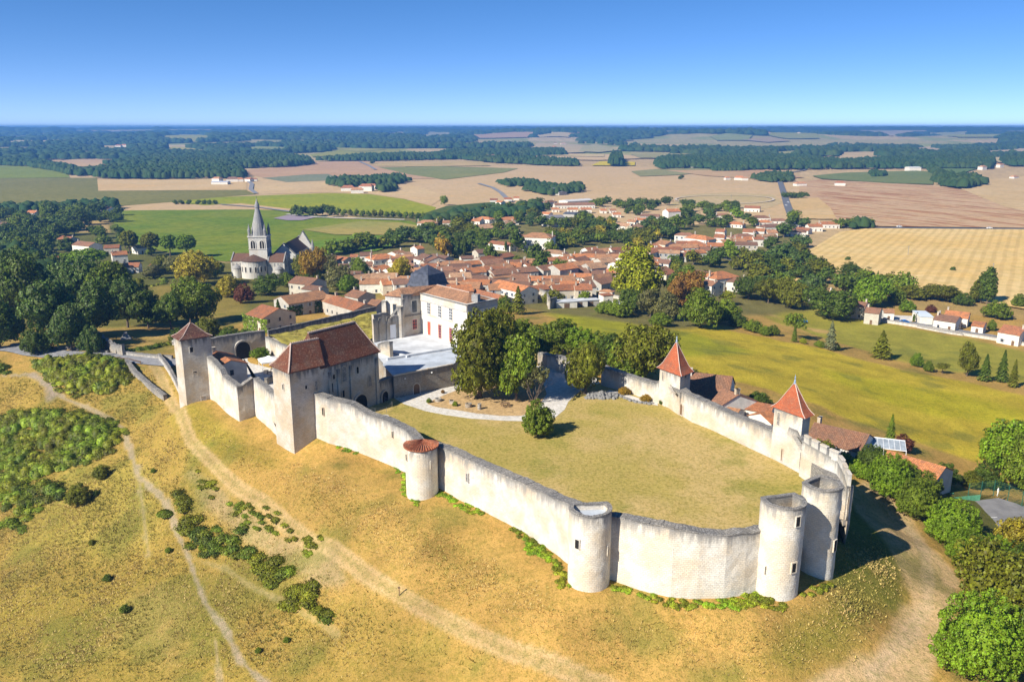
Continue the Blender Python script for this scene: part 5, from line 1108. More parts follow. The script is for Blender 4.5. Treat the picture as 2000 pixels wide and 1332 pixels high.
def house(p1, p2, D, h, wc=WHITE, rc=0, rise=None, hip=False, chim=1, zg=None, label=None, wins=None, name='house', cat='house', storeys=None, drop=3, doorw=False, phrase=None):
    """p1, p2: ridge ends in the photo"""
    rise = D*.19 if rise is None else rise
    mx, my = (p1[0]+p2[0])/2, (p1[1]+p2[1])/2; z = -20 if zg is None else zg
    for _ in range(5):
        x, y = P(mx, my, z+h+rise); z = float(T(x, y)[0]) if zg is None else zg
    zr = z+h+rise; a, b = P(*p1, zr), P(*p2, zr); cx, cy = (a[0]+b[0])/2, (a[1]+b[1])/2
    yaw = math.atan2(b[1]-a[1], b[0]-a[0]); L = math.dist(a, b); dist = math.hypot(cx, cy)
    Lmax = 1.7*abs(p2[0]-p1[0])/(FPX/dist)+2; L = min(L, Lmax)
    if hip: L = L+D*.75
    t = thing(name, (cx, cy, z), label or 'house', cat, None, yaw)
    HOUSES.append((mx, my, abs(p2[0]-p1[0])/2+4, t)); 
    wallm = MB(); hx, hy = L/2, D/2
    c4 = [(-hx, -hy), (hx, -hy), (hx, hy), (-hx, hy)]
    if hip: wallm.prism(c4, -drop, h)
    else:
        for i in (0, 2): j = (i+1) % 4; wallm.face([(*c4[i], -drop), (*c4[j], -drop), (*c4[j], h), (*c4[i], h)])
        wallm.face([(hx, -hy, -drop), (hx, hy, -drop), (hx, hy, h), (hx, 0, h+rise-.02), (hx, -hy, h)]); wallm.face([(-hx, hy, -drop), (-hx, -hy, -drop), (-hx, -hy, h), (-hx, 0, h+rise-.02), (-hx, hy, h)])
    wallm.build('wall', M['wall'], t, color=wc, local=True)
    rm = MB(); o = .3; th = .14
    if hip: hiproof(rm, c4, h+.02, [(-hx+hy*.9, 0), (hx-hy*.9, 0)] if hx > hy else [(0, 0), (0, 0)], h+rise+.1, .3, .12)
    else:
        s = rise/hy
        for sg in (-1, 1):
            e = [(-hx-o*.6, sg*(hy+o), h-s*o+.04), (hx+o*.6, sg*(hy+o), h-s*o+.04), (hx+o*.6, 0, h+rise+.04), (-hx-o*.6, 0, h+rise+.04)]; u = [(p[0], p[1], p[2]+th) for p in e]
            if sg > 0: u = u[::-1]; e = e[::-1]
            sl = math.hypot(hy+o, rise)
            rm.face(u, [(u[0][0], 0 if sg < 0 else sl), (u[1][0], 0 if sg < 0 else sl), (u[2][0], sl if sg < 0 else 0), (u[3][0], sl if sg < 0 else 0)] ); rm.face(e[::-1])
            for i in range(4): j = (i+1) % 4; rm.face([e[i], e[j], u[j], u[i]])
    ci = rc % len(RO); jt = R.uniform(.8, 1.15); rm.build('roof', M['roof'], t, color=tuple(v*jt for v in RO[ci]), local=True)
    for k_ in range(chim):
        cxx = (-hx+.6 if (k_ % 2 == 0) == (R.random() < .5) else hx-.6) if chim < 3 else R.uniform(-hx+.5, hx-.5); cyy = R.uniform(-.3, .3)*hy; m = MB(); m.box(cxx-.3, cyy-.4, h, cxx+.3, cyy+.4, h+rise+1.1); m.box(cxx-.38, cyy-.48, h+rise+1.1, cxx+.38, cyy+.48, h+rise+1.25); m.build('chimney', M['lime_old' if R.random() < .5 else 'lime'], t, local=True)
    # windows on the two sides that face the viewer
    st = storeys or (2 if h > 5 else 1)
    vx, vy = -cx, -cy; ca, sa = math.cos(-yaw), math.sin(-yaw); lx, ly = vx*ca-vy*sa, vx*sa+vy*ca
    sg = -1 if ly < 0 else 1; near = dist < 900
    if near and wins != 0:
        n = max(1, int(L/3.3)) if wins is None else wins; shut = 'sh' if R.random() < .4 and h > 3 else None
        dn = R.randrange(n)
        for s_ in range(st):
            for i in range(n):
                xx = -hx+L*(i+.5)/n; zz = .9+s_*2.8
                if zz+1.2 > h: continue
                if s_ == 0 and i == dn: win(t, xx, sg*(hy+.01), 0, 0 if sg < 0 else math.pi, 1.0, 2.1, 'door')
                else: win(t, xx, sg*(hy+.01), zz, 0 if sg < 0 else math.pi, .85, 1.25, 'window', shut)
        sx = 1 if lx > 0 else -1; nn = max(1, int(D/4))
        for s_ in range(st):
            for i in range(nn):
                yy = -hy+D*(i+.5)/nn; zz = .9+s_*2.8
                if zz+1.2 > h: continue
                win(t, sx*(hx+.01), yy, zz, math.pi/2 if sx > 0 else -math.pi/2, .8, 1.2, 'window', shut)
    if not label:
        wn = {WHITE: 'white walled', CREAM: 'cream walled', GREYW: 'grey walled', STONEW: 'stone walled'}.get(wc, 'pale'); big = 'long ' if L > 20 else ('small ' if L < 8 else '')
        pend(t, phrase or '%s%s %s %s' % (big, wn, RN[ci], 'hipped house' if hip else 'house'), (cx, cy, z+h))
    t['group'] = 'village houses' if not label else t.get('group', 'village houses')
    return t
TOWN = [ # x1,y1,x2,y2,depth,wall height,colour wall,roof colour,(hip)
 (650,499,681,503,8,4,2,1),(685,497,699,497,6,5,0,1),(703,493,727,492.5,8,6,0,4),(734,497,755,495,11,6,0,5,1),(765,492,783,488,8,6,0,0),(785,494,799,491.5,8,6,2,2),(808,481,822,479.5,8,5,0,5),(826,495,842,499,12,7,0,4),(846,497,858,506,12,7,2,3),
 (846,496,877,500.5,8,5,2,4),(899,500.5,923,499.5,6,4,0,4),(928,488,955,486,9,4,3,4),(930,504,996,493,9,5,2,1),(655,515,685,516,8,4,2,4),(660.5,523,678,526,9,5,3,3,1),(694,512.5,727,511,8,5,0,3),(725,521,755,517,9,5,3,5),(697,524,720,526,7,5,1,0),(753,525,786,521,12,6,0,4),
 (764,512.5,790,505,8,5,0,5),(792,511,814,517,9,6,0,3),(776,517,800,517.5,8,5,1,1),(737.5,531,764,527,10,5,0,3),(690,537,723,535,9,5,3,2),(744,546,762,545,9,5,1,5),(853,521,883,520,11,6,2,3),(860,529,895,530,10,5,3,4),(865,544,909,541,9,5,1,3),(876,516,918,514,9,5,0,4),
 (905,511,937,508,8,5,3,5),(944,519,993,513,10,5,0,0),(907,530,930,526,8,5,1,4),(923,538,944,536,9,5,2,4,1),(957,527,1043,520,10,6,2,3),(909,557,946,555,9,3.5,1,5),(930,565,988,579,9,3,2,1),(690,566,716,571,9,4,2,3),(655,577,714,594,9,4.5,2,1),(682,591,708,598,8,3,1,5),(727,585,746,587,7,4,3,3),
 (1025,516,1071,510,9,5,0,1),(1049,520,1077,516,10,7,2,3),(1080,518,1116,513,11,8,2,5),(1086,508,1113,506,8,5,0,0),(1118,505,1142,500,9,6,0,3),(1133,494,1158,488,9,6,0,0),(1152,491,1177,489,9,6,0,3),(1142,484.5,1163,482.5,7,6,0,1),(1167,505,1195,502,10,6,3,2),(1186,495,1218,489,10,6,0,3),
 (1144,515,1176,512,11,7,2,2),(1140,524,1162,522,9,5,0,0),(1123,520,1137,518,7,6,2,3),(1136,543,1185,534,10,4,0,0),(1160,546,1198,539,10,4,2,3),(1131,549.5,1156,548,11,4.5,0,4),(975,547,1033,560,10,6,0,5),(1004,549,1037,550.5,8,5,1,4),(1048,551,1079,549,8,5,1,0),(1179,565,1192,566,4,3,0,0,1),
 (1209,503,1237,496,10,6,0,3),(1234,493,1258,489,9,6,0,3),(1251,490,1279,483,10,6,0,1),(1273,505,1311,508,9,4.5,0,4),(1276,524,1300,520,8,3,3,3),(1290,530,1310,526,8,3,1,1),(1225,508,1250,503,9,6,0,0),(1245,500,1268,496,9,6,3,3),(1198,512,1222,508,9,5,0,2),
 (1037,454,1066,455,14,9,0,0,1),(1013,458,1030,459,9,6,0,3),(961,470,1004,475,8,4,0,1),(1064,487,1096,489,9,4,0,2,1),(1329,454,1350,455,9,6,0,3,1),(1355,458,1380,461,11,8,0,5,1),(1350,467,1372,474,10,5,0,1),(1397,457,1417,458,10,7.5,0,1),(1400,447,1417,448,9,5,0,1),(1440,457,1462,456,14,4.5,1,3,1),
 (1320,471,1342,471,10,5,2,1),(1325,481,1390,483,9,4,3,3),(1290,469,1310,472,10,7,1,0),(1308,492,1344,494,9,3.5,2,4),(1336,525,1390,531,9,4,0,4),(1397,531,1414,529,13,6.5,0,5,1),(1414,540,1455,542.5,9,5,0,3),(1379,546,1402,550,9,5.5,0,3),
 (1475,421,1495,421,10,3.5,0,3,1),(1485,430,1499,430,9,3,0,5,1),(1510,427,1530,427,9,3,0,3,1),(1493,438,1518,437,11,3.5,0,4,1),(1496,449,1516,449,10,4,0,0),(1577,438,1604,438,9,4,0,5),(1606,433,1628,433,10,3.5,0,5,1),(1541,447,1565,448,10,3.5,0,4,1),(1557,444,1583,446,9,3,0,1),(1455,402,1485,403,10,4,0,1),
 (1300,409,1324,408,10,10,0,5),(1252,418,1288,419,9,5,2,4),(1405,417,1421,417,9,5,0,3,1),(1430,433,1446,434,9,3,0,5,1),(1240,426,1262,426,8,3,0,5),(1228,429,1244,430,8,3,0,0),(1452,447,1476,448,10,5,0,1),(1476,446,1495,447,9,5,0,5),(1470,462,1490,462,9,5,0,1),
 (825,430,845,430,11,3,0,0,1),(865,431,882,431,9,3,0,0),(925,427,942,428,9,3.5,0,5),(940,423,955,424,9,4,0,5,1),(985,424,1004,424,11,4,0,5,1),(984,432,1003,431,9,4,0,2),(925,440,962,437,13,4,1,2,1),(957,388,972,388,8,3,0,1),(985,386,1000,386,9,3,0,1),(1003,384,1014,384,8,3,0,5),(972,392,983,393,7,3,0,5),
 (1068,392,1078,391,9,6,0,3,1),(1082,397,1160,396,10,4,0,3),(1078,406,1092,406,8,3,0,5),(1108,406,1128,406,8,3,0,5),(1134,406,1155,406,8,4,0,5),(1172,408,1184,408,8,3,0,5),(1190,408,1203,408,8,3,0,0),(1196,415,1212,415,9,3,0,5),(1060,414,1076,415,8,3,0,5),(1230,441,1248,438,9,4,1,2),(1205,435,1232,437,10,4,0,2),
 (153,471,186,474,10,5,0,3),(204,479,234,478,8,4,3,1),(217,492,247,490,9,5,0,5),(241,514,273,513,9,3.5,0,1),(107,500,137,503,8,4,0,1),(57,411,75,412,9,5,0,5),(202,402.5,219,405,9,3,0,5),(1,434,14,435,8,4,0,4),(122,461,143,463,9,4,2,1),(262,480,280,478,8,4,0,2),(115,507,140,511,7,3,0,1),(298,513,318,514,8,3,1,1),
 (1657,587,1694,591,8,5.5,3,3),(1693,600,1721,603,8,5,3,3),(1848,606,1894,611,9,4,0,5),(1831,613,1874,619,9,4,0,4),(1902,627,1925,630,7,3,0,5),(1962,634,2004,641,11,4.5,0,1),(1601,563,1627,567,8,5,0,2),(1593,574,1606,570,7,4,0,0),(1725,603,1745,604,6,3.5,0,0),
 (579,539.5,621,544,11,6,3,3),(548,579,628,567,11,5.5,2,0),(634,575,655,578,8,5,3,0),(600,556,630,560,7,4,2,4)]
for e in TOWN:
    x1, y1, x2, y2, D, h, wc, rc = e[:8]
    hs_ = house((x1, y1), (x2, y2), D, h, (WHITE, CREAM, GREYW, STONEW)[wc], rc, None, len(e) > 8, R.choice([0, 1, 1, 2, 2]) if D > 7 else 0, drop=6)
# dense infill of the old town so that no ground shows between roofs
def infill(pts, n, zadd=0):
    px0 = min(p[0] for p in pts); px1 = max(p[0] for p in pts); py0 = min(p[1] for p in pts); py1 = max(p[1] for p in pts); k_ = 0; tries = 0
    while k_ < n and tries < n*60:
        tries += 1; px, py = R.uniform(px0, px1), R.uniform(py0, py1)
        if not inside(np.array([px]), np.array([py]), pts)[0]: continue
        if any(abs(px-a) < w*.75+5 and abs(py-b) < 4.5 for a, b, w, _ in HOUSES): continue
        L = R.uniform(10, 18); s = R.uniform(-.25, .12); w = L*1.6
        house((px-w, py-w*s*.35), (px+w, py+w*s*.35), R.uniform(7, 10), R.uniform(4, 6), R.choice([WHITE, WHITE, CREAM, STONEW, GREYW]), R.randrange(6), None, False, R.choice([0, 1, 2]), drop=6); k_ += 1
infill([(655,525),(700,500),(800,488),(930,505),(1060,505),(1190,480),(1280,480),(1290,510),(1200,530),(1140,560),(1050,560),(960,560),(860,560),(700,545)], 60)
infill([(1290,470),(1480,450),(1500,455),(1480,470),(1400,480),(1330,500),(1290,490)], 12)
# the yard house by the left tower
yh = house((417, 683), (456, 707.5), 7, 5.8, WHITE, 5, 1.3, False, 1, zg=2.4, label='low yard house with red tiled roof beside the left square tower', wins=1)
ivy = house((512, 595), (545, 603), 12, 5.5, CREAM, 1, 2.2, False, 0, label='ivy covered house with rust red roof behind the grass terrace', phrase=None)
# houses outside the right wall
def ivyon(t, n, x0, x1, y, z0, z1, col='lime green'):
    p = np.c_[NR.uniform(x0, x1, n), np.full(n, y)+NR.uniform(-.25, .0, n), NR.uniform(z0, z1, n)]; nr = np.tile([0, -1., .4], (n, 1))+NR.normal(size=(n, 3))*.4; nr /= np.linalg.norm(nr, axis=1)[:, None]; V, F = quads(p, nr, .55*NR.uniform(.6, 1.3, n)); npmesh('ivy', V, np.r_[F[:, [0, 1, 2]], F[:, [0, 2, 3]]], M['leaf'], parent=t, color=GR0[col])
GR0 = {'lime green': (.17, .24, .02), 'green': (.06, .12, .015)}
def rdir(n, zmin=-1.):
    z = NR.uniform(zmin, 1, n); a = NR.uniform(0, 2*math.pi, n); s = np.sqrt(1-z*z); return np.c_[s*np.cos(a), s*np.sin(a), z]
def quads(pos, nor, size, asp=1.):
    n = len(pos); r = NR.normal(size=(n, 3)); t = np.cross(nor, r); t /= np.linalg.norm(t, axis=1)[:, None]+1e-9; b = np.cross(nor, t); s = size[:, None]*.5
    V = np.stack([pos-t*s*asp-b*s*.35, pos+b*s*-.9, pos+t*s*asp+b*s*.2, pos+b*s*.9], 1).reshape(-1, 3); return V, np.arange(4*n).reshape(-1, 4)
ivyon(ivy, 500, -7, 1.2, -6.05, 0, 4.6); ivyon(ivy, 220, -7, 7, -6.05, 4.3, 5.4); ivyon(ivy, 260, 3.2, 6.8, -6.05, 0, 5)
house((1345, 727), (1430, 736), 13, 4.2, WHITE, 3, 3.6, False, 1, zg=0, label='large dark tiled house right of the left conical tower', wins=3)
house((1408, 757), (1442, 772), 10, 4, WHITE, 3, 2.0, False, 2, zg=0, label='low brown tiled house with a tall white chimney between the conical towers', wins=1)
house((1452, 781), (1512, 792), 5, 3.2, WHITE, 1, 1., False, 0, zg=-.5, label='narrow brown tiled outbuilding against the right conical tower', wins=0)
house((1410, 793), (1445, 800), 5, 2.8, WHITE, 0, .9, False, 0, zg=0, label='small lean-to roof just behind the wall between the conical towers', wins=0)
house((1485, 808), (1503, 803), 5.5, 5.5, WHITE, 5, 1.2, False, 0, zg=0, label='short orange tiled roof touching the left side of the right conical tower', wins=0)
house((1592, 826), (1697, 849), 9, 3.6, WHITE, 3, 2.2, False, 2, zg=-4, label='long brown tiled house stretching right from the right conical tower', wins=3)
brn = house((1736, 881), (1846, 913), 8.5, 3.8, STONEW, 5, 1.9, False, 0, zg=-6.6, label='long barn with bright speckled tiles behind the hedge of round bushes', wins=0)
# grey barns, gym, farm sheds, flat modern blocks
def shed(p1, p2, D, h, wc, rcol, label, rise=1.2, zg=None, cat='barn'):
    t = house(p1, p2, D, h, wc, 0, rise, False, 0, label=label, wins=0, zg=zg, name='barn' if cat == 'barn' else 'building', cat=cat)
    for c in t.children:
        if c.name.startswith('roof'): c.data.materials[0] = M['slate'] if rcol == 0 else M['paint']; c.color = (*((.18, .18, .2) if rcol == 0 else rcol), 1)
    return t
shed((1046,366), (1090,368), 18, 5, GREYW, (.2,.2,.22), 'long grey roofed farm barn standing in the tan field above the suburb')
shed((1075,372), (1100,374), 14, 4, GREYW, (.22,.22,.24), 'shorter grey farm barn right of the long grey barn')
shed((1062,421), (1097,420), 18, 8, WHITE, (.22,.21,.22), 'white sports hall with a flat grey roof among the trees', cat='building')
shed((1105,414), (1127,415), 14, 6, GREYW, (.1,.105,.12), 'dark grey roofed hall right of the white sports hall', cat='building')
shed((1100,391), (1150,388), 16, 5, WHITE, (.6,.58,.55), 'white school block with a pale roof below the big stubble field', cat='building')
shed((415,354), (447,354), 14, 4, WHITE, (.5,.52,.58), 'pale metal farm shed at the foot of the long wood')
shed((1772,326), (1795,326), 20, 7, WHITE, (.7,.7,.7), 'white warehouse in the far village at right', cat='building')
shed((1790,612), (1815,613), 12, 3.4, WHITE, (.6,.66,.72), 'flat roofed white modern house left of the grey courtyard', .2, cat='house')
def farhouse(px, py, w=9, h=5, rc=0, wc=WHITE, ph='tiny white house with red roof'):
    x, y, z = G(px, py); t = MB(); D = w*.7; m = MB()
    hx, hy = w/2, D/2; m.box(-hx, -hy, -3, hx, hy, h); r = MB(); hiproof(r, [(-hx, -hy), (hx, -hy), (hx, hy), (-hx, hy)], h, [(-hx*.6, 0), (hx*.6, 0)], h+D*.25, .4, .1)
    t = thing('house', (x, y, z), 'x', 'house', 'far houses', R.uniform(-.5, .5)); m.build('wall', M['wall'], t, color=wc, local=True); r.build('roof', M['roof'], t, color=tuple(v*1.2 for v in RO[rc]), local=True); pend(t, ph, (x, y, z))
FH = [(425,355,14,5,0),(455,356,18,5,4),(468,356,12,5,5),(487,356,12,5,1),(497,355,9,4,1),(680,374,18,5,1),(698,378,16,5,0),(716,374,18,7,1),(727,371,14,6,1),(1040,372,12,5,1),(1030,369,9,4,0),(1420,352,9,4,5),(1444,352,16,4,5),(1454,353,10,4,0),(1562,364,16,4,0),(1640,364,14,5,1),(1890,366,14,4,5),(1862,363,14,4,5),(1980,350,12,4,0)]
for e in FH: farhouse(*e[:2], e[2], e[3], e[4])
for k_ in range(46):    # the string of houses along the foot of the hills
    px = R.choice([R.uniform(1290, 1560), R.uniform(1560, 1960), R.uniform(1010, 1100) if R.random() < .4 else R.uniform(1320, 1700)]); py = 318+R.uniform(0, 12)+(px-1500)*.008
    if px < 1200: py = 290+R.uniform(0, 6)
    farhouse(px, py, R.uniform(10, 18), R.uniform(4, 7), R.randrange(6), R.choice([WHITE, CREAM]), 'tiny pale house in the far village')
for px, py in [(232,288),(243,287),(415,297),(425,298),(700,312),(640,313),(660,313),(680,312),(1500,262),(1710,262),(1900,260),(1115,264),(1130,262),(1145,260),(1155,259),(1085,283),(1100,284),(1755,300),(1720,302),(940,308),(950,310),(935,304),(965,309),(40,266),(1560,262),(1930,262),(1945,261),(1885,264)]: farhouse(px, py, R.uniform(16, 26), 6, R.randrange(6), WHITE, 'tiny white hillside house')

# ================================================================= CHURCH
CX, CY = P(516, 545, -15); CZG = -15.
cs = 1/3.83          # metres per photo pixel at the church
ch = thing('church', (CX, CY+6, CZG), 'large stone church with tapering spire, corner pinnacles, apse and brown roofs', 'church')
chX = lambda px: CX+(px-516)*cs
def czr(py, y=None): return zrow(CY if y is None else y, py)
ty0, ty1 = CY+6, CY+14; tx0, tx1 = chX(483.5), chX(483.5)+9.2; zt0 = czr(463, ty0)
m = MB(); m.prism([(tx0, ty0), (tx1, ty0), (tx1, ty1), (tx0, ty1)], CZG, zt0, top=True); tw = m.build('tower', M['church'], ch)
for zc_, h_, o_ in [(zt0-.2, .6, .35), (zt0-6.4, .35, .2), (zt0-1.6, .3, .15)]:
    m = MB(); m.prism([(tx0-o_, ty0-o_), (tx1+o_, ty0-o_), (tx1+o_, ty1+o_), (tx0-o_, ty1+o_)], zc_, zc_+h_); m.build('cornice', M['church'], ch)
for i in range(2):
    for fx in (0, 1):
        xx = tx0+ (i+.5)*(tx1-tx0)/2 if fx == 0 else tx1; yy = ty0 if fx == 0 else ty0+(i+.5)*(ty1-ty0)/2; n = (0, -1) if fx == 0 else (1, 0)
        wd = opening(ch, xx, yy, zt0-6, n, 2.2, 2.9, 'belfry_window', arch=True, fw=.4, prj=.25, rec=.02, frame='church')
        m = MB(); (m.box(xx-.15, yy-.2, zt0-6, xx+.15, yy+.05, zt0-2.4) if fx == 0 else m.box(xx-.05, yy-.15, zt0-6, xx+.2, yy+.15, zt0-2.4)); m.build('colonnette', M['church'], ch)
sx, sy = (tx0+tx1)/2, (ty0+ty1)/2; ztip = czr(388, sy); Hs = ztip-zt0
def spire(parent, x, y, z, prof, mat, n=16, nm='spire'):
    m = MB()
    for (r0_, a), (r1_, b) in zip(prof[:-1], prof[1:]):
        for i in range(n):
            t0, t1 = 2*math.pi*i/n, 2*math.pi*(i+1)/n; u = i*.8
            m.face([(x+r0_*math.cos(t0), y+r0_*math.sin(t0), z+a), (x+r0_*math.cos(t1), y+r0_*math.sin(t1), z+a), (x+r1_*math.cos(t1), y+r1_*math.sin(t1), z+b), (x+r1_*math.cos(t0), y+r1_*math.sin(t0), z+b)])
    return m.build(nm, M[mat], parent)
spire(ch, sx, sy, zt0, [(4.0, 0), (3.75, Hs*.12), (2.7, Hs*.38), (1.0, Hs*.74), (1.25, Hs*.76), (1.15, Hs*.83), (.45, Hs*.93), (.1, Hs)], 'grey_stone')
spire(ch, sx, sy, ztip-.2, [(.12, 0), (.04, 1.6)], 'slate', 6, 'cross')
for x_, y_ in ((tx0+.6, ty0+.6), (tx1-.6, ty0+.6), (tx0+.6, ty1-.6), (tx1-.6, ty1-.6)):
    spire(ch, x_, y_, zt0+.3, [(.75, 0), (.75, 2.6), (.95, 2.8), (.45, 4.2), (.05, 6.2)], 'grey_stone', 8, 'pinnacle')
BR = (.20, .105, .075)
# transept running left-right, apse in front, nave behind
def gbox(x0, x1, y0, y1, zt, zrid, axis, nm='transept', par=True, mat='church'):
    m = MB()
    if axis == 'x':
        ym = (y0+y1)/2
        m.face([(x0, y0, CZG), (x1, y0, CZG), (x1, y0, zt), (x0, y0, zt)]); m.face([(x1, y1, CZG), (x0, y1, CZG), (x0, y1, zt), (x1, y1, zt)])
        for x_, o in ((x1, 1), (x0, -1)):
            f = [(x_, y0, CZG), (x_, y1, CZG), (x_, y1, zt), (x_, ym, zrid), (x_, y0, zt)]; m.face(f if o > 0 else f[::-1])
        r = MB(); r.face([(x0+.5, y0-.3, zt-.1), (x1-.5, y0-.3, zt-.1), (x1-.5, ym, zrid-.3), (x0+.5, ym, zrid-.3)]); r.face([(x1-.5, y1+.3, zt-.1), (x0+.5, y1+.3, zt-.1), (x0+.5, ym, zrid-.3), (x1-.5, ym, zrid-.3)])
        g_ = MB()
        for x_ in (x0, x1-.55):
            for ya, yb, za, zb in ((y0-.3, ym, zt+.1, zrid+.35), (ym, y1+.3, zrid+.35, zt+.1)): g_.face([(x_, ya, za), (x_+.55, ya, za), (x_+.55, yb, zb), (x_, yb, zb)]); g_.face([(x_, ya, za-.8), (x_, ya, za), (x_, yb, zb), (x_, yb, zb-.8)]); g_.face([(x_+.55, ya, za), (x_+.55, ya, za-.8), (x_+.55, yb, zb-.8), (x_+.55, yb, zb)])
    else:
        xm = (x0+x1)/2
        m.face([(x1, y0, CZG), (x1, y1, CZG), (x1, y1, zt), (x1, y0, zt)]); m.face([(x0, y1, CZG), (x0, y0, CZG), (x0, y0, zt), (x0, y1, zt)])
        for y_, o in ((y0, 1), (y1, -1)):
            f = [(x0, y_, CZG), (x1, y_, CZG), (x1, y_, zt), (xm, y_, zrid), (x0, y_, zt)]; m.face(f if o > 0 else f[::-1])
        r = MB(); r.face([(x1+.3, y0+.5, zt-.1), (x1+.3, y1-.5, zt-.1), (xm, y1-.5, zrid-.3), (xm, y0+.5, zrid-.3)]); r.face([(x0-.3, y1-.5, zt-.1), (x0-.3, y0+.5, zt-.1), (xm, y0+.5, zrid-.3), (xm, y1-.5, zrid-.3)])
        g_ = MB()
        for y_ in (y0, y1-.55):
            for xa, xb, za, zb in ((x0-.3, xm, zt+.1, zrid+.35), (xm, x1+.3, zrid+.35, zt+.1)): g_.face([(xa, y_, za), (xb, y_, zb), (xb, y_+.55, zb), (xa, y_+.55, za)]); g_.face([(xa, y_, za-.8), (xb, y_, zb-.8), (xb, y_, zb), (xa, y_, za)])
    w = m.build(nm, M[mat], ch); r.build('roof', M['flat_tiles'], ch, color=BR); g_.build('gable_coping', M['grey_stone'], ch); return w
tz1 = czr(510, CY+4); tr_ = czr(494, CY+8)
gbox(chX(448), chX(487), CY+4, CY+14, tz1, tr_, 'x'); gbox(chX(520), chX(553), CY+4, CY+14, czr(512, CY+4), czr(494, CY+8), 'x')
gbox(chX(522), chX(566), CY+14, CY+46, czr(500, CY+14)+1, czr(481, CY+14)+1.5, 'y', 'nave')
gbox(chX(540), chX(575), CY+40, CY+41.5, czr(497, CY+38)+4, czr(470, CY+38)+5, 'y', 'west_facade')
for x_ in (chX(543), chX(577)): spire(ch, x_, CY+40, czr(500, CY+38), [(.9, -12), (.9, 4), (1.1, 4.2), (.1, 9)], 'grey_stone', 8, 'pinnacle')
# apse
az = czr(512, CY-2); acx, acy, ar = chX(493), CY+5, 6.6
m = MB(); ap_ = arc_poly((acx, acy), ar, 180, 360, 17); ap_ += [(acx+ar, acy+3), (acx-ar, acy+3)]; m.prism(ap_, CZG, az, top=True); m.build('apse', M['church'], ch)
m = MB(); zz_ = czr(497, CY+5)
for i in range(16): a, b = arc_poly((acx, acy), ar+.35, 180, 360, 17)[i:i+2]; m.face([(*a, az), (*b, az), (acx, acy, zz_)])
m.build('roof', M['flat_tiles'], ch, color=(.15, .085, .065))
for i in range(7):
    a = math.radians(200+i*23); opening(ch, acx+ar*math.cos(a), acy+ar*math.sin(a), CZG+3.6, (math.cos(a), math.sin(a)), .8, 2.2, 'window', arch=True, fw=.2, prj=.12, rec=.03, frame='church')
for px in (453,460,467,474): opening(ch, chX(px), CY+4, tz1-2.6, (0, -1), .9, 1.2, 'blind_arch', arch=True, fw=.22, prj=.12, rec=.02, frame='church', fill='grey_stone')
for px in (520,527,534,541,547): opening(ch, chX(px), CY+4, tz1-2.8, (0, -1), .9, 1.2, 'blind_arch', arch=True, fw=.22, prj=.12, rec=.02, frame='church', fill='grey_stone')
for yy in (CY+7, CY+11): opening(ch, chX(553), yy, CZG+5, (1, 0), 1.1, 4, 'window', arch=True, fw=.25, prj=.15, rec=.02, frame='church')
for cxp, rr, zc in ((460, 2.1, CZG+5.2), (542, 2.0, CZG+4.6)):
    m = MB(); m.prism(arc_poly((chX(cxp), CY+3.6), rr, 170, 370, 12), CZG, zc, top=True); m.build('apsidiole', M['church'], ch)
    spire(ch, chX(cxp), CY+3.6, zc, [(rr+.2, 0), (rr*.8, .9), (.05, 1.8)], 'grey_stone', 14, 'cap')
# ================================================================= TREES
def rdir(n, zmin=-1.):
    z = NR.uniform(zmin, 1, n); a = NR.uniform(0, 2*math.pi, n); s = np.sqrt(1-z*z); return np.c_[s*np.cos(a), s*np.sin(a), z]
def quads(pos, nor, size, asp=1.):
    n = len(pos); r = NR.normal(size=(n, 3)); t = np.cross(nor, r); t /= np.linalg.norm(t, axis=1)[:, None]+1e-9; b = np.cross(nor, t); s = size[:, None]*.5
    V = np.stack([pos-t*s*asp-b*s*.35, pos+b*s*-.9, pos+t*s*asp+b*s*.2, pos+b*s*.9], 1).reshape(-1, 3); return V, np.arange(4*n).reshape(-1, 4)
_ico = None
def icos(c, r, sub=1):
    global _ico
    if _ico is None:
        import bmesh
        bm = bmesh.new(); bmesh.ops.create_icosphere(bm, subdivisions=2, radius=1); bm.verts.ensure_lookup_table()
        _ico = (np.array([v.co[:] for v in bm.verts]), np.array([[v.index for v in f.verts] for f in bm.faces])); bm.free()
    return _ico[0]*np.array(r)+np.array(c), _ico[1]
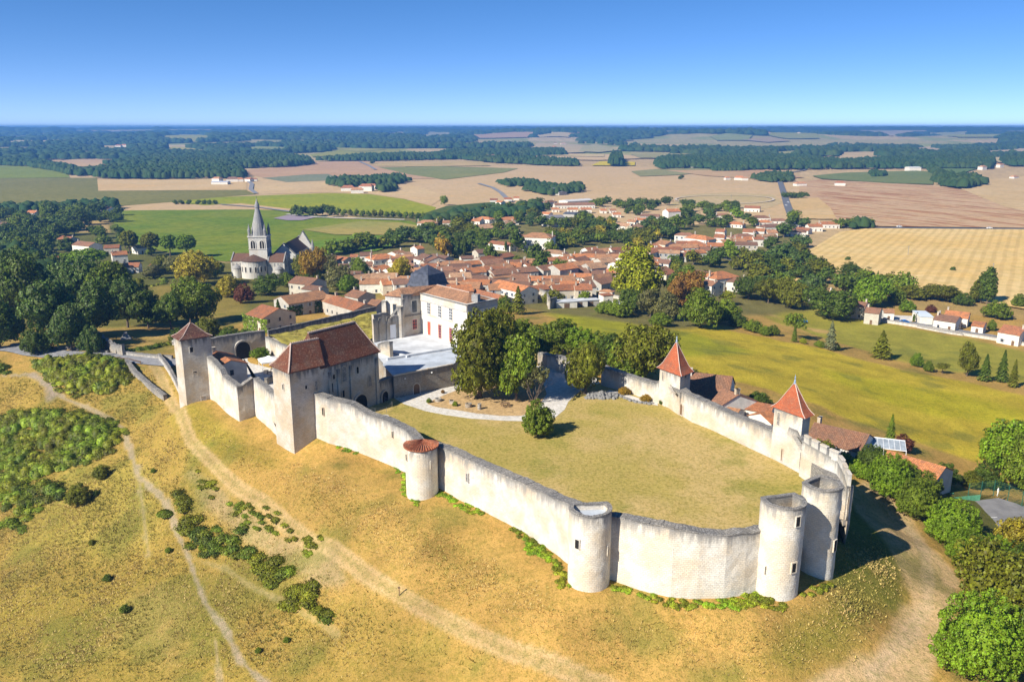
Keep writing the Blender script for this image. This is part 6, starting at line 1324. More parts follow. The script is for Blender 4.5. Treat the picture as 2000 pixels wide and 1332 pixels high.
def crown(name, lobes, nblob, br, nleaf, leaf, zmin=-.45, core=.66, up=.3):
    """lobes: (x, y, z, rx, ry, rz); clumps of leaf-sized faces over the lobes"""
    Lb = np.array(lobes, float); ar = Lb[:, 3]*Lb[:, 4]+Lb[:, 3]*Lb[:, 5]; li = np.sort(NR.choice(len(Lb), nblob, p=ar/ar.sum())); kk = np.concatenate([np.arange(c_) for c_ in np.bincount(li, minlength=len(Lb))])
    cnt = np.bincount(li, minlength=len(Lb))[li]; zz = 1-(1-zmin)*(kk+.5)/cnt; aa = kk*2.39996+li; ss = np.sqrt(1-zz*zz); d = np.c_[ss*np.cos(aa), ss*np.sin(aa), zz]+NR.normal(size=(nblob, 3))*.12; d /= np.linalg.norm(d, axis=1)[:, None]
    bc = Lb[li, :3]+d*Lb[li, 3:]*NR.uniform(.82, 1.02, nblob)[:, None]; rb = br*NR.uniform(.6, 1.35, nblob)
    bi = NR.integers(0, nblob, nleaf); e = rdir(nleaf); e = e+d[bi]*.55+np.array([0, 0, .15]); e /= np.linalg.norm(e, axis=1)[:, None]
    pos = bc[bi]+e*rb[bi][:, None]*NR.uniform(.7, 1.05, nleaf)[:, None]; nor = e+NR.normal(size=(nleaf, 3))*.38+np.array([0, 0, up]); nor /= np.linalg.norm(nor, axis=1)[:, None]
    nf = nleaf//3; fi = NR.choice(len(Lb), nf, p=ar/ar.sum()); fd = rdir(nf, -.7); pos = np.r_[pos, Lb[fi, :3]+fd*Lb[fi, 3:]*NR.uniform(.72, .95, nf)[:, None]]; fn = fd+NR.normal(size=(nf, 3))*.4; nor = np.r_[nor, fn/np.linalg.norm(fn, axis=1)[:, None]]
    V, F = quads(pos, nor, leaf*NR.uniform(.6, 1.3, nleaf+nf)); F = np.c_[F[:, :3], F[:, 2:]][:, [0, 1, 2, 3, 4, 5]] if False else F
    T3 = np.r_[F[:, [0, 1, 2]], F[:, [0, 2, 3]]]; Vs = [V]; Fs = [T3]; k_ = len(V)
    for l in lobes:
        v, f = icos(l[:3], np.array(l[3:])*core); v = v+(fbm(v[:, 0]*1., v[:, 1]+v[:, 2], 1.5, 2, 2)-.5)[:, None]*.3; Vs.append(v); Fs.append(f+k_); k_ += len(v)  # solid cores added inside the lobes to block light between the leaves
    return npmesh(name, np.vstack(Vs), np.vstack(Fs), M['leaf'])
def tube(m, pts, n=7):
    rings = []
    for i, (x, y, z, r) in enumerate(pts): rings.append([(x+r*math.cos(2*math.pi*k/n), y+r*math.sin(2*math.pi*k/n), z) for k in range(n)])
    for a, b in zip(rings[:-1], rings[1:]):
        for k in range(n): m.face([a[k], a[(k+1) % n], b[(k+1) % n], b[k]])
def trunkmesh(h, r, limbs=4, spread=2.5):
    m = MB(); tube(m, [(0, 0, -1, r*1.4), (0, 0, .3, r), (.1, 0, h*.5, r*.8), (0, .1, h, r*.55)])
    for i in range(limbs):
        a = i*2.4; z0 = h*(.55+.12*i); tube(m, [(0, 0, z0, r*.45), (spread*.5*math.cos(a), spread*.5*math.sin(a), z0+spread*.6, r*.3), (spread*math.cos(a), spread*math.sin(a), z0+spread*1.1, r*.1)], 5)
    return m.build('trunk', M['bark'], None)
PROTO = {}
def lob(n, w, h, zc, s=.5, seed=1):
    q = random.Random(seed); o = [(0, 0, zc, w*.36, w*.36, h*.40)]
    for i in range(n):
        a = i*2*math.pi/n+q.uniform(-.4, .4); r = w*.26*q.uniform(.8, 1.15); o.append((r*math.cos(a), r*math.sin(a), zc+q.uniform(-.22, .25)*h, w*s*.46*q.uniform(.8, 1.15), w*s*.46*q.uniform(.8, 1.15), h*s*.5*q.uniform(.8, 1.1)))
    return o
def proto(key, mk, th, tr, limbs=4, spread=2.):
    c = mk(); c.name = 'crown'; t = trunkmesh(th, tr, limbs, spread); PROTO[key] = (c, t)
# all prototypes are 10 m tall
proto('round', lambda: crown('crown', lob(7, 9.5, 8.8, 5.0, .66, 1), 170, .95, 9000, .42), 4, .3)
proto('oak', lambda: crown('crown', lob(9, 11, 8.4, 4.8, .66, 2), 200, .9, 10000, .42), 3.5, .35)
proto('tall', lambda: crown('crown', lob(8, 7.5, 9.6, 5.1, .64, 3)+[(0, 0, 8.2, 1.8, 1.8, 1.8)], 150, .9, 8500, .4), 3.5, .3)
proto('dome', lambda: crown('crown', [(0, 0, 4.3, 5, 5, 5.4), (1.5, .5, 3.3, 4, 4, 3.5), (-1.3, -.5, 3, 4.2, 4, 3.2)], 480, .42, 24000, .235, -.4, .66), 2, .3)
proto('chestnut', lambda: crown('crown', lob(9, 8.6, 9.4, 4.6, .68, 5)+[(0, 0, 7.4, 2.6, 2.6, 2.4)], 330, .55, 15000, .30, -.5, .66), 2, .4)
proto('ball', lambda: crown('crown', [(0, 0, 6.6, 3.3, 3.3, 3.2)], 120, .55, 4500, .42, -.8, .8), 5, .28, 3, 1.2)
proto('umbrella', lambda: crown('crown', [(0, 0, 7.6, 5.6, 5.2, 2.3), (2.5, 0, 7.2, 3.5, 3.5, 1.8), (-2.6, .5, 7.1, 3.5, 3.2, 1.8)], 190, .6, 6500, .4, -.2, .8), 6.5, .35, 4, 2.6)
def coni(w, n, layers, droop=.25, leaf=.4, core=True, z0=.6):
    p = []; nr = []
    for i in range(n):
        f = NR.random()**.75; z = z0+(10-z0)*f; r = w/2*(1-f)**.85; lay = (z*layers/10) % 1; rr = r*(.45+.55*(1-lay))*NR.uniform(.55, 1.05); a = NR.uniform(0, 2*math.pi); ar_ = round(a*9/(2*math.pi))*(2*math.pi)/9+z*1.7; a = a*.35+ar_*.65
        p.append((rr*math.cos(a), rr*math.sin(a), z-rr*droop)); nr.append((math.cos(a)*.6, math.sin(a)*.6, .8))
    p = np.array(p); nr = np.array(nr)+NR.normal(size=(n, 3))*.35; nr /= np.linalg.norm(nr, axis=1)[:, None]; V, F = quads(p, nr, leaf*NR.uniform(.6, 1.3, n), 1.3)
    return npmesh('crown', V, np.r_[F[:, [0, 1, 2]], F[:, [0, 2, 3]]], M['leaf'])
proto('conifer', lambda: coni(5.6, 5200, 7), 9.4, .22, 0)
proto('cedar', lambda: coni(7.4, 5600, 6, .05, .42), 9.2, .26, 0)
proto('cypress', lambda: crown('crown', [(0, 0, 5.2, 1.1, 1.1, 4.9)], 90, .35, 2600, .34, -.9, .8), 1, .15, 0)
proto('poplar', lambda: crown('crown', [(0, 0, 5.4, 1.7, 1.7, 4.5), (.5, 0, 4, 1.8, 1.8, 3), (-.3, 0, 7, 1.3, 1.3, 2.6)], 150, .5, 4200, .36, -.9, .75), 1.5, .22, 2, .8)
proto('bush', lambda: crown('crown', [(0, 0, 4.4, 3.4, 3.4, 4.4), (2.8, .6, 3, 2.3, 2.4, 3.1), (-2.6, -1, 3.3, 2.5, 2.3, 3.6), (.4, 2.9, 2.8, 2.4, 2.2, 3), (-.6, -2.8, 2.6, 2.4, 2.3, 2.8), (1.8, -2, 3.9, 2, 2, 3)], 110, .95, 7500, .42, -.5, .6), 1.2, .3, 2, 1)
proto('open', lambda: crown('crown', lob(7, 10, 6, 6.2, .42, 8), 60, .8, 2600, .4, -.6, .3), 5, .28, 6, 3)
def lean(key, lobes, nb, br, nl, leaf, th=3.5): proto(key, lambda: crown('crown', lobes, nb, br, nl, leaf), th, .3, 2)
lean('m_round', lob(6, 9.5, 9, 4.8, .66, 11), 55, 1.25, 1300, .95); lean('m_oak', lob(8, 12, 8.4, 4.5, .66, 12), 65, 1.2, 1500, .95); lean('m_tall', lob(6, 7, 9.6, 5.0, .66, 13)+[(0, 0, 8.4, 1.6, 1.6, 1.6)], 55, 1.1, 1200, .9)
def bare():
    m = MB(); q = random.Random(4)
    def br(p, d, L, r, dep):
        e = p+d*L; tube(m, [(*p, r), (*(p.lerp(e, .5)+Vector((q.uniform(-.1, .1), q.uniform(-.1, .1), 0))*L), r*.8), (*e, r*.6)], 4)
        if dep:
            for _ in range(3): br(e, (d+Vector((q.uniform(-.8, .8), q.uniform(-.8, .8), q.uniform(-.1, .4)))).normalized(), L*.72, r*.55, dep-1)
    for i in range(7): a = i*.9; br(Vector((0, 0, 0)), Vector((math.cos(a)*.6, math.sin(a)*.6, .9)).normalized(), 2.6, .14, 3)
    return m
cb = crown('crown', lob(7, 9, 6, 5.5, .4, 9), 50, .6, 2200, .3, -.5, .0); cb.name = 'crown'; PROTO['sparse'] = (cb, bare().build('branches', M['bark'], None))
for c, t in PROTO.values():
    for o in (c, t): C.objects.unlink(o)
GR = {'green': (.080, .135, .014), 'dark green': (.046, .088, .014), 'olive green': (.086, .112, .012), 'lime green': (.165, .215, .012), 'bright green': (.085, .165, .012), 'teal green': (.050, .100, .030), 'bluish green': (.10, .135, .10), 'yellow green': (.19, .19, .025), 'rusty': (.15, .095, .03), 'purple': (.075, .028, .028), 'golden': (.20, .15, .025), 'grey green': (.10, .12, .06)}
GR = {k_: (v[0]*1.75+.012, v[1]*1.42+.008, v[2]*1.0) for k_, v in GR.items()}
KN = {'round': 'round tree', 'oak': 'broad spreading tree', 'tall': 'tall tree', 'dome': 'dome shaped bush', 'chestnut': 'dense tree', 'ball': 'round headed tree on a bare trunk', 'umbrella': 'umbrella pine', 'conifer': 'conifer', 'cedar': 'cedar', 'cypress': 'narrow cypress', 'poplar': 'poplar', 'bush': 'bush', 'open': 'open crowned tree', 'm_round': 'round tree', 'm_oak': 'broad tree', 'm_tall': 'tall tree', 'sparse': 'half bare shrub'}
NTREE = [0]
FARTREES = []; MQ = []
def tree(px, py, hpx, wpx, kind, col, label=None, z=None, group=None, at=None):
    if kind[:2] == 'm_' and label is None: MQ.append((px, py, hpx, wpx, kind, col, at)); return
    return tree_(px, py, hpx, wpx, kind, col, label, z, group, at)
def flush_trees(limit):
    MQ.sort(key=lambda e: -e[2]*e[3])
    for e in MQ[:limit]: tree_(*e[:6], at=e[6])
    Vs, Fs, Cs, k_ = [], [], [], 0
    for px, py, hpx, wpx, kind, col, at in MQ[limit:]:
        x, y, zz = at or G(px, py); s_ = (y*CP+(CH-zz)*SP)/FPX; me = PROTO[kind][0].data; n = len(me.vertices); v = np.empty(n*3, 'f'); me.vertices.foreach_get('co', v); v = v.reshape(-1, 3); f = np.empty(len(me.loops), 'i'); me.loops.foreach_get('vertex_index', f)
        w = wpx*s_/{'m_round': 9.8, 'm_oak': 12, 'm_tall': 7.6}[kind]; a = R.uniform(0, 6.28); ca, sa = math.cos(a), math.sin(a); v = np.c_[(v[:, 0]*ca-v[:, 1]*sa)*w+x, (v[:, 0]*sa+v[:, 1]*ca)*w+y, v[:, 2]*hpx*s_*.103+zz]
        Vs.append(v); Fs.append(f.reshape(-1, 3)+k_); k_ += n; Cs.append(np.tile(np.array(GR[col])*R.uniform(.85, 1.15), (n, 1)))
    tag(npmesh('distant_trees', np.vstack(Vs), np.vstack(Fs), M['leafattr'], {'Col': np.vstack(Cs)}), 'smaller trees scattered through the suburb and along far field edges', 'trees', None, 'stuff')
def tree_(px, py, hpx, wpx, kind, col, label=None, z=None, group=None, at=None):
    """base in the photo, height and crown width in photo pixels"""
    if at is None:
        if z is None: x, y, zz = G(px, py)
        else: (x, y), zz = P(px, py, z), z
    else: x, y, zz = at
    dep = y*CP+(CH-zz)*SP; s = dep/FPX; h = hpx*s*1.03; w = wpx*s
    c, t = PROTO[kind]; nat = {'round': 9.8, 'oak': 11.5, 'tall': 8, 'dome': 10.5, 'chestnut': 9, 'ball': 7.2, 'umbrella': 12, 'conifer': 5.6, 'cedar': 7.4, 'cypress': 2.5, 'poplar': 4.2, 'bush': 10.5, 'open': 9.5, 'm_round': 9.8, 'm_oak': 12, 'm_tall': 7.6, 'sparse': 9.5}[kind]
    bushy = kind in ('bush', 'dome')
    o = thing('bush' if bushy else ('shrub' if kind == 'sparse' else 'tree'), (x, y, zz), label or 'tree', 'bush' if bushy else ('shrub' if kind == 'sparse' else 'tree'), group, R.uniform(0, 6.28))
    o.scale = (w/nat, w/nat, h/10); cr = dup(c, o); v = R.uniform(.85, 1.15); cr.color = (*(a*v for a in GR[col]), 1); 
    if not (bushy and hpx < 60): dup(t, o)
    if not label: pend(o, '%s %s' % (col, KN[kind]), (x, y, zz+h*.5)); o['group'] = group or 'trees and bushes around the village'
    NTREE[0] += 1; return o
# inside and around the castle
for t_ in HOUSES:
    if abs(t_[0]-588) < 1 and abs(t_[1]-573) < 1: ivyon(t_[3], 420, -9, -3, -5.55, 0, 4.6, 'green'); ivyon(t_[3], 420, 2, 9, -5.55, 0, 5, 'green')
tree(937,778,172,104,'chestnut','olive green','biggest dark olive tree in the castle yard, in front of the chateau',4)
tree(985,745,150,60,'chestnut','olive green','dark olive tree rising behind the biggest castle tree, on its right',4)
tree(1008,783,140,80,'round','green','mid green tree pressed against the right side of the biggest castle tree',4)
tree(1042,787,100,82,'sparse','grey green','half bare twiggy shrub right of the mid green castle tree',4)
tree(1143,770,104,72,'chestnut','olive green','lone olive green tree with a visible trunk above the rubble heap',4)
tree(1049,850,76,70,'bush','green','loose bush standing alone on the castle lawn with its shadow',4)
for e in [(1062,690,62,70,'round','green'),(1100,694,78,62,'round','green'),(1135,700,66,60,'round','bright green'),(1170,702,60,58,'bush','green'),(1020,678,60,50,'round','green'),(1190,716,66,54,'round','dark green'),(1075,705,42,50,'bush','olive green')]: tree(*e, z=0)
tree(1257,750,124,112,'oak','olive green','large dark rounded tree behind the wall left of the left conical tower',0)
tree(1225,752,86,74,'round','green','green tree at the left foot of the large rounded tree by the conical tower',0)
for e in [(1387,790,34,26,'conifer','dark green'),(1480,792,30,52,'bush','dark green'),(1737,870,62,30,'conifer','green'),(1762,880,36,42,'bush','purple')]: tree(*e)
# right edge
for e in [(1700,925,60,60,'dome','dark green'),(1735,968,86,84,'dome','bright green'),(1795,985,70,70,'dome','green'),(1845,940,40,60,'bush','dark green'),(1785,1008,80,76,'dome','green'),(1858,1060,92,100,'dome','bright green'),(1882,1098,72,70,'dome','bright green'),
 (1935,1110,70,80,'dome','bright green'),(1990,1090,90,80,'round','yellow green'),(1950,1205,150,150,'oak','olive green'),(2020,1180,150,110,'oak','dark green'),(1905,1315,172,165,'dome','bright green'),(2010,1340,180,80,'oak','dark green'),(1960,920,110,92,'round','bright green'),(2000,965,120,80,'round','green'),(1925,950,50,60,'bush','dark green'),(1990,905,80,60,'tall','bright green'),(1895,950,34,44,'bush','olive green'),(1760,945,50,60,'dome','green'),(1812,960,44,50,'dome','green')]: tree(*e)
for x_, y_, s_ in [(1620,900,30),(1645,912,32),(1668,925,34),(1690,938,36)]: tree(x_, y_, s_, s_*1.15, 'bush', 'bright green')
# meadow
for e in [(1550,662,56,46,'open','green'),(1551,668,34,16,'conifer','green'),(1621,684,58,32,'cedar','bluish green'),(1633,684,16,16,'bush','dark green'),(1720,700,54,50,'cedar','olive green'),(1790,716,30,26,'bush','bright green'),(1813,726,24,20,'bush','green'),(1840,730,24,26,'open','olive green'),(1888,735,64,34,'tall','olive green'),(1922,744,52,34,'conifer','dark green'),(1955,746,62,32,'conifer','dark green'),(1977,756,54,26,'conifer','olive green'),
 (1568,671,12,14,'bush','lime green'),(1600,678,14,22,'bush','green'),(1510,655,22,26,'bush','green'),(1415,632,52,62,'bush','green'),(1368,640,78,72,'round','green'),(1340,598,72,58,'round','rusty'),(1320,605,66,42,'round','rusty'),(1440,638,28,40,'bush','dark green'),(1470,648,26,40,'bush','green'),(1495,655,20,30,'bush','green'),(1290,636,28,46,'bush','green'),
 (1245,598,112,92,'tall','lime green'),(1235,612,50,50,'round','dark green'),(1270,620,60,50,'round','grey green'),(1300,625,56,50,'round','grey green'),(1207,618,34,56,'bush','green'),(1186,612,26,50,'bush','green'),(1012,614,54,40,'cedar','olive green'),(985,608,34,36,'bush','green'),(1345,580,60,36,'tall','green'),(1322,582,48,30,'round','dark green'),
 (1462,585,48,56,'oak','dark green'),(1500,592,52,56,'oak','olive green'),(1545,602,58,58,'oak','olive green'),(1620,622,62,86,'oak','dark green'),(1700,598,62,64,'round','bright green'),(1712,560,30,14,'conifer','dark green'),(1660,534,24,36,'bush','dark green'),(1915,592,60,26,'poplar','dark green'),(1927,594,72,30,'poplar','dark green'),(1903,592,44,20,'poplar','olive green'),(1945,622,38,54,'bush','green'),(1780,585,30,44,'round','olive green'),(1750,595,34,36,'bush','green'),
 (1820,585,32,48,'round','olive green'),(1850,590,34,50,'round','olive green'),(1880,596,26,40,'bush','dark green'),(1784,630,16,5,'cypress','dark green'),(1790,628,18,5,'cypress','dark green'),(1818,610,16,22,'bush','purple'),(1936,646,24,18,'bush','green'),(1990,600,28,34,'bush','green'),(1772,610,26,32,'bush','bright green'),(1735,575,24,40,'round','olive green'),(1420,596,30,30,'open','lime green')]: tree(*e)
# left wood and park
for e in [(60,640,150,110,'round','dark green'),(20,610,120,90,'oak','dark green'),(110,668,130,100,'round','teal green'),(75,690,60,60,'bush','dark green'),(150,610,110,90,'oak','teal green'),(190,662,110,80,'tall','teal green'),(215,620,110,84,'round','green'),(250,640,104,80,'oak','teal green'),(290,642,80,60,'round','dark green'),(180,690,60,50,'bush','teal green'),(50,560,80,80,'oak','dark green'),(100,560,70,70,'oak','dark green'),
 (238,600,90,56,'round','olive green'),(0,680,110,90,'round','dark green'),(140,686,100,70,'round','teal green'),(275,600,60,50,'bush','olive green'),(170,540,50,90,'umbrella','bright green'),(20,520,50,70,'oak','dark green'),(385,632,92,84,'oak','green'),(335,645,70,52,'tall','dark green'),(405,660,44,56,'bush','olive green'),(350,668,30,40,'bush','dark green'),(385,556,66,76,'oak','yellow green'),(345,540,44,44,'open','grey green'),(320,535,40,50,'bush','olive green'),(405,545,44,50,'bush','green'),
 (448,580,46,50,'bush','yellow green'),(478,592,42,40,'bush','purple'),(524,576,42,54,'round','dark green'),(560,560,30,30,'bush','green'),(546,638,52,30,'conifer','dark green'),(450,665,30,48,'bush','dark green'),(480,668,28,44,'bush','dark green'),(420,535,30,40,'bush','green'),(300,545,30,40,'round','grey green'),(595,545,48,40,'oak','olive green'),(612,548,66,46,'oak','golden'),(585,525,44,40,'round','dark green'),(640,540,44,36,'round','grey green'),(660,566,50,46,'round','grey green'),(680,570,36,42,'bush','bright green'),
 (620,548,26,16,'bush','lime green'),(705,552,50,40,'round','green'),(725,560,22,50,'bush','yellow green'),(782,560,54,44,'tall','yellow green'),(790,565,24,26,'bush','bright green'),(898,556,20,18,'round','bright green'),(1010,520,22,26,'bush','green'),(945,500,22,26,'bush','dark green'),(600,560,26,40,'bush','green'),(742,560,24,30,'bush','olive green'),
 (254,498,46,34,'ball','olive green'),(296,500,44,38,'ball','olive green'),(333,502,42,34,'ball','bright green'),(365,504,44,40,'ball','bright green'),(176,704,50,20,'conifer','dark green')]: tree(*e)
tree(640,640,1,1,'m_round','green') if False else None
# town trees placed singly
for e in [(1010,493,40,30,'m_tall','dark green'),(1060,520,30,36,'m_round','dark green'),(1078,500,30,26,'m_round','green'),(1046,520,44,36,'m_round','dark green'),(960,520,44,26,'m_round','dark green'),(868,505,44,32,'m_round','golden'),(895,500,40,8,'cypress','dark green'),(908,500,38,8,'cypress','dark green'),(988,492,20,6,'cypress','dark green'),(1055,540,40,32,'m_tall','dark green'),(1095,532,26,34,'m_round','green'),(1140,590,22,22,'m_round','green'),(1080,594,30,46,'bush','olive green'),
 (1267,500,24,22,'m_round','yellow green'),(1420,492,24,28,'m_round','bright green'),(1474,478,22,14,'conifer','dark green'),(868,402,18,14,'m_tall','green'),(1300,427,16,8,'conifer','green')]: tree(*e)
# filler by areas
PL = []
def scatter(pts, n, hp, cols, kinds=('m_round', 'm_oak', 'm_tall'), avoid=True, asp=(1., 1.4)):
    px0 = min(p[0] for p in pts); px1 = max(p[0] for p in pts); py0 = min(p[1] for p in pts); py1 = max(p[1] for p in pts); c_ = 0; tr_ = 0; L = []
    while c_ < n and tr_ < n*80:
        tr_ += 1; px, py = R.uniform(px0, px1), R.uniform(py0, py1)
        if not inside(np.array([px]), np.array([py]), pts)[0]: continue
        h = R.uniform(*hp)*(py-230)/250; w = h*R.uniform(*asp)
        if any(abs(px-a) < (w+b2)*.30 and abs(py-b) < (w+b2)*.13 for a, b, b2 in PL): continue
        if avoid and any(abs(px-a) < ww*.8+w*.3 and -2 < py-b < h*.95+3 for a, b, ww, _ in HOUSES): continue
        PL.append((px, py, w)); L.append((px, py, h, w)); c_ += 1
    g = Gs([(a, b) for a, b, _, _ in L]) if L else []
    for (px, py, h, w), q in zip(L, g): tree(px, py, h, w, R.choice(kinds), R.choice(cols), at=q)
DK = ['dark green', 'green', 'green', 'olive green', 'teal green', 'dark green']
scatter([(0,425),(60,418),(230,412),(240,418),(230,440),(160,440),(148,455),(146,500),(110,495),(0,520)], 56, (24, 34), ['dark green', 'teal green', 'dark green', 'green'])
scatter([(150,456),(240,455),(300,500),(240,505),(180,468)], 10, (16, 22), ['dark green', 'green'])
scatter([(640,500),(700,488),(770,470),(840,452),(1000,450),(1030,470),(1010,492),(880,506),(830,478),(700,494)], 46, (20, 31), DK)
scatter([(1040,474),(1110,446),(1330,444),(1325,466),(1290,478),(1240,486),(1190,480),(1130,482),(1090,484),(1060,480)], 46, (20, 31), DK+['olive green', 'yellow green'])
scatter([(800,440),(870,432),(1000,412),(1050,398),(1130,415),(1230,412),(1300,420),(1450,425),(1500,440),(1490,452),(1440,450),(1380,444),(1100,446),(1000,452),(850,450)], 60, (17, 26), DK+['bright green'])
scatter([(1050,400),(1200,398),(1300,402),(1440,408),(1480,420),(1300,416),(1200,408),(1100,410)], 26, (18, 26), ['dark green', 'green', 'teal green'])
scatter([(1400,485),(1480,475),(1530,455),(1560,470),(1580,495),(1600,530),(1660,560),(1560,585),(1460,575),(1420,560),(1440,520),(1380,510)], 34, (22, 32), DK+['olive green'])
scatter([(1600,545),(1680,560),(1760,575),(1700,590),(1620,580)], 8, (26, 34), DK)
scatter([(1500,440),(1540,432),(1600,446),(1700,440),(1690,446),(1640,448),(1600,458),(1540,470)], 18, (20, 28), DK)
scatter([(1310,500),(1400,510),(1410,560),(1330,590),(1300,560),(1320,530)], 12, (22, 30), DK, asp=(.9, 1.3))
for px in range(660, 830, 12): tree(px, 421+(px-660)*.045, R.uniform(12, 15), R.uniform(10, 12), 'm_round', R.choice(['dark green', 'green', 'olive green']))
for px in (577,588,598,609,620,632,645): tree(px, 423+R.uniform(-2, 2), R.uniform(16, 22), R.uniform(16, 20), 'm_tall', 'dark green')
for px in (343,355,369,387,399,421,409): tree(px, 400, 9, 10, 'm_round', 'dark green')
for px in (1532,1538,1545,1552,1559,1566,1640,1655,1668,1682): tree(px, 388+(0 if px < 1600 else 56), 12, 12, 'm_round', 'dark green')
for px, py in [(1565,384),(1575,385),(1712,343),(1330,351),(1490,353),(1500,352),(1512,350),(1528,357),(1480,351),(947,318),(728,321),(944,308),(1860,530),(1655,510)]: tree(px, py, 9, 10, 'm_round', 'dark green')

flush_trees(max(0, 285-sum(1 for o in C.objects if o.name.split('.')[0] == 'tree')))
# ================================================================= WOODS beyond the plain: masses of crowns
V0 = np.array([(1,0,0),(0,1,0),(-1,0,0),(0,-1,0),(.5,.5,.75),(-.5,.5,.7),(-.5,-.5,.8),(.5,-.5,.72),(0,0,1)], float)
F0 = np.array([(0,1,4),(1,2,5),(2,3,6),(3,0,7),(4,1,5),(5,2,6),(6,3,7),(7,0,4),(4,5,8),(5,6,8),(6,7,8),(7,4,8)])
def wood(name, polys, sp, h, label=None, dens=1., color=(1, 1, 1)):
    XS = []; YS = []
    for w in polys:
        A = np.array(w); x0, y0 = A.min(0); x1, y1 = A.max(0); n = int((x1-x0)*(y1-y0)/(sp*sp)*dens)
        n = min(n, 60000); x = NR.uniform(x0, x1, n); y = NR.uniform(y0, y1, n); m = inside(x, y, w); XS.append(x[m]); YS.append(y[m])
    x = np.concatenate(XS); y = np.concatenate(YS); n = len(x)
    if n == 0: return
    r = sp*NR.uniform(.55, .95, n); z = T(x, y); hh = h*NR.uniform(.75, 1.25, n)
    V = V0[None]*np.stack([r, r, hh*.75], 1)[:, None]*NR.uniform(.75, 1.2, (n, 9, 1)); V[:, :, 2] += (hh*.25)[:, None]; V += np.stack([x, y, z], 1)[:, None]
    F = (F0[None]+9*np.arange(n)[:, None, None]).reshape(-1, 3)
    o = npmesh(name, V.reshape(-1, 3), F, M['farleaf'], color=color); tag(o, label or 'far wood', 'wood', None, 'stuff'); return o
WOODS = [
 ([(172,342),(190,336),(380,330),(470,337),(480,349),(420,350),(300,352),(190,350)], 9, 13, 'long dark wood beside the tan field at left'),
 ([(205,324),(250,318),(300,312),(400,306),(560,308),(600,314),(610,322),(560,328),(450,330),(360,328),(240,326)], 11, 13, 'dark wood above the long wood at left'),
 ([(-40,318),(20,314),(30,318),(80,320),(130,330),(165,338),(168,346),(140,344),(110,336),(50,326),(-40,322)], 9, 11, 'tree line running down beside the bright green field'),
 ([(640,362),(660,355),(780,352),(800,356),(770,362),(670,368)], 8, 10, 'narrow hedge wood above the farm among tan fields'),
 ([(738,372),(770,366),(776,374),(745,378)], 7, 9, 'small copse right of the farm among tan fields'),
 ([(620,316),(700,308),(860,304),(900,308),(960,312),(1050,314),(1125,320),(1130,326),(1060,324),(960,319),(900,312),(820,314),(720,316)], 9, 12, 'tree belt above the striped field'),
 ([(860,304),(880,298),(1100,296),(1105,305),(960,308),(870,310)], 12, 14, 'wood on the foot of the hills in the middle'),
 ([(1190,326),(1196,312),(1214,312),(1215,326)], 7, 20, 'block of tall poplars in the yellow field'),
 ([(1280,322),(1300,312),(1440,308),(1560,310),(1640,320),(1720,316),(1880,312),(1940,316),(1935,332),(1880,331),(1780,330),(1700,331),(1600,332),(1450,334),(1350,330),(1290,332)], 11, 13, 'trees among the houses of the far village'),
 ([(1790,318),(1850,310),(1930,312),(1942,324),(1930,328),(1880,326),(1800,324)], 9, 15, 'plane tree belt of the far village at right'),
 ([(1955,316),(2060,312),(2060,328),(1970,326)], 9, 15, 'trees at the right edge below the hills'),
 ([(1812,332),(1826,332),(1835,345),(1870,352),(1905,352),(1922,362),(1880,370),(1840,366),(1820,355),(1828,345)], 9, 12, 'copse with two houses at right'),
 ([(1470,352),(1500,344),(1545,346),(1548,356),(1500,357)], 8, 9, 'trees at the bend of the main road'),
 ([(1390,333),(1450,331),(1452,335),(1395,336)], 7, 8, 'hedge in the stubble field'),
 ([(1700,340),(1725,340),(1730,346),(1705,347)], 7, 8, 'hedge clump in the green field'),
 ([(1040,365),(1100,372),(1130,366),(1140,376),(1075,384),(1025,374)], 8, 9, 'trees round the grey farm barns'),
 ([(975,358),(1040,358),(1060,364),(990,366)], 8, 8, 'trees left of the grey farm barns'),
 ([(1660,449),(1665,442),(1700,443),(1702,447)], 6, 8, 'hedge beside the crossing road'),
 ([(820,440),(905,420),(1000,412),(1045,404),(1060,412),(1000,424),(880,436)], 9, 8, 'low orchard trees left of the suburb'),
 ([(-60,412),(60,412),(215,404),(235,410),(60,420),(-60,424)], 8, 9, 'hedge line closing the left suburb'),
 ([(0,505),(60,520),(110,560),(60,600),(-80,600),(-80,500)], 9, 13, 'dark wood at the left edge'),
]
for pts, sp, h, lab in WOODS: wood('wood', [poly_px(pts)], sp, h, lab, 1.6)
# hill forest: everywhere on the rising ground except the clearings
clear = [poly_px(p) for p, c in HILLF]+[poly_px(p) for n_, p, *_ in FIELDS if min(b for a, b in p) < 316 and n_ != 'stubble_field']
def hillwood(r0, r1, sp, h, dens, label):
    a0, a1 = -.68, .68; n = int((r1**2-r0**2)*(a1-a0)/2/(sp*sp)*dens); rr = np.sqrt(NR.uniform(r0**2, r1**2, n)); th_ = NR.uniform(a0, a1, n); x = rr*np.sin(th_); y = rr*np.cos(th_)
    m = np.ones(n, bool)
    for c in clear: m &= ~inside(x, y, c)
    m &= ~openf(x, y, np.hypot(x, y)); x, y = x[m], y[m]; n = len(x)
    r = sp*NR.uniform(.6, 1.0, n); z = T(x, y); hh = h*NR.uniform(.75, 1.3, n)*(1+.5*(fbm(x, y, 260, 3, 2)-.5))
    V = V0[None]*np.stack([r, r, hh*.8], 1)[:, None]*NR.uniform(.75, 1.2, (n, 9, 1)); V[:, :, 2] += (hh*.2)[:, None]; V += np.stack([x, y, z], 1)[:, None]
    tag(npmesh('forest', V.reshape(-1, 3), (F0[None]+9*np.arange(n)[:, None, None]).reshape(-1, 3), M['farleaf'], color=(1, 1, 1)), label, 'forest', None, 'stuff'); return n
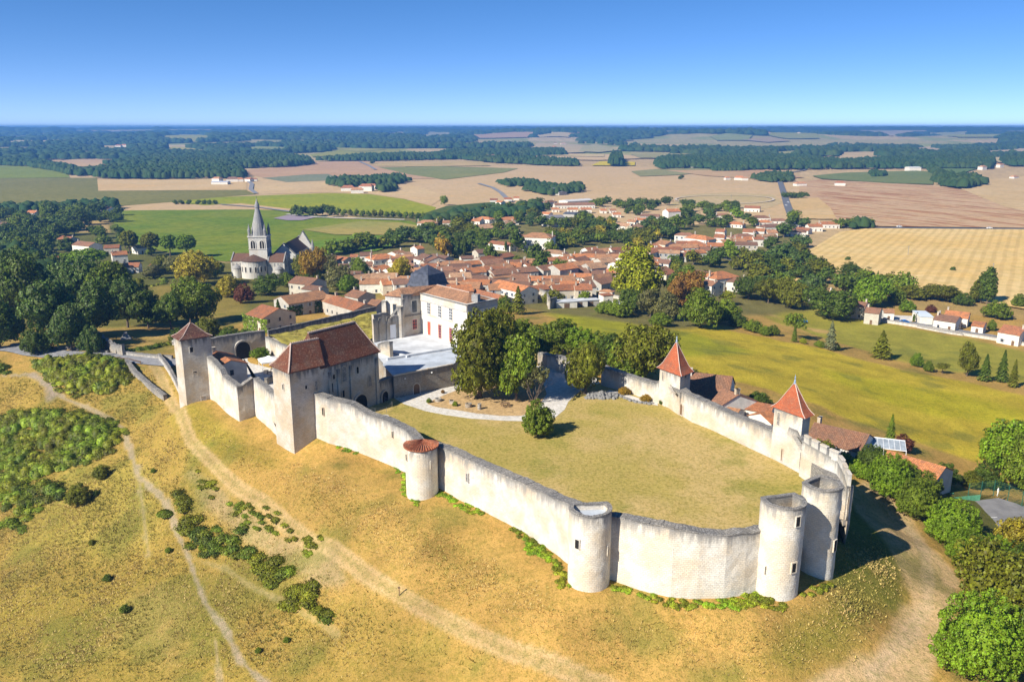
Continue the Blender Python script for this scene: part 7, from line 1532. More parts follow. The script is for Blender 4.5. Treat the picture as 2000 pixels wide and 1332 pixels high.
print('forest', hillwood(2500, 4200, 20, 17, 1.1, 'forest covering the first rise of the hills'), hillwood(4200, 7500, 38, 20, 1.1, 'forest on the middle hills'), hillwood(7500, 13000, 85, 22, 1.1, 'forest on the blue skyline hills'))

# ================================================================= SCRUB AND GRASS near the castle
M['scrub'] = M['leaf']
def thicket(pts, h, n, leaf, col, label, gap=.0, sp=2.2, nm='bramble_thicket', rag=.6, pw=None, zf=None):
    """low scrub: clumps of leaf-sized faces heaped over the ground inside a polygon"""
    w = pw or poly_px(pts); A = np.array(w); x0, y0 = A.min(0); x1, y1 = A.max(0); gx, gy = [], []
    k_ = int((x1-x0)*(y1-y0)/(sp*sp)*3.4)+4; x = NR.uniform(x0-1.5, x1+1.5, k_); y = NR.uniform(y0-1.5, y1+1.5, k_); dd = dline(x, y, w+[w[0]]); dd = np.where(inside(x, y, w), dd, -dd); m = dd+NR.uniform(-1, 1, len(x))*rag*1.2 > (fbm(x, y, 4, 2, 2)-.45)*rag*6; m &= NR.random(k_) > gap; x, y = x[m], y[m]; dd = dd[m]
    nb = len(x)
    if nb == 0: return
    tz = (zf or T)(x, y); hh = h*NR.uniform(.45, 1.2, nb)*np.clip((dd+1)/3.5, .22, 1)*(.5+fbm(x, y, 7, 9, 3)); bi = NR.integers(0, nb, n); e = rdir(n, -.2); rb = sp*.75
    pos = np.stack([x, y, tz+hh*.35], 1)[bi]+e*np.stack([np.full(nb, rb), np.full(nb, rb), hh*.75], 1)[bi]*NR.uniform(.7, 1.05, n)[:, None]; nor = e+NR.normal(size=(n, 3))*.4+np.array([0, 0, .35]); nor /= np.linalg.norm(nor, axis=1)[:, None]
    V, F = quads(pos, nor, leaf*NR.uniform(.6, 1.3, n)); c = (w[0][0], w[0][1], 0)
    Vc = V; T3 = np.r_[F[:, [0, 1, 2]], F[:, [0, 2, 3]]]
    mx_ = sst(.35, .65, fbm(x, y, 5, 33, 3)+NR.uniform(-.12, .12, nb))[:, None]; cc_ = (np.array(GR[col])*(1-mx_)+np.array(GR['olive green'])*mx_)*NR.uniform(.75, 1.5, (nb, 1))*(1.35 if nm == 'wall_foot_weeds' else 1)
    # solid low heart under the leaves so that light does not pass through
    cv = V0[None]*np.stack([np.full(nb, rb*.9), np.full(nb, rb*.9), hh*.85], 1)[:, None]+np.stack([x, y, tz], 1)[:, None]
    cf = (F0[None]+9*np.arange(nb)[:, None, None]).reshape(-1, 3)+len(Vc)
    return tag(npmesh(nm, np.vstack([Vc, cv.reshape(-1, 3)]), np.vstack([T3, cf]), M['leafattr'], {'Col': np.r_[np.repeat(cc_[bi], 4, 0), np.repeat(cc_, 9, 0)]}), label, 'thicket' if nm != 'hedge' else 'hedge', None, 'stuff')
thicket([(-20,820),(20,806),(90,800),(160,806),(220,830),(240,850),(225,880),(160,905),(110,925),(60,945),(10,950),(-20,940)], 2.3, 34000, .30, 'green', 'big dark bramble thicket on the slope at the left edge')
thicket([(60,706),(110,700),(180,697),(240,705),(262,735),(250,755),(190,772),(140,770),(90,740)], 2.4, 15000, .36, 'green', 'bramble thicket directly below the asphalt road')
thicket([(0,705),(24,712),(20,728),(-20,738),(-20,706)], 2, 2500, .36, 'green', 'small scrub patch at the left edge below the road')
thicket([(-10,930),(60,935),(75,985),(45,1040),(0,1030)], 1.6, 5000, .3, 'green', 'thin green scrub below the big thicket', gap=.4)
thicket([(60,940),(135,945),(128,975),(70,985)], 2.4, 3000, .34, 'dark green', 'dark rounded scrub clump at the foot of the big thicket')
thicket([(338,958),(352,955),(372,1000),(420,1030),(475,1060),(495,1075),(480,1092),(440,1085),(380,1068),(350,1030)], 2.0, 11000, .28, 'dark green', 'dark green bramble hedge beside the narrow footpath')
thicket([(495,1082),(560,1095),(580,1130),(630,1160),(645,1200),(610,1205),(560,1170),(510,1120)], 1.6, 9000, .28, 'green', 'green bramble hedge further down the narrow footpath', gap=.15)
thicket([(300,975),(335,985),(330,1010),(295,1030)], 1.2, 2200, .28, 'green', 'bramble patch left of the narrow footpath', gap=.2)
thicket([(375,920),(400,925),(500,990),(560,1025),(620,1060),(615,1075),(540,1040),(450,1000),(400,960)], 1.0, 5000, .24, 'green', 'weedy strip between the dirt track and the bramble hedge', gap=.45, sp=1.3)
for x_, y_, s_, c_ in [(200,925,30,'olive green'),(157,970,44,'olive green'),(188,965,12,'dark green'),(300,920,10,'green'),(330,1075,12,'green'),(505,1270,12,'green'),(575,1340,10,'green'),(396,1070,14,'green'),(210,1130,16,'dark green'),(245,1190,18,'green'),(180,1060,12,'olive green'),(420,1085,10,'olive green'),(560,1250,12,'green'),(30,860,20,'dark green')]:
    tree(x_, y_+s_*.3, s_, s_*1.2, 'bush', c_, group='small shrubs on the dry slope')
def strip(pxl, wid, h, n, label, col='bright green'):
    w = poly_px(pxl); A = []; B = []
    for i, p in enumerate(w):
        a = w[max(0, i-1)]; b = w[min(len(w)-1, i+1)]; dx, dy = b[0]-a[0], b[1]-a[1]; L = math.hypot(dx, dy); v = R.uniform(.5, 1.3)*wid; A.append((p[0], p[1])); B.append((p[0]+dy/L*v, p[1]-dx/L*v))
    thicket(None, h, n, .18, col, label, .25, .7, 'wall_foot_weeds', .3, pw=A+B[::-1])
strip([(852,958),(880,968),(905,982),(935,995),(975,1014)], 1.0, .6, 3500, 'green weeds along the foot of the wall right of the red capped tower')
strip([(1010,1030),(1040,1048),(1070,1075),(1095,1100),(1112,1125),(1120,1150)], 2.0, .9, 7500, 'thick green growth at the wall foot left of the open round tower')
strip([(1190,1140),(1240,1152),(1310,1170),(1400,1176),(1450,1172),(1500,1168),(1530,1178)], 1.2, .8, 8000, 'green weeds at the foot of the block wall by the tall tower')
strip([(1445,1160),(1480,1160),(1520,1172)], 2.0, 1.1, 3500, 'dense weed clump against the tall tower foot', 'green')
strip([(793,925),(792,950),(800,972),(820,982)], .6, .8, 1200, 'weeds climbing the left foot of the red capped tower')
strip([(618,856),(680,876),(740,898),(790,920)], .5, .35, 1800, 'thin weeds along the foot of the wall right of the keep')
strip([(1560,1160),(1590,1145),(1620,1135)], 1.0, .7, 1500, 'weeds in the shade between the tall twin towers', 'dark green')
# hedges
def hedge(pxl, wid, h, n, col, label, z=None):
    w = poly_px(pxl, z); A = []; B = []
    for i, p in enumerate(w):
        a = w[max(0, i-1)]; b = w[min(len(w)-1, i+1)]; dx, dy = b[0]-a[0], b[1]-a[1]; L = math.hypot(dx, dy); A.append((p[0]-dy/L*wid/2, p[1]+dx/L*wid/2)); B.append((p[0]+dy/L*wid/2, p[1]-dx/L*wid/2))
    thicket(None, h, n, .3, col, label, 0, 1.2, 'hedge', .1, pw=A+B[::-1], zf=(lambda x, y: np.full(np.shape(x), float(z))) if z is not None else None)
hedge([(222,683),(240,688),(290,682),(334,672)], 2.2, 2.6, 5000, 'dark green', 'dark clipped hedge left of the left square tower')
hedge([(262,548),(300,542),(322,548),(318,556),(290,560)], 2.5, 2, 2500, 'green', 'clipped hedge round the small garden pool')
hedge([(1590,872),(1640,895),(1690,915),(1740,935)], 3., 3.2, 8000, 'bright green', 'long bright hedge below the right conical tower')
hedge([(1790,330+0),(1840,334)], 3, 3, 10, 'green', 'hedge in the far village') if False else None
# dry grass blades over the near slopes
def grass(name, polys, n, hgt, col, label, zf=T, wmin=.03):
    xs = []
    for w in polys:
        A = np.array(w); x0, y0 = A.min(0); x1, y1 = A.max(0); x = NR.uniform(x0, x1, n*2); y = NR.uniform(y0, y1, n*2); m = inside(x, y, w) & (dline(x, y, w+[w[0]]) > NR.uniform(0, 6, len(x))); xs.append(np.c_[x[m], y[m]])
    q = np.vstack(xs)[:n*len(polys)]; k_ = fbm(q[:, 0], q[:, 1], 2.2, 61, 3); q = q[k_+NR.uniform(-.3, .3, len(k_)) > .42]
    tr_ = np.min([dline(q[:, 0], q[:, 1], l)-h for l, h, c, a in _L], axis=0); q = q[tr_ > .1]
    for p_, c_, s_ in _Z:
        if c_ == (.55, .37, .19): q = q[~inside(q[:, 0], q[:, 1], p_)]
    n = len(q); z = zf(q[:, 0], q[:, 1]); a = NR.uniform(0, 6.28, n); h = hgt*NR.uniform(.4, 1.3, n); w = wmin+.05*h; ln = NR.normal(size=(n, 2))*.35*h[:, None]
    b = np.c_[q, z-.03]; d = np.c_[np.cos(a)*w, np.sin(a)*w, np.zeros(n)]; tip = b+np.c_[ln, h]
    V = np.stack([b-d, b+d, tip], 1).reshape(-1, 3); return tag(npmesh(name, V, np.arange(3*n).reshape(-1, 3), M[col]), label, 'grass', None, 'stuff')
k = NT('dry_blades'); ri = k.n('ShaderNodeNewGeometry').outputs['Random Per Island']; nz = k.noise(k.geo(), .12, 4, .6)
cc = k.mix(k.ramp(nz, .42, .6), (.54, .39, .15), (.38, .31, .08)); hv = k.n('ShaderNodeHueSaturation'); k.l(cc, hv.inputs['Color']); k.l(k.ramp(ri, 0, 1, .65, 1.45), hv.inputs['Value']); M['blade'] = k.fin(hv.outputs[0], .8, None, .1, (.25, cc))
grass('dry_grass', [poly_px([(-60,960),(300,900),(560,1000),(900,1240),(1240,1350),(-60,1350)])], 110000, .34, 'blade', 'dry golden grass covering the slope in the foreground')
grass('dry_grass', [poly_px([(350,800),(560,890),(820,985),(1130,1170),(1540,1190),(1740,1090),(1760,1180),(1680,1290),(1500,1345),(1200,1340),(900,1215),(640,1050),(430,910)])], 110000, .3, 'blade', 'dry grass on the bank between the castle wall and the dirt track')
grass('dry_grass', [[p for p in lp]], 60000, .16, 'blade', 'short dry grass on the castle lawn', zf=lz)

def tussocks(name, polys, n, hgt, label, zf=T, per=5, col='blade'):
    xs = []
    for w in polys:
        A = np.array(w); x0, y0 = A.min(0); x1, y1 = A.max(0); x = NR.uniform(x0, x1, n*3); y = NR.uniform(y0, y1, n*3); m = inside(x, y, w) & (dline(x, y, w+[w[0]]) > NR.uniform(0, 6, len(x))); xs.append(np.c_[x[m], y[m]])
    q = np.vstack(xs)[:n]; k_ = fbm(q[:, 0], q[:, 1], 6, 91, 3); q = q[k_+NR.uniform(-.28, .28, len(k_)) > .46]; tr_ = np.min([dline(q[:, 0], q[:, 1], l)-h for l, h, c, a in _L], axis=0); q = q[tr_ > .3]
    for p_, c_, s_ in _Z:
        if c_ == (.55, .37, .19): q = q[~inside(q[:, 0], q[:, 1], p_)]
    n = len(q); z = zf(q[:, 0], q[:, 1]); s = NR.uniform(.35, 1.0, n); V = []
    for i in range(per):
        a = NR.uniform(0, 6.28, n); r = .28*s; b = np.c_[q[:, 0]+np.cos(a)*r*.5, q[:, 1]+np.sin(a)*r*.5, z-.03]; t = b+np.c_[np.cos(a)*r*.9, np.sin(a)*r*.9, hgt*s*NR.uniform(.6, 1.2, n)]; d = np.c_[-np.sin(a), np.cos(a), np.zeros(n)]*(.10*s)[:, None]; V.append(np.stack([b-d, b+d, t], 1))
    V = np.concatenate(V).reshape(-1, 3); return tag(npmesh(name, V, np.arange(len(V)).reshape(-1, 3), M[col]), label, 'grass', None, 'stuff')
k = NT('green_blades'); ri = k.n('ShaderNodeNewGeometry').outputs['Random Per Island']; nz = k.noise(k.geo(), .07, 4, .6)
cc = k.mix(k.ramp(nz, .42, .6), (.32, .28, .07), (.50, .38, .14)); hv = k.n('ShaderNodeHueSaturation'); k.l(cc, hv.inputs['Color']); k.l(k.ramp(ri, 0, 1, .6, 1.4), hv.inputs['Value']); M['gblade'] = k.fin(hv.outputs[0], .8, None, .1, (.25, cc))
tussocks('grass_tussocks', [poly_px([(-60,720),(330,720),(420,930),(560,1060),(900,1260),(1240,1350),(-60,1350)])], 60000, .42, 'olive grass tussocks dotted over the foreground slope', col='gblade')
tussocks('grass_tussocks', [poly_px([(350,800),(560,890),(820,985),(1130,1170),(1540,1190),(1740,1090),(1760,1180),(1680,1290),(1500,1345),(1200,1340),(900,1215),(640,1050),(430,910)])], 42000, .32, 'golden tussocks on the bank under the curtain wall')
tussocks('grass_tussocks', [poly_px([(1490,1230),(1580,1170),(1650,1030),(1740,1050),(1770,1150),(1690,1290),(1560,1340)])], 6000, .26, 'greener tussocks on the mound right of the tall tower', col='gblade')
tussocks('rough_tussocks', [[(p[0], p[1]) for p in ccw(gpl)]], 1500, .7, 'tall rough grass on the raised terrace', zf=lambda x, y: np.full(np.shape(x), GZ-.1), col='gblade')

# ================================================================= SMALL THINGS
def mk(name, xyz, label, cat, group=None, rz=0): return thing(name, xyz, label, cat, group, rz)
# rubble heap
hx_, hy_ = P(1176, 775, LAWN); heap = mk('rubble_heap', (hx_, hy_, LAWN), 'heap of loose grey stones at the foot of the lone courtyard tree', 'stone heap'); sm = []
for v_ in range(4):
    v, f = icos((0, 0, 0), (.5, .38, .32)); q = random.Random(v_); v = v*np.array([[q.uniform(.7, 1.2) for _ in range(3)] for _ in range(len(v))]); o = npmesh('stone', v, f, M['ridge'] if False else M['rubble']); C.objects.unlink(o); sm.append(o)
for i in range(120):
    a = R.uniform(-1, 1); b = R.uniform(-1, 1); hgt = max(0, (1-abs(a))*(1-abs(b)))*1.1; s = dup(sm[i % 4], heap); s.location = (a*3.2+b*.6, b*1.8-.2*a, hgt*R.random()+.1); s.rotation_euler = (R.uniform(0, 3), R.uniform(0, 3), R.uniform(0, 6)); sc = R.uniform(.7, 1.5); s.scale = (sc,)*3
st2 = mk('stone_row', (*P(1240, 783, LAWN), LAWN), 'curved row of low stones with dry plants below the inner wall', 'stone heap')
for i in range(34):
    t = i/33; q = P(1212+60*t, 775+14*t+4*math.sin(t*3), LAWN); s = dup(sm[i % 4], st2); s.location = (q[0]-st2.location.x+R.uniform(-.2, .2), q[1]-st2.location.y+R.uniform(-.3, .3), .15); s.rotation_euler = (R.uniform(0, 3), 0, R.uniform(0, 6)); s.scale = (.9, .9, .8)
for px, py, s_ in ((1220,770,16),(1262,783,14)): tree(px, py, s_, 26, 'bush', 'golden', z=LAWN)
# wells, troughs, planters on the drive
def ring(name, px, py, r, h, label, cat, mat='rubble', hole=True):
    x, y = P(px, py, LAWN); t = mk(name, (x, y, LAWN), label, cat); m = MB(); o = arc_poly((0, 0), r, 0, 360*15/16, 16); i_ = arc_poly((0, 0), r*.62, 0, 360*15/16, 16)
    for a in range(16):
        b = (a+1) % 16; m.face([(*o[a], 0), (*o[b], 0), (*o[b], h), (*o[a], h)]); m.face([(*o[a], h), (*o[b], h), (*i_[b], h), (*i_[a], h)]); m.face([(*i_[b], .1), (*i_[a], .1), (*i_[a], h), (*i_[b], h)])
    m.build('rim', M[mat], t, local=True); m = MB(); m.face([(*p, h*.4) for p in i_]); m.build('water' if hole else 'soil', M['dark'], t, local=True); return t
ring('stone_well', 856, 784, .75, .7, 'round stone basin at the left end of the dry grass island', 'basin'); ring('stone_well', 915, 796, .7, .95, 'round stone well head on the dry grass island', 'well')
ring('stone_drum', 936.5, 800, .4, 1.3, 'slim standing stone drum right of the well head', 'stone'); ring('stone_basin', 750, 818, 1.0, .6, 'dark round basin on the lawn just inside the curtain wall', 'basin', 'lime_old')
x, y = P(882, 789, LAWN); t = mk('square_planter', (x, y, LAWN), 'square dark stone planter on the dry grass island', 'planter'); m = MB(); m.box(-.4, -.4, 0, .4, .4, .75); m.box(-.46, -.46, .7, .46, .46, .8); m.build('body', M['lime_old'], t, local=True); m = MB(); m.box(-.34, -.34, .8, .34, .34, .84); m.build('soil', M['dark'], t, local=True)
for px, py, s_, c_ in ((838,787,11,'green'),(889,794,12,'green'),(865,768,8,'rusty'),(807,768,9,'green'),(1293,790,12,'dark green'),(1512,894,14,'green')): tree(px, py, s_, s_, 'bush', c_, z=LAWN, group='small potted and low plants')
x, y = P(987, 794, LAWN); t = mk('picnic_bench', (x, y, LAWN), 'wooden picnic bench in front of the big castle trees', 'picnic table', None, .4)
m = MB(); m.box(-.9, -.35, .72, .9, .35, .78); m.build('table_top', M['wood'], t, local=True)
for s_ in (-1, 1): m = MB(); m.box(-.9, s_*.75-.15, .42, .9, s_*.75+.15, .47); m.build('seat', M['wood'], t, local=True)
for s_ in (-1, 1):
    m = MB(); m.box(s_*.7-.04, -.85, .36, s_*.7+.04, .85, .42); m.box(s_*.7-.04, -.5, 0, s_*.7+.04, -.42, .72); m.box(s_*.7-.04, .42, 0, s_*.7+.04, .5, .72); m.build('leg', M['wood'], t, local=True)
# wire fence ring by the hall door
for i, (px, py) in enumerate([(733,775),(738,786),(755,800),(768,806),(752,812),(735,810),(718,806)]): pass
wf = mk('wire_pen', (*P(745, 800, LAWN), LAWN), 'light wire pen with thin posts in front of the great hall doorway', 'fence'); PW = [P(a, b, LAWN) for a, b in [(732,776),(752,786),(766,795),(755,806),(733,808),(716,804)]]
for p in PW: m = MB(); m.box(p[0]-.03, p[1]-.03, LAWN, p[0]+.03, p[1]+.03, LAWN+1.2); m.build('post', M['metal'], wf)
for z_ in (.4, .8, 1.15):
    m = MB()
    for a, b in zip(PW[:-1], PW[1:]): m.prism(ccw([(a[0]-.012, a[1]-.012), (b[0]-.012, b[1]-.012), (b[0]+.012, b[1]+.012), (a[0]+.012, a[1]+.012)]), LAWN+z_, LAWN+z_+.02)
    m.build('wire', M['metal'], wf)
# gazebo
gx_, gy_ = P(527, 722, yz); gz = mk('gazebo', (gx_, gy_, yz), 'white pop-up gazebo tent standing in the yard', 'gazebo', None, .5)
for sx_ in (-1, 1):
    for sy_ in (-1, 1): m = MB(); m.box(sx_*1.65-.05, sy_*1.65-.05, 0, sx_*1.65+.05, sy_*1.65+.05, 2.2); m.build('pole', M['white'], gz, local=True)
m = MB(); m.prism([(-1.8, -1.8), (1.8, -1.8), (1.8, 1.8), (-1.8, 1.8)], 2.05, 2.35, cap=False); e = [(-1.8, -1.8, 2.35), (1.8, -1.8, 2.35), (1.8, 1.8, 2.35), (-1.8, 1.8, 2.35)]; k4 = [(a*.35, b*.35, 2.85) for a, b, c in e]
for i in range(4): j = (i+1) % 4; m.face([e[i], e[j], k4[j], k4[i]]); m.face([k4[i], k4[j], (0, 0, 3.3)])
m.build('canopy', M['white'], gz, local=True); gz.scale = (1.25, 1.25, 1.1)
tree(510, 706, 30, 36, 'round', 'bright green', 'green yard tree behind the white gazebo', yz)
for i, (px, py) in enumerate([(520,729),(533,726),(526,731)]):
    x, y = P(px, py, yz); t = mk('garden_table', (x, y, yz), ['garden table left of the gazebo', 'garden table at the right side of the gazebo', 'garden table in front of the gazebo'][i], 'table', 'tables by the gazebo'); m = MB(); m.box(-.5, -.4, .68, .5, .4, .73); m.build('table_top', M['wood'], t, local=True)
    for sx_ in (-1, 1):
        for sy_ in (-1, 1): m = MB(); m.box(sx_*.43-.03, sy_*.33-.03, 0, sx_*.43+.03, sy_*.33+.03, .68); m.build('leg', M['wood'], t, local=True)
# ruined inner walls in the yard
wall('yard_ruin', [(*P(522,752,yz), yz, yz+1.5), (*P(536,744,yz), yz, yz+1.2), (*P(545,741,yz), yz, yz+.8)], .7, 1, 'low broken stone wall inside the yard near the keep', mat='rubble', rag=.3, zin=yz, cat='wall ruin')
# ramp wall + road walls at left
def lowwall(pts, h, th, label, mat='rubble', rag=.12, name='stone_wall'):
    g = Gs(pts); return wall(name, [(a, b, c, c+h) for a, b, c in g], th, 1, label, mat=mat, rag=rag, zin=-30, cat='wall')
lowwall([(310,703),(325,722),(338,745),(352,775)], 1.6, .6, 'sloping retaining wall between the dirt track and the left square tower', 'lime')
lowwall([(245,712),(262,735),(290,760),(320,783)], 1.3, .9, 'low rubble wall curving down beside the start of the dirt track')
lowwall([(190,668),(205,682),(222,690),(240,696)], 3.0, .8, 'tall broken rubble wall at the bend of the asphalt road', 'rubble', .5)
lowwall([(240,694),(262,697),(300,701),(336,703)], 1.1, .5, 'low pale wall between the asphalt road and the clipped hedge', 'lime', .04)
lowwall([(20,676),(80,680),(150,684),(210,690)], .7, .5, 'low rough stone kerb wall along the far side of the asphalt road', 'rubble', .25)
lowwall([(1680,622),(1740,632),(1800,641),(1860,652),(1930,663),(2040,682)], 1.3, .4, 'long white wall edging the lane above the right meadow', 'ashlar', .03)
road([(1690,618),(1760,629),(1860,645),(1960,661),(2060,677)], 2.2, 'asphalt_pale', .08, 'lane', 4)
lowwall([(1790,640),(1840,650),(1880,656)], .9, .3, 'white garden wall in front of the grey courtyard', 'ashlar', .02)
lowwall([(1395,487),(1430,494),(1468,503)], 2, .5, 'white churchyard wall above the dark car park', 'ashlar', .02)
drape('car_park', poly_px([(1400,492),(1468,506),(1450,514),(1405,504)]), .12, M['asphalt'], 6)
drape('courtyard', poly_px([(1770,635),(1800,624),(1860,640),(1848,652)]), .1, M['asphalt'], 4)
drape('drive', poly_px([(1732,626),(1745,616),(1790,618),(1775,634)]), .1, M['gravel'], 4)
lowwall([(1120,586),(1150,592),(1165,598)], 1.8, .35, 'garden wall beside the parked white cars', 'ashlar', .03); lowwall([(1145,578),(1170,588)], 1.8, .35, 'pale garden wall right of the parked white cars', 'ashlar', .03); lowwall([(1194,582),(1230,588)], 1.6, .35, 'white garden wall right of the gatehouse pair', 'ashlar', .03)
lowwall([(1018,570),(1045,580),(1066,590),(1072,604)], 4.5, .5, 'long sunlit blank garden wall below the orange roofed town houses', 'lime', .06, 'garden_wall')
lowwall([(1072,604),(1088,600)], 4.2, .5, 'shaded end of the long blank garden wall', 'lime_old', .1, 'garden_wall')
gh = mk('garden_tower', (*P(1183, 594, -15.5), -15.5), 'small square white garden tower with flat top by the meadow', 'tower', None, .35); m = MB(); m.box(-2.4, -2.4, -3, 2.4, 2.4, 4.2); m.build('wall', M['wall'], gh, local=True, color=WHITE); m = MB(); m.box(-2.6, -2.6, 4.2, 2.6, 2.6, 4.45); m.build('roof', M['roof'], gh, local=True, color=RO[1]); win(gh, 0, -2.42, 1.4, 0, .8, 1.2)
for i, (px, py, w_, d_) in enumerate([(1103,600,9,5),(1128,598,7,5),(1150,597,8,4)]):
    x, y, z = G(px, py); t = mk('garage', (x, y, z), ['flat white roofed garage nearest the long blank wall', 'middle flat roofed garage beside the parked white cars', 'rightmost flat roofed garage at the meadow edge'][i], 'garage', None, .3); m = MB(); m.box(-w_/2, -d_/2, -2, w_/2, d_/2, 2.6); m.build('wall', M['wall'], t, local=True, color=WHITE if i != 2 else GREYW); m = MB(); m.box(-w_/2-.2, -d_/2-.2, 2.6, w_/2+.2, d_/2+.2, 2.8); m.build('roof', M['conc'], t, local=True); m = MB(); m.box(-1.2, -d_/2-.03, 0, 1.2, -d_/2+.02, 2.1); m.build('door', M['wood'], t, local=True)
# tombs and box tomb like stone in the park
x, y, z = G(246, 662); t = mk('stone_lantern', (x, y, z), 'small grey stone monument on the dry lawn left of the hedge', 'monument', None, .4); m = MB(); m.face([(-1.6, -1.2, 0), (1.6, -1.2, 0), (.5, 0, 1.8), (-.5, 0, 1.8)]); m.face([(1.6, -1.2, 0), (1.6, 1.2, 0), (.5, 0, 1.8)]); m.face([(1.6, 1.2, 0), (-1.6, 1.2, 0), (-.5, 0, 1.8), (.5, 0, 1.8)]); m.face([(-1.6, 1.2, 0), (-1.6, -1.2, 0), (-.5, 0, 1.8)]); m.box(-.5, -.4, 1.6, .5, .4, 2.2); m.build('body', M['grey_stone'], t, local=True)
# wooden road barrier
g = Gs([(224,703),(250,706),(275,712)]); t = mk('wooden_barrier', (g[0][0], g[0][1], g[0][2]), 'low brown wooden rail beside the asphalt road', 'barrier')
for a, b, c in g+[((g[0][0]+g[1][0])/2, (g[0][1]+g[1][1])/2, (g[0][2]+g[1][2])/2)]: m = MB(); m.box(a-.08, b-.08, c-.2, a+.08, b+.08, c+1.0); m.build('post', M['wood'], t)
for a, b in zip(g[:-1], g[1:]): m = MB(); m.prism(ccw([(a[0], a[1]-.05), (b[0], b[1]-.05), (b[0], b[1]+.05), (a[0], a[1]+.05)]), [a[2]+.75, b[2]+.75, b[2]+.75, a[2]+.75], [a[2]+.92, b[2]+.92, b[2]+.92, a[2]+.92]); m.build('rail', M['wood'], t)
x, y, z = G(780, 1163); t = mk('signpost', (x, y, z), 'thin wooden post standing beside the dirt track', 'post'); m = MB(); m.box(-.06, -.06, -.2, .06, .06, 1.5); m.build('pole', M['wood'], t, local=True); m = MB(); m.box(-.18, -.08, 1.2, .18, -.06, 1.45); m.build('plate', M['wood'], t, local=True)
# glass house beside the barn
x, y, z = G(1722, 893); t = mk('glass_canopy', (x, y, z), 'metal framed glass canopy between the long house and the bright tiled barn', 'greenhouse', None, -.35)
m = MB(); m.face([(-4, -2, 2.6), (4, -2, 2.6), (4, 2, 3.3), (-4, 2, 3.3)]); m.build('pane', M['roofglass'], t, local=True)
for i in range(9): m = MB(); xx = -4+i; m.face([(xx-.03, -2, 2.64), (xx+.03, -2, 2.64), (xx+.03, 2, 3.34), (xx-.03, 2, 3.34)]); m.box(xx-.04, -2.03, 0, xx+.04, -1.95, 2.66) if i % 4 == 0 else None; m.build('glazing_bar', M['white'], t, local=True)
for a_, b_ in ((-2, 2.66), (2, 3.36)): m = MB(); m.box(-4.05, a_-.05, b_-.08, 4.05, a_+.05, b_+.02); m.build('rail', M['white'], t, local=True)
for i, (px, py) in enumerate([(1635,880),(1641,884)]):
    x, y, z = G(px, py); t = mk('sun_lounger', (x, y, z), ['left white lounger on the lawn behind the merlons', 'right white lounger on the lawn behind the merlons'][i], 'lounger', 'loungers behind the merlons', .8); m = MB(); m.box(-.3, -.9, .3, .3, .5, .36); m.build('seat', M['white'], t, local=True); m = MB(); m.face([(-.3, .5, .36), (.3, .5, .36), (.3, .9, .9), (-.3, .9, .9)]); m.build('backrest', M['white'], t, local=True)
# skylight on the barn
# tennis court
TCz = float(T(*G(1950, 1010)[:2])[0]); tc = poly_px([(1880,975),(1955,970),(2060,1010),(2040,1070),(1920,1048)]); 
tcz = TCz+.25
drape('tennis_court', ccw([P(a, b, tcz) for a, b in [(1868,982),(1950,972),(2040,1000),(2060,1040),(1935,1052)]]), 0, plain('court_surface', (.19,.185,.185), .9, .15, .5), 3, ztf=lambda x, y: np.full(np.shape(x), tcz))
m = MB(); a, b = P(1902, 1013, tcz), P(1948, 1010, tcz); m.prism(ccw([a, b, (b[0], b[1]+.12), (a[0], a[1]+.12)]), tcz+.004, tcz+.012); tag(m.build('court_line', M['paint_white'], None), kind='structure')
fz = mk('green_board', (*P(1845, 975, tcz), tcz), 'low green board wall at the near end of the tennis court', 'board wall')
for p_, q_ in (((1825,978),(1862,973)), ((1862,982),(1914,977))):
    a, b = P(*p_, tcz), P(*q_, tcz)
    for i in range(4): c_, d_ = mid(a, b, i/4), mid(a, b, (i+.97)/4); m = MB(); m.prism(ccw([c_, d_, (d_[0]+.02, d_[1]+.12), (c_[0]+.02, c_[1]+.12)]), tcz-.3, tcz+1.1); m.build('panel', plain('green_panel', (.10,.30,.17), .6, .2, 2) if 'gp' not in M else M['gp'], fz); M.setdefault('gp', bpy.data.materials['green_panel'])
cf = mk('court_fence', (*P(1960, 965, tcz), tcz), 'tall green wire fence with posts round the tennis court', 'fence'); FP_ = [P(a, b, tcz) for a, b in [(1890,972),(1915,968),(1940,966),(1968,975),(1995,988),(2025,1002)]]
for p in FP_: m = MB(); m.box(p[0]-.05, p[1]-.05, tcz-.3, p[0]+.05, p[1]+.05, tcz+3); m.build('post', M['green_fence'], cf)
for a, b in zip(FP_[:-1], FP_[1:]):
    m = MB()
    for i in range(13): t_ = i/12; x, y = mid(a, b, t_); m.box(x-.01, y-.01, tcz, x+.01, y+.01, tcz+2.9)
    for i in range(8): z_ = tcz+.1+i*.4; m.prism(ccw([(a[0]-.01, a[1]-.01), (b[0]-.01, b[1]-.01), (b[0]+.01, b[1]+.01), (a[0]+.01, a[1]+.01)]), z_, z_+.02)
    m.build('mesh_panel', M['green_fence'], cf)
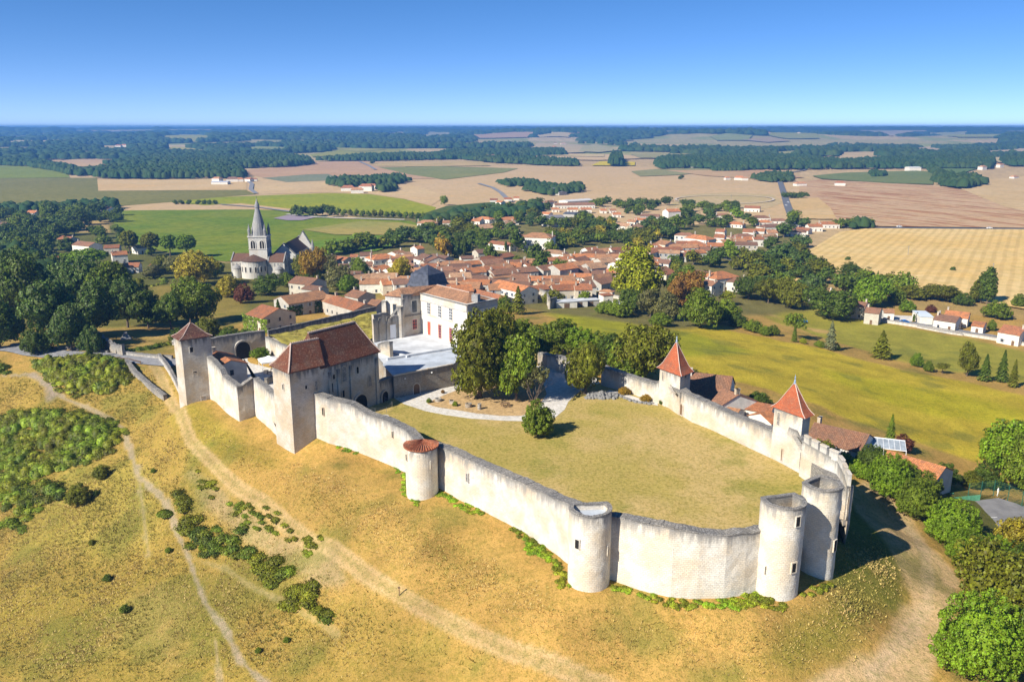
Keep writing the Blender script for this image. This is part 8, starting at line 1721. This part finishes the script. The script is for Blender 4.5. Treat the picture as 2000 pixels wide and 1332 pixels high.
# person in white by the court
def person(x, y, z, rz, label):
    t = mk('person', (x, y, z), label, 'person', None, rz)
    J = {'pel': (0,0,.95,.15), 'chest': (0,.02,1.35,.17), 'neck': (0,.02,1.52,.07), 'head': (0,.0,1.68,.11), 'top': (0,0,1.76,.09), 'ls': (-.2,.02,1.42,.075), 'le': (-.28,-.05,1.15,.05), 'lh': (-.3,-.25,1.05,.035), 'rs': (.2,.02,1.42,.075), 're': (.3,-.02,1.15,.05), 'rh': (.36,-.2,.98,.035), 'lk': (-.12,-.06,.5,.075), 'lf': (-.14,.04,.08,.05), 'lt': (-.15,-.12,.04,.04), 'rk': (.12,.02,.5,.075), 'rf': (.16,.1,.08,.05), 'rt': (.17,-.06,.04,.04)}
    ks = list(J); E_ = [('pel','chest'),('chest','neck'),('neck','head'),('head','top'),('chest','ls'),('ls','le'),('le','lh'),('chest','rs'),('rs','re'),('re','rh'),('pel','lk'),('lk','lf'),('lf','lt'),('pel','rk'),('rk','rf'),('rf','rt')]
    me = bpy.data.meshes.new('body'); me.from_pydata([J[k_][:3] for k_ in ks], [(ks.index(a), ks.index(b)) for a, b in E_], []); o = bpy.data.objects.new('body', me); C.objects.link(o); o.parent = t
    md = o.modifiers.new('skin', 'SKIN'); sd = me.skin_vertices[0].data
    for i, k_ in enumerate(ks): sd[i].radius = (J[k_][3],)*2
    sd[0].use_root = True; s2 = o.modifiers.new('sub', 'SUBSURF'); s2.levels = 1; s2.render_levels = 1; me.materials.append(plain('white_sportswear', (.75, .74, .72)))
    m = MB(); v, f = icos((0, .02, 1.74), (.12, .13, .1)); hm = npmesh('hair', v, f, M['wood'], parent=t); return t
x, y = P(1948, 968, tcz); person(x, y, tcz, .6, 'person dressed in white standing by the tennis court fence')
# cars
def carmesh():
    b = MB(); prof = [(-2.1,.35),(-2.1,.75),(-1.95,.95),(-1.2,1.0),(-.7,1.42),(.9,1.45),(1.6,1.0),(2.05,.9),(2.1,.35)]
    for s_ in (-.85, .85): b.face([(x_, s_, z_) for x_, z_ in (prof if s_ < 0 else prof[::-1])][::-1] if True else [])
    for (xa, za), (xb, zb) in zip(prof, prof[1:]+prof[:1]): b.face([(xa, -.85, za), (xa, .85, za), (xb, .85, zb), (xb, -.85, zb)])
    body = b.build('body', M['paint'], None); g = MB()
    for s_ in (-.86, .86): g.face([(-1.1, s_, 1.0), (-.65, s_, 1.36), (.85, s_, 1.38), (1.4, s_, 1.0)])
    g.face([(-1.2, -.7, 1.02), (-.72, -.7, 1.42), (-.72, .7, 1.42), (-1.2, .7, 1.02)]); g.face([(.92, -.7, 1.46), (1.6, -.7, 1.02), (1.6, .7, 1.02), (.92, .7, 1.46)]); gl = g.build('window', M['glass'], None); w = MB(); tube(w, [(0, -.1, 0, .32), (0, .1, 0, .32)], 10) if False else None
    for k_ in range(12):
        a, c_ = 2*math.pi*k_/12, 2*math.pi*(k_+1)/12; w.face([(.32*math.cos(a), -.1, .32*math.sin(a)), (.32*math.cos(c_), -.1, .32*math.sin(c_)), (.32*math.cos(c_), .1, .32*math.sin(c_)), (.32*math.cos(a), .1, .32*math.sin(a))]); w.face([(0, -.1, 0), (.32*math.cos(a), -.1, .32*math.sin(a)), (.32*math.cos(c_), -.1, .32*math.sin(c_))]); w.face([(0, .1, 0), (.32*math.cos(a), .1, .32*math.sin(a)), (.32*math.cos(c_), .1, .32*math.sin(c_))])
    wh = w.build('wheel', M['dark'], None)
    for o in (body, gl, wh): C.objects.unlink(o)
    return body, gl, wh
CARP = carmesh()
def car(px, py, col, rz, label, dz=.12):
    x, y, z = G(px, py); t = mk('parked_car' if 'park' in label else 'car', (x, y, z+dz), label, 'car', None, rz); b = dup(CARP[0], t); b.color = (*col, 1); dup(CARP[1], t)
    for a in (-1.3, 1.3):
        for s_ in (-.8, .8): w = dup(CARP[2], t); w.location = (a, s_, .32)
CWH = (.75, .76, .78)
car(1205, 594, CWH, .3, 'white parked car left of its twin near the gatehouse'); car(1216, 597, CWH, .35, 'white parked car right of its twin near the gatehouse'); car(1566, 631, (.02, .22, .62), .2, 'bright blue parked car on the gravel drive'); car(1765, 632, (.02, .18, .55), .2, 'blue parked car beside the grey courtyard')
car(1535, 404, CWH, 1.5, 'white car driving on the straight main road, upper', .8); car(1539, 398, CWH, 1.5, 'small white car driving farther up the straight main road', .8); car(1756, 446, CWH, 0, 'white car driving on the crossing road, left one', .9); car(1932, 449, CWH, 0, 'white car driving on the crossing road, right one', .9); car(118, 421, CWH, .2, 'white car parked in the left suburb yard'); car(165, 423, (.3, .3, .1), .2, 'yellowish machine parked in the left suburb yard'); car(1240, 462, CWH, .2, 'white parked car under the town trees')
# power poles
for i, (px, py, h_) in enumerate([(1773,500,20),(1938,535,22),(1428,390,9),(680,485,14)]):
    x, y, z = G(px, py); s_ = (y*CP)/FPX; t = mk('utility_pole', (x, y, z), ['thin pole in the cross hatched wheat field', 'thin pole above the twin poplars', 'white goal pole by the running track', 'thin pole at the edge of the bright green field'][i], 'pole'); m = MB(); H2 = h_*s_; m.prism(arc_poly((0, 0), .16, 0, 300, 6), -.5, H2); m.build('pole', M['metal'], t, local=True); m = MB(); m.box(-.8, -.06, H2*.92, .8, .06, H2*.92+.15); m.build('crossarm', M['metal'], t, local=True)

# ================================================================= HAZE
hz = MB(); hz.box(-14500, -400, -60, 14500, 14600, 72); zt_max = 125
k = NT('haze'); k.m.node_tree.nodes.remove(k.out) if False else None
pv = k.n('ShaderNodeVolumePrincipled'); pv.inputs['Color'].default_value = (.17, .46, 1.0, 1); pv.inputs['Density'].default_value = HAZE; pv.inputs['Anisotropy'].default_value = .2
k.l(pv.outputs[0], k.out.inputs['Volume']); ho_ = hz.build('haze', k.m, None); tag(ho_, kind='stuff')
name_all()
print('trees', NTREE[0], 'houses', len(HOUSES), 'objects', len(bpy.data.objects), 'tris', sum(len(me.polygons) for me in bpy.data.meshes))
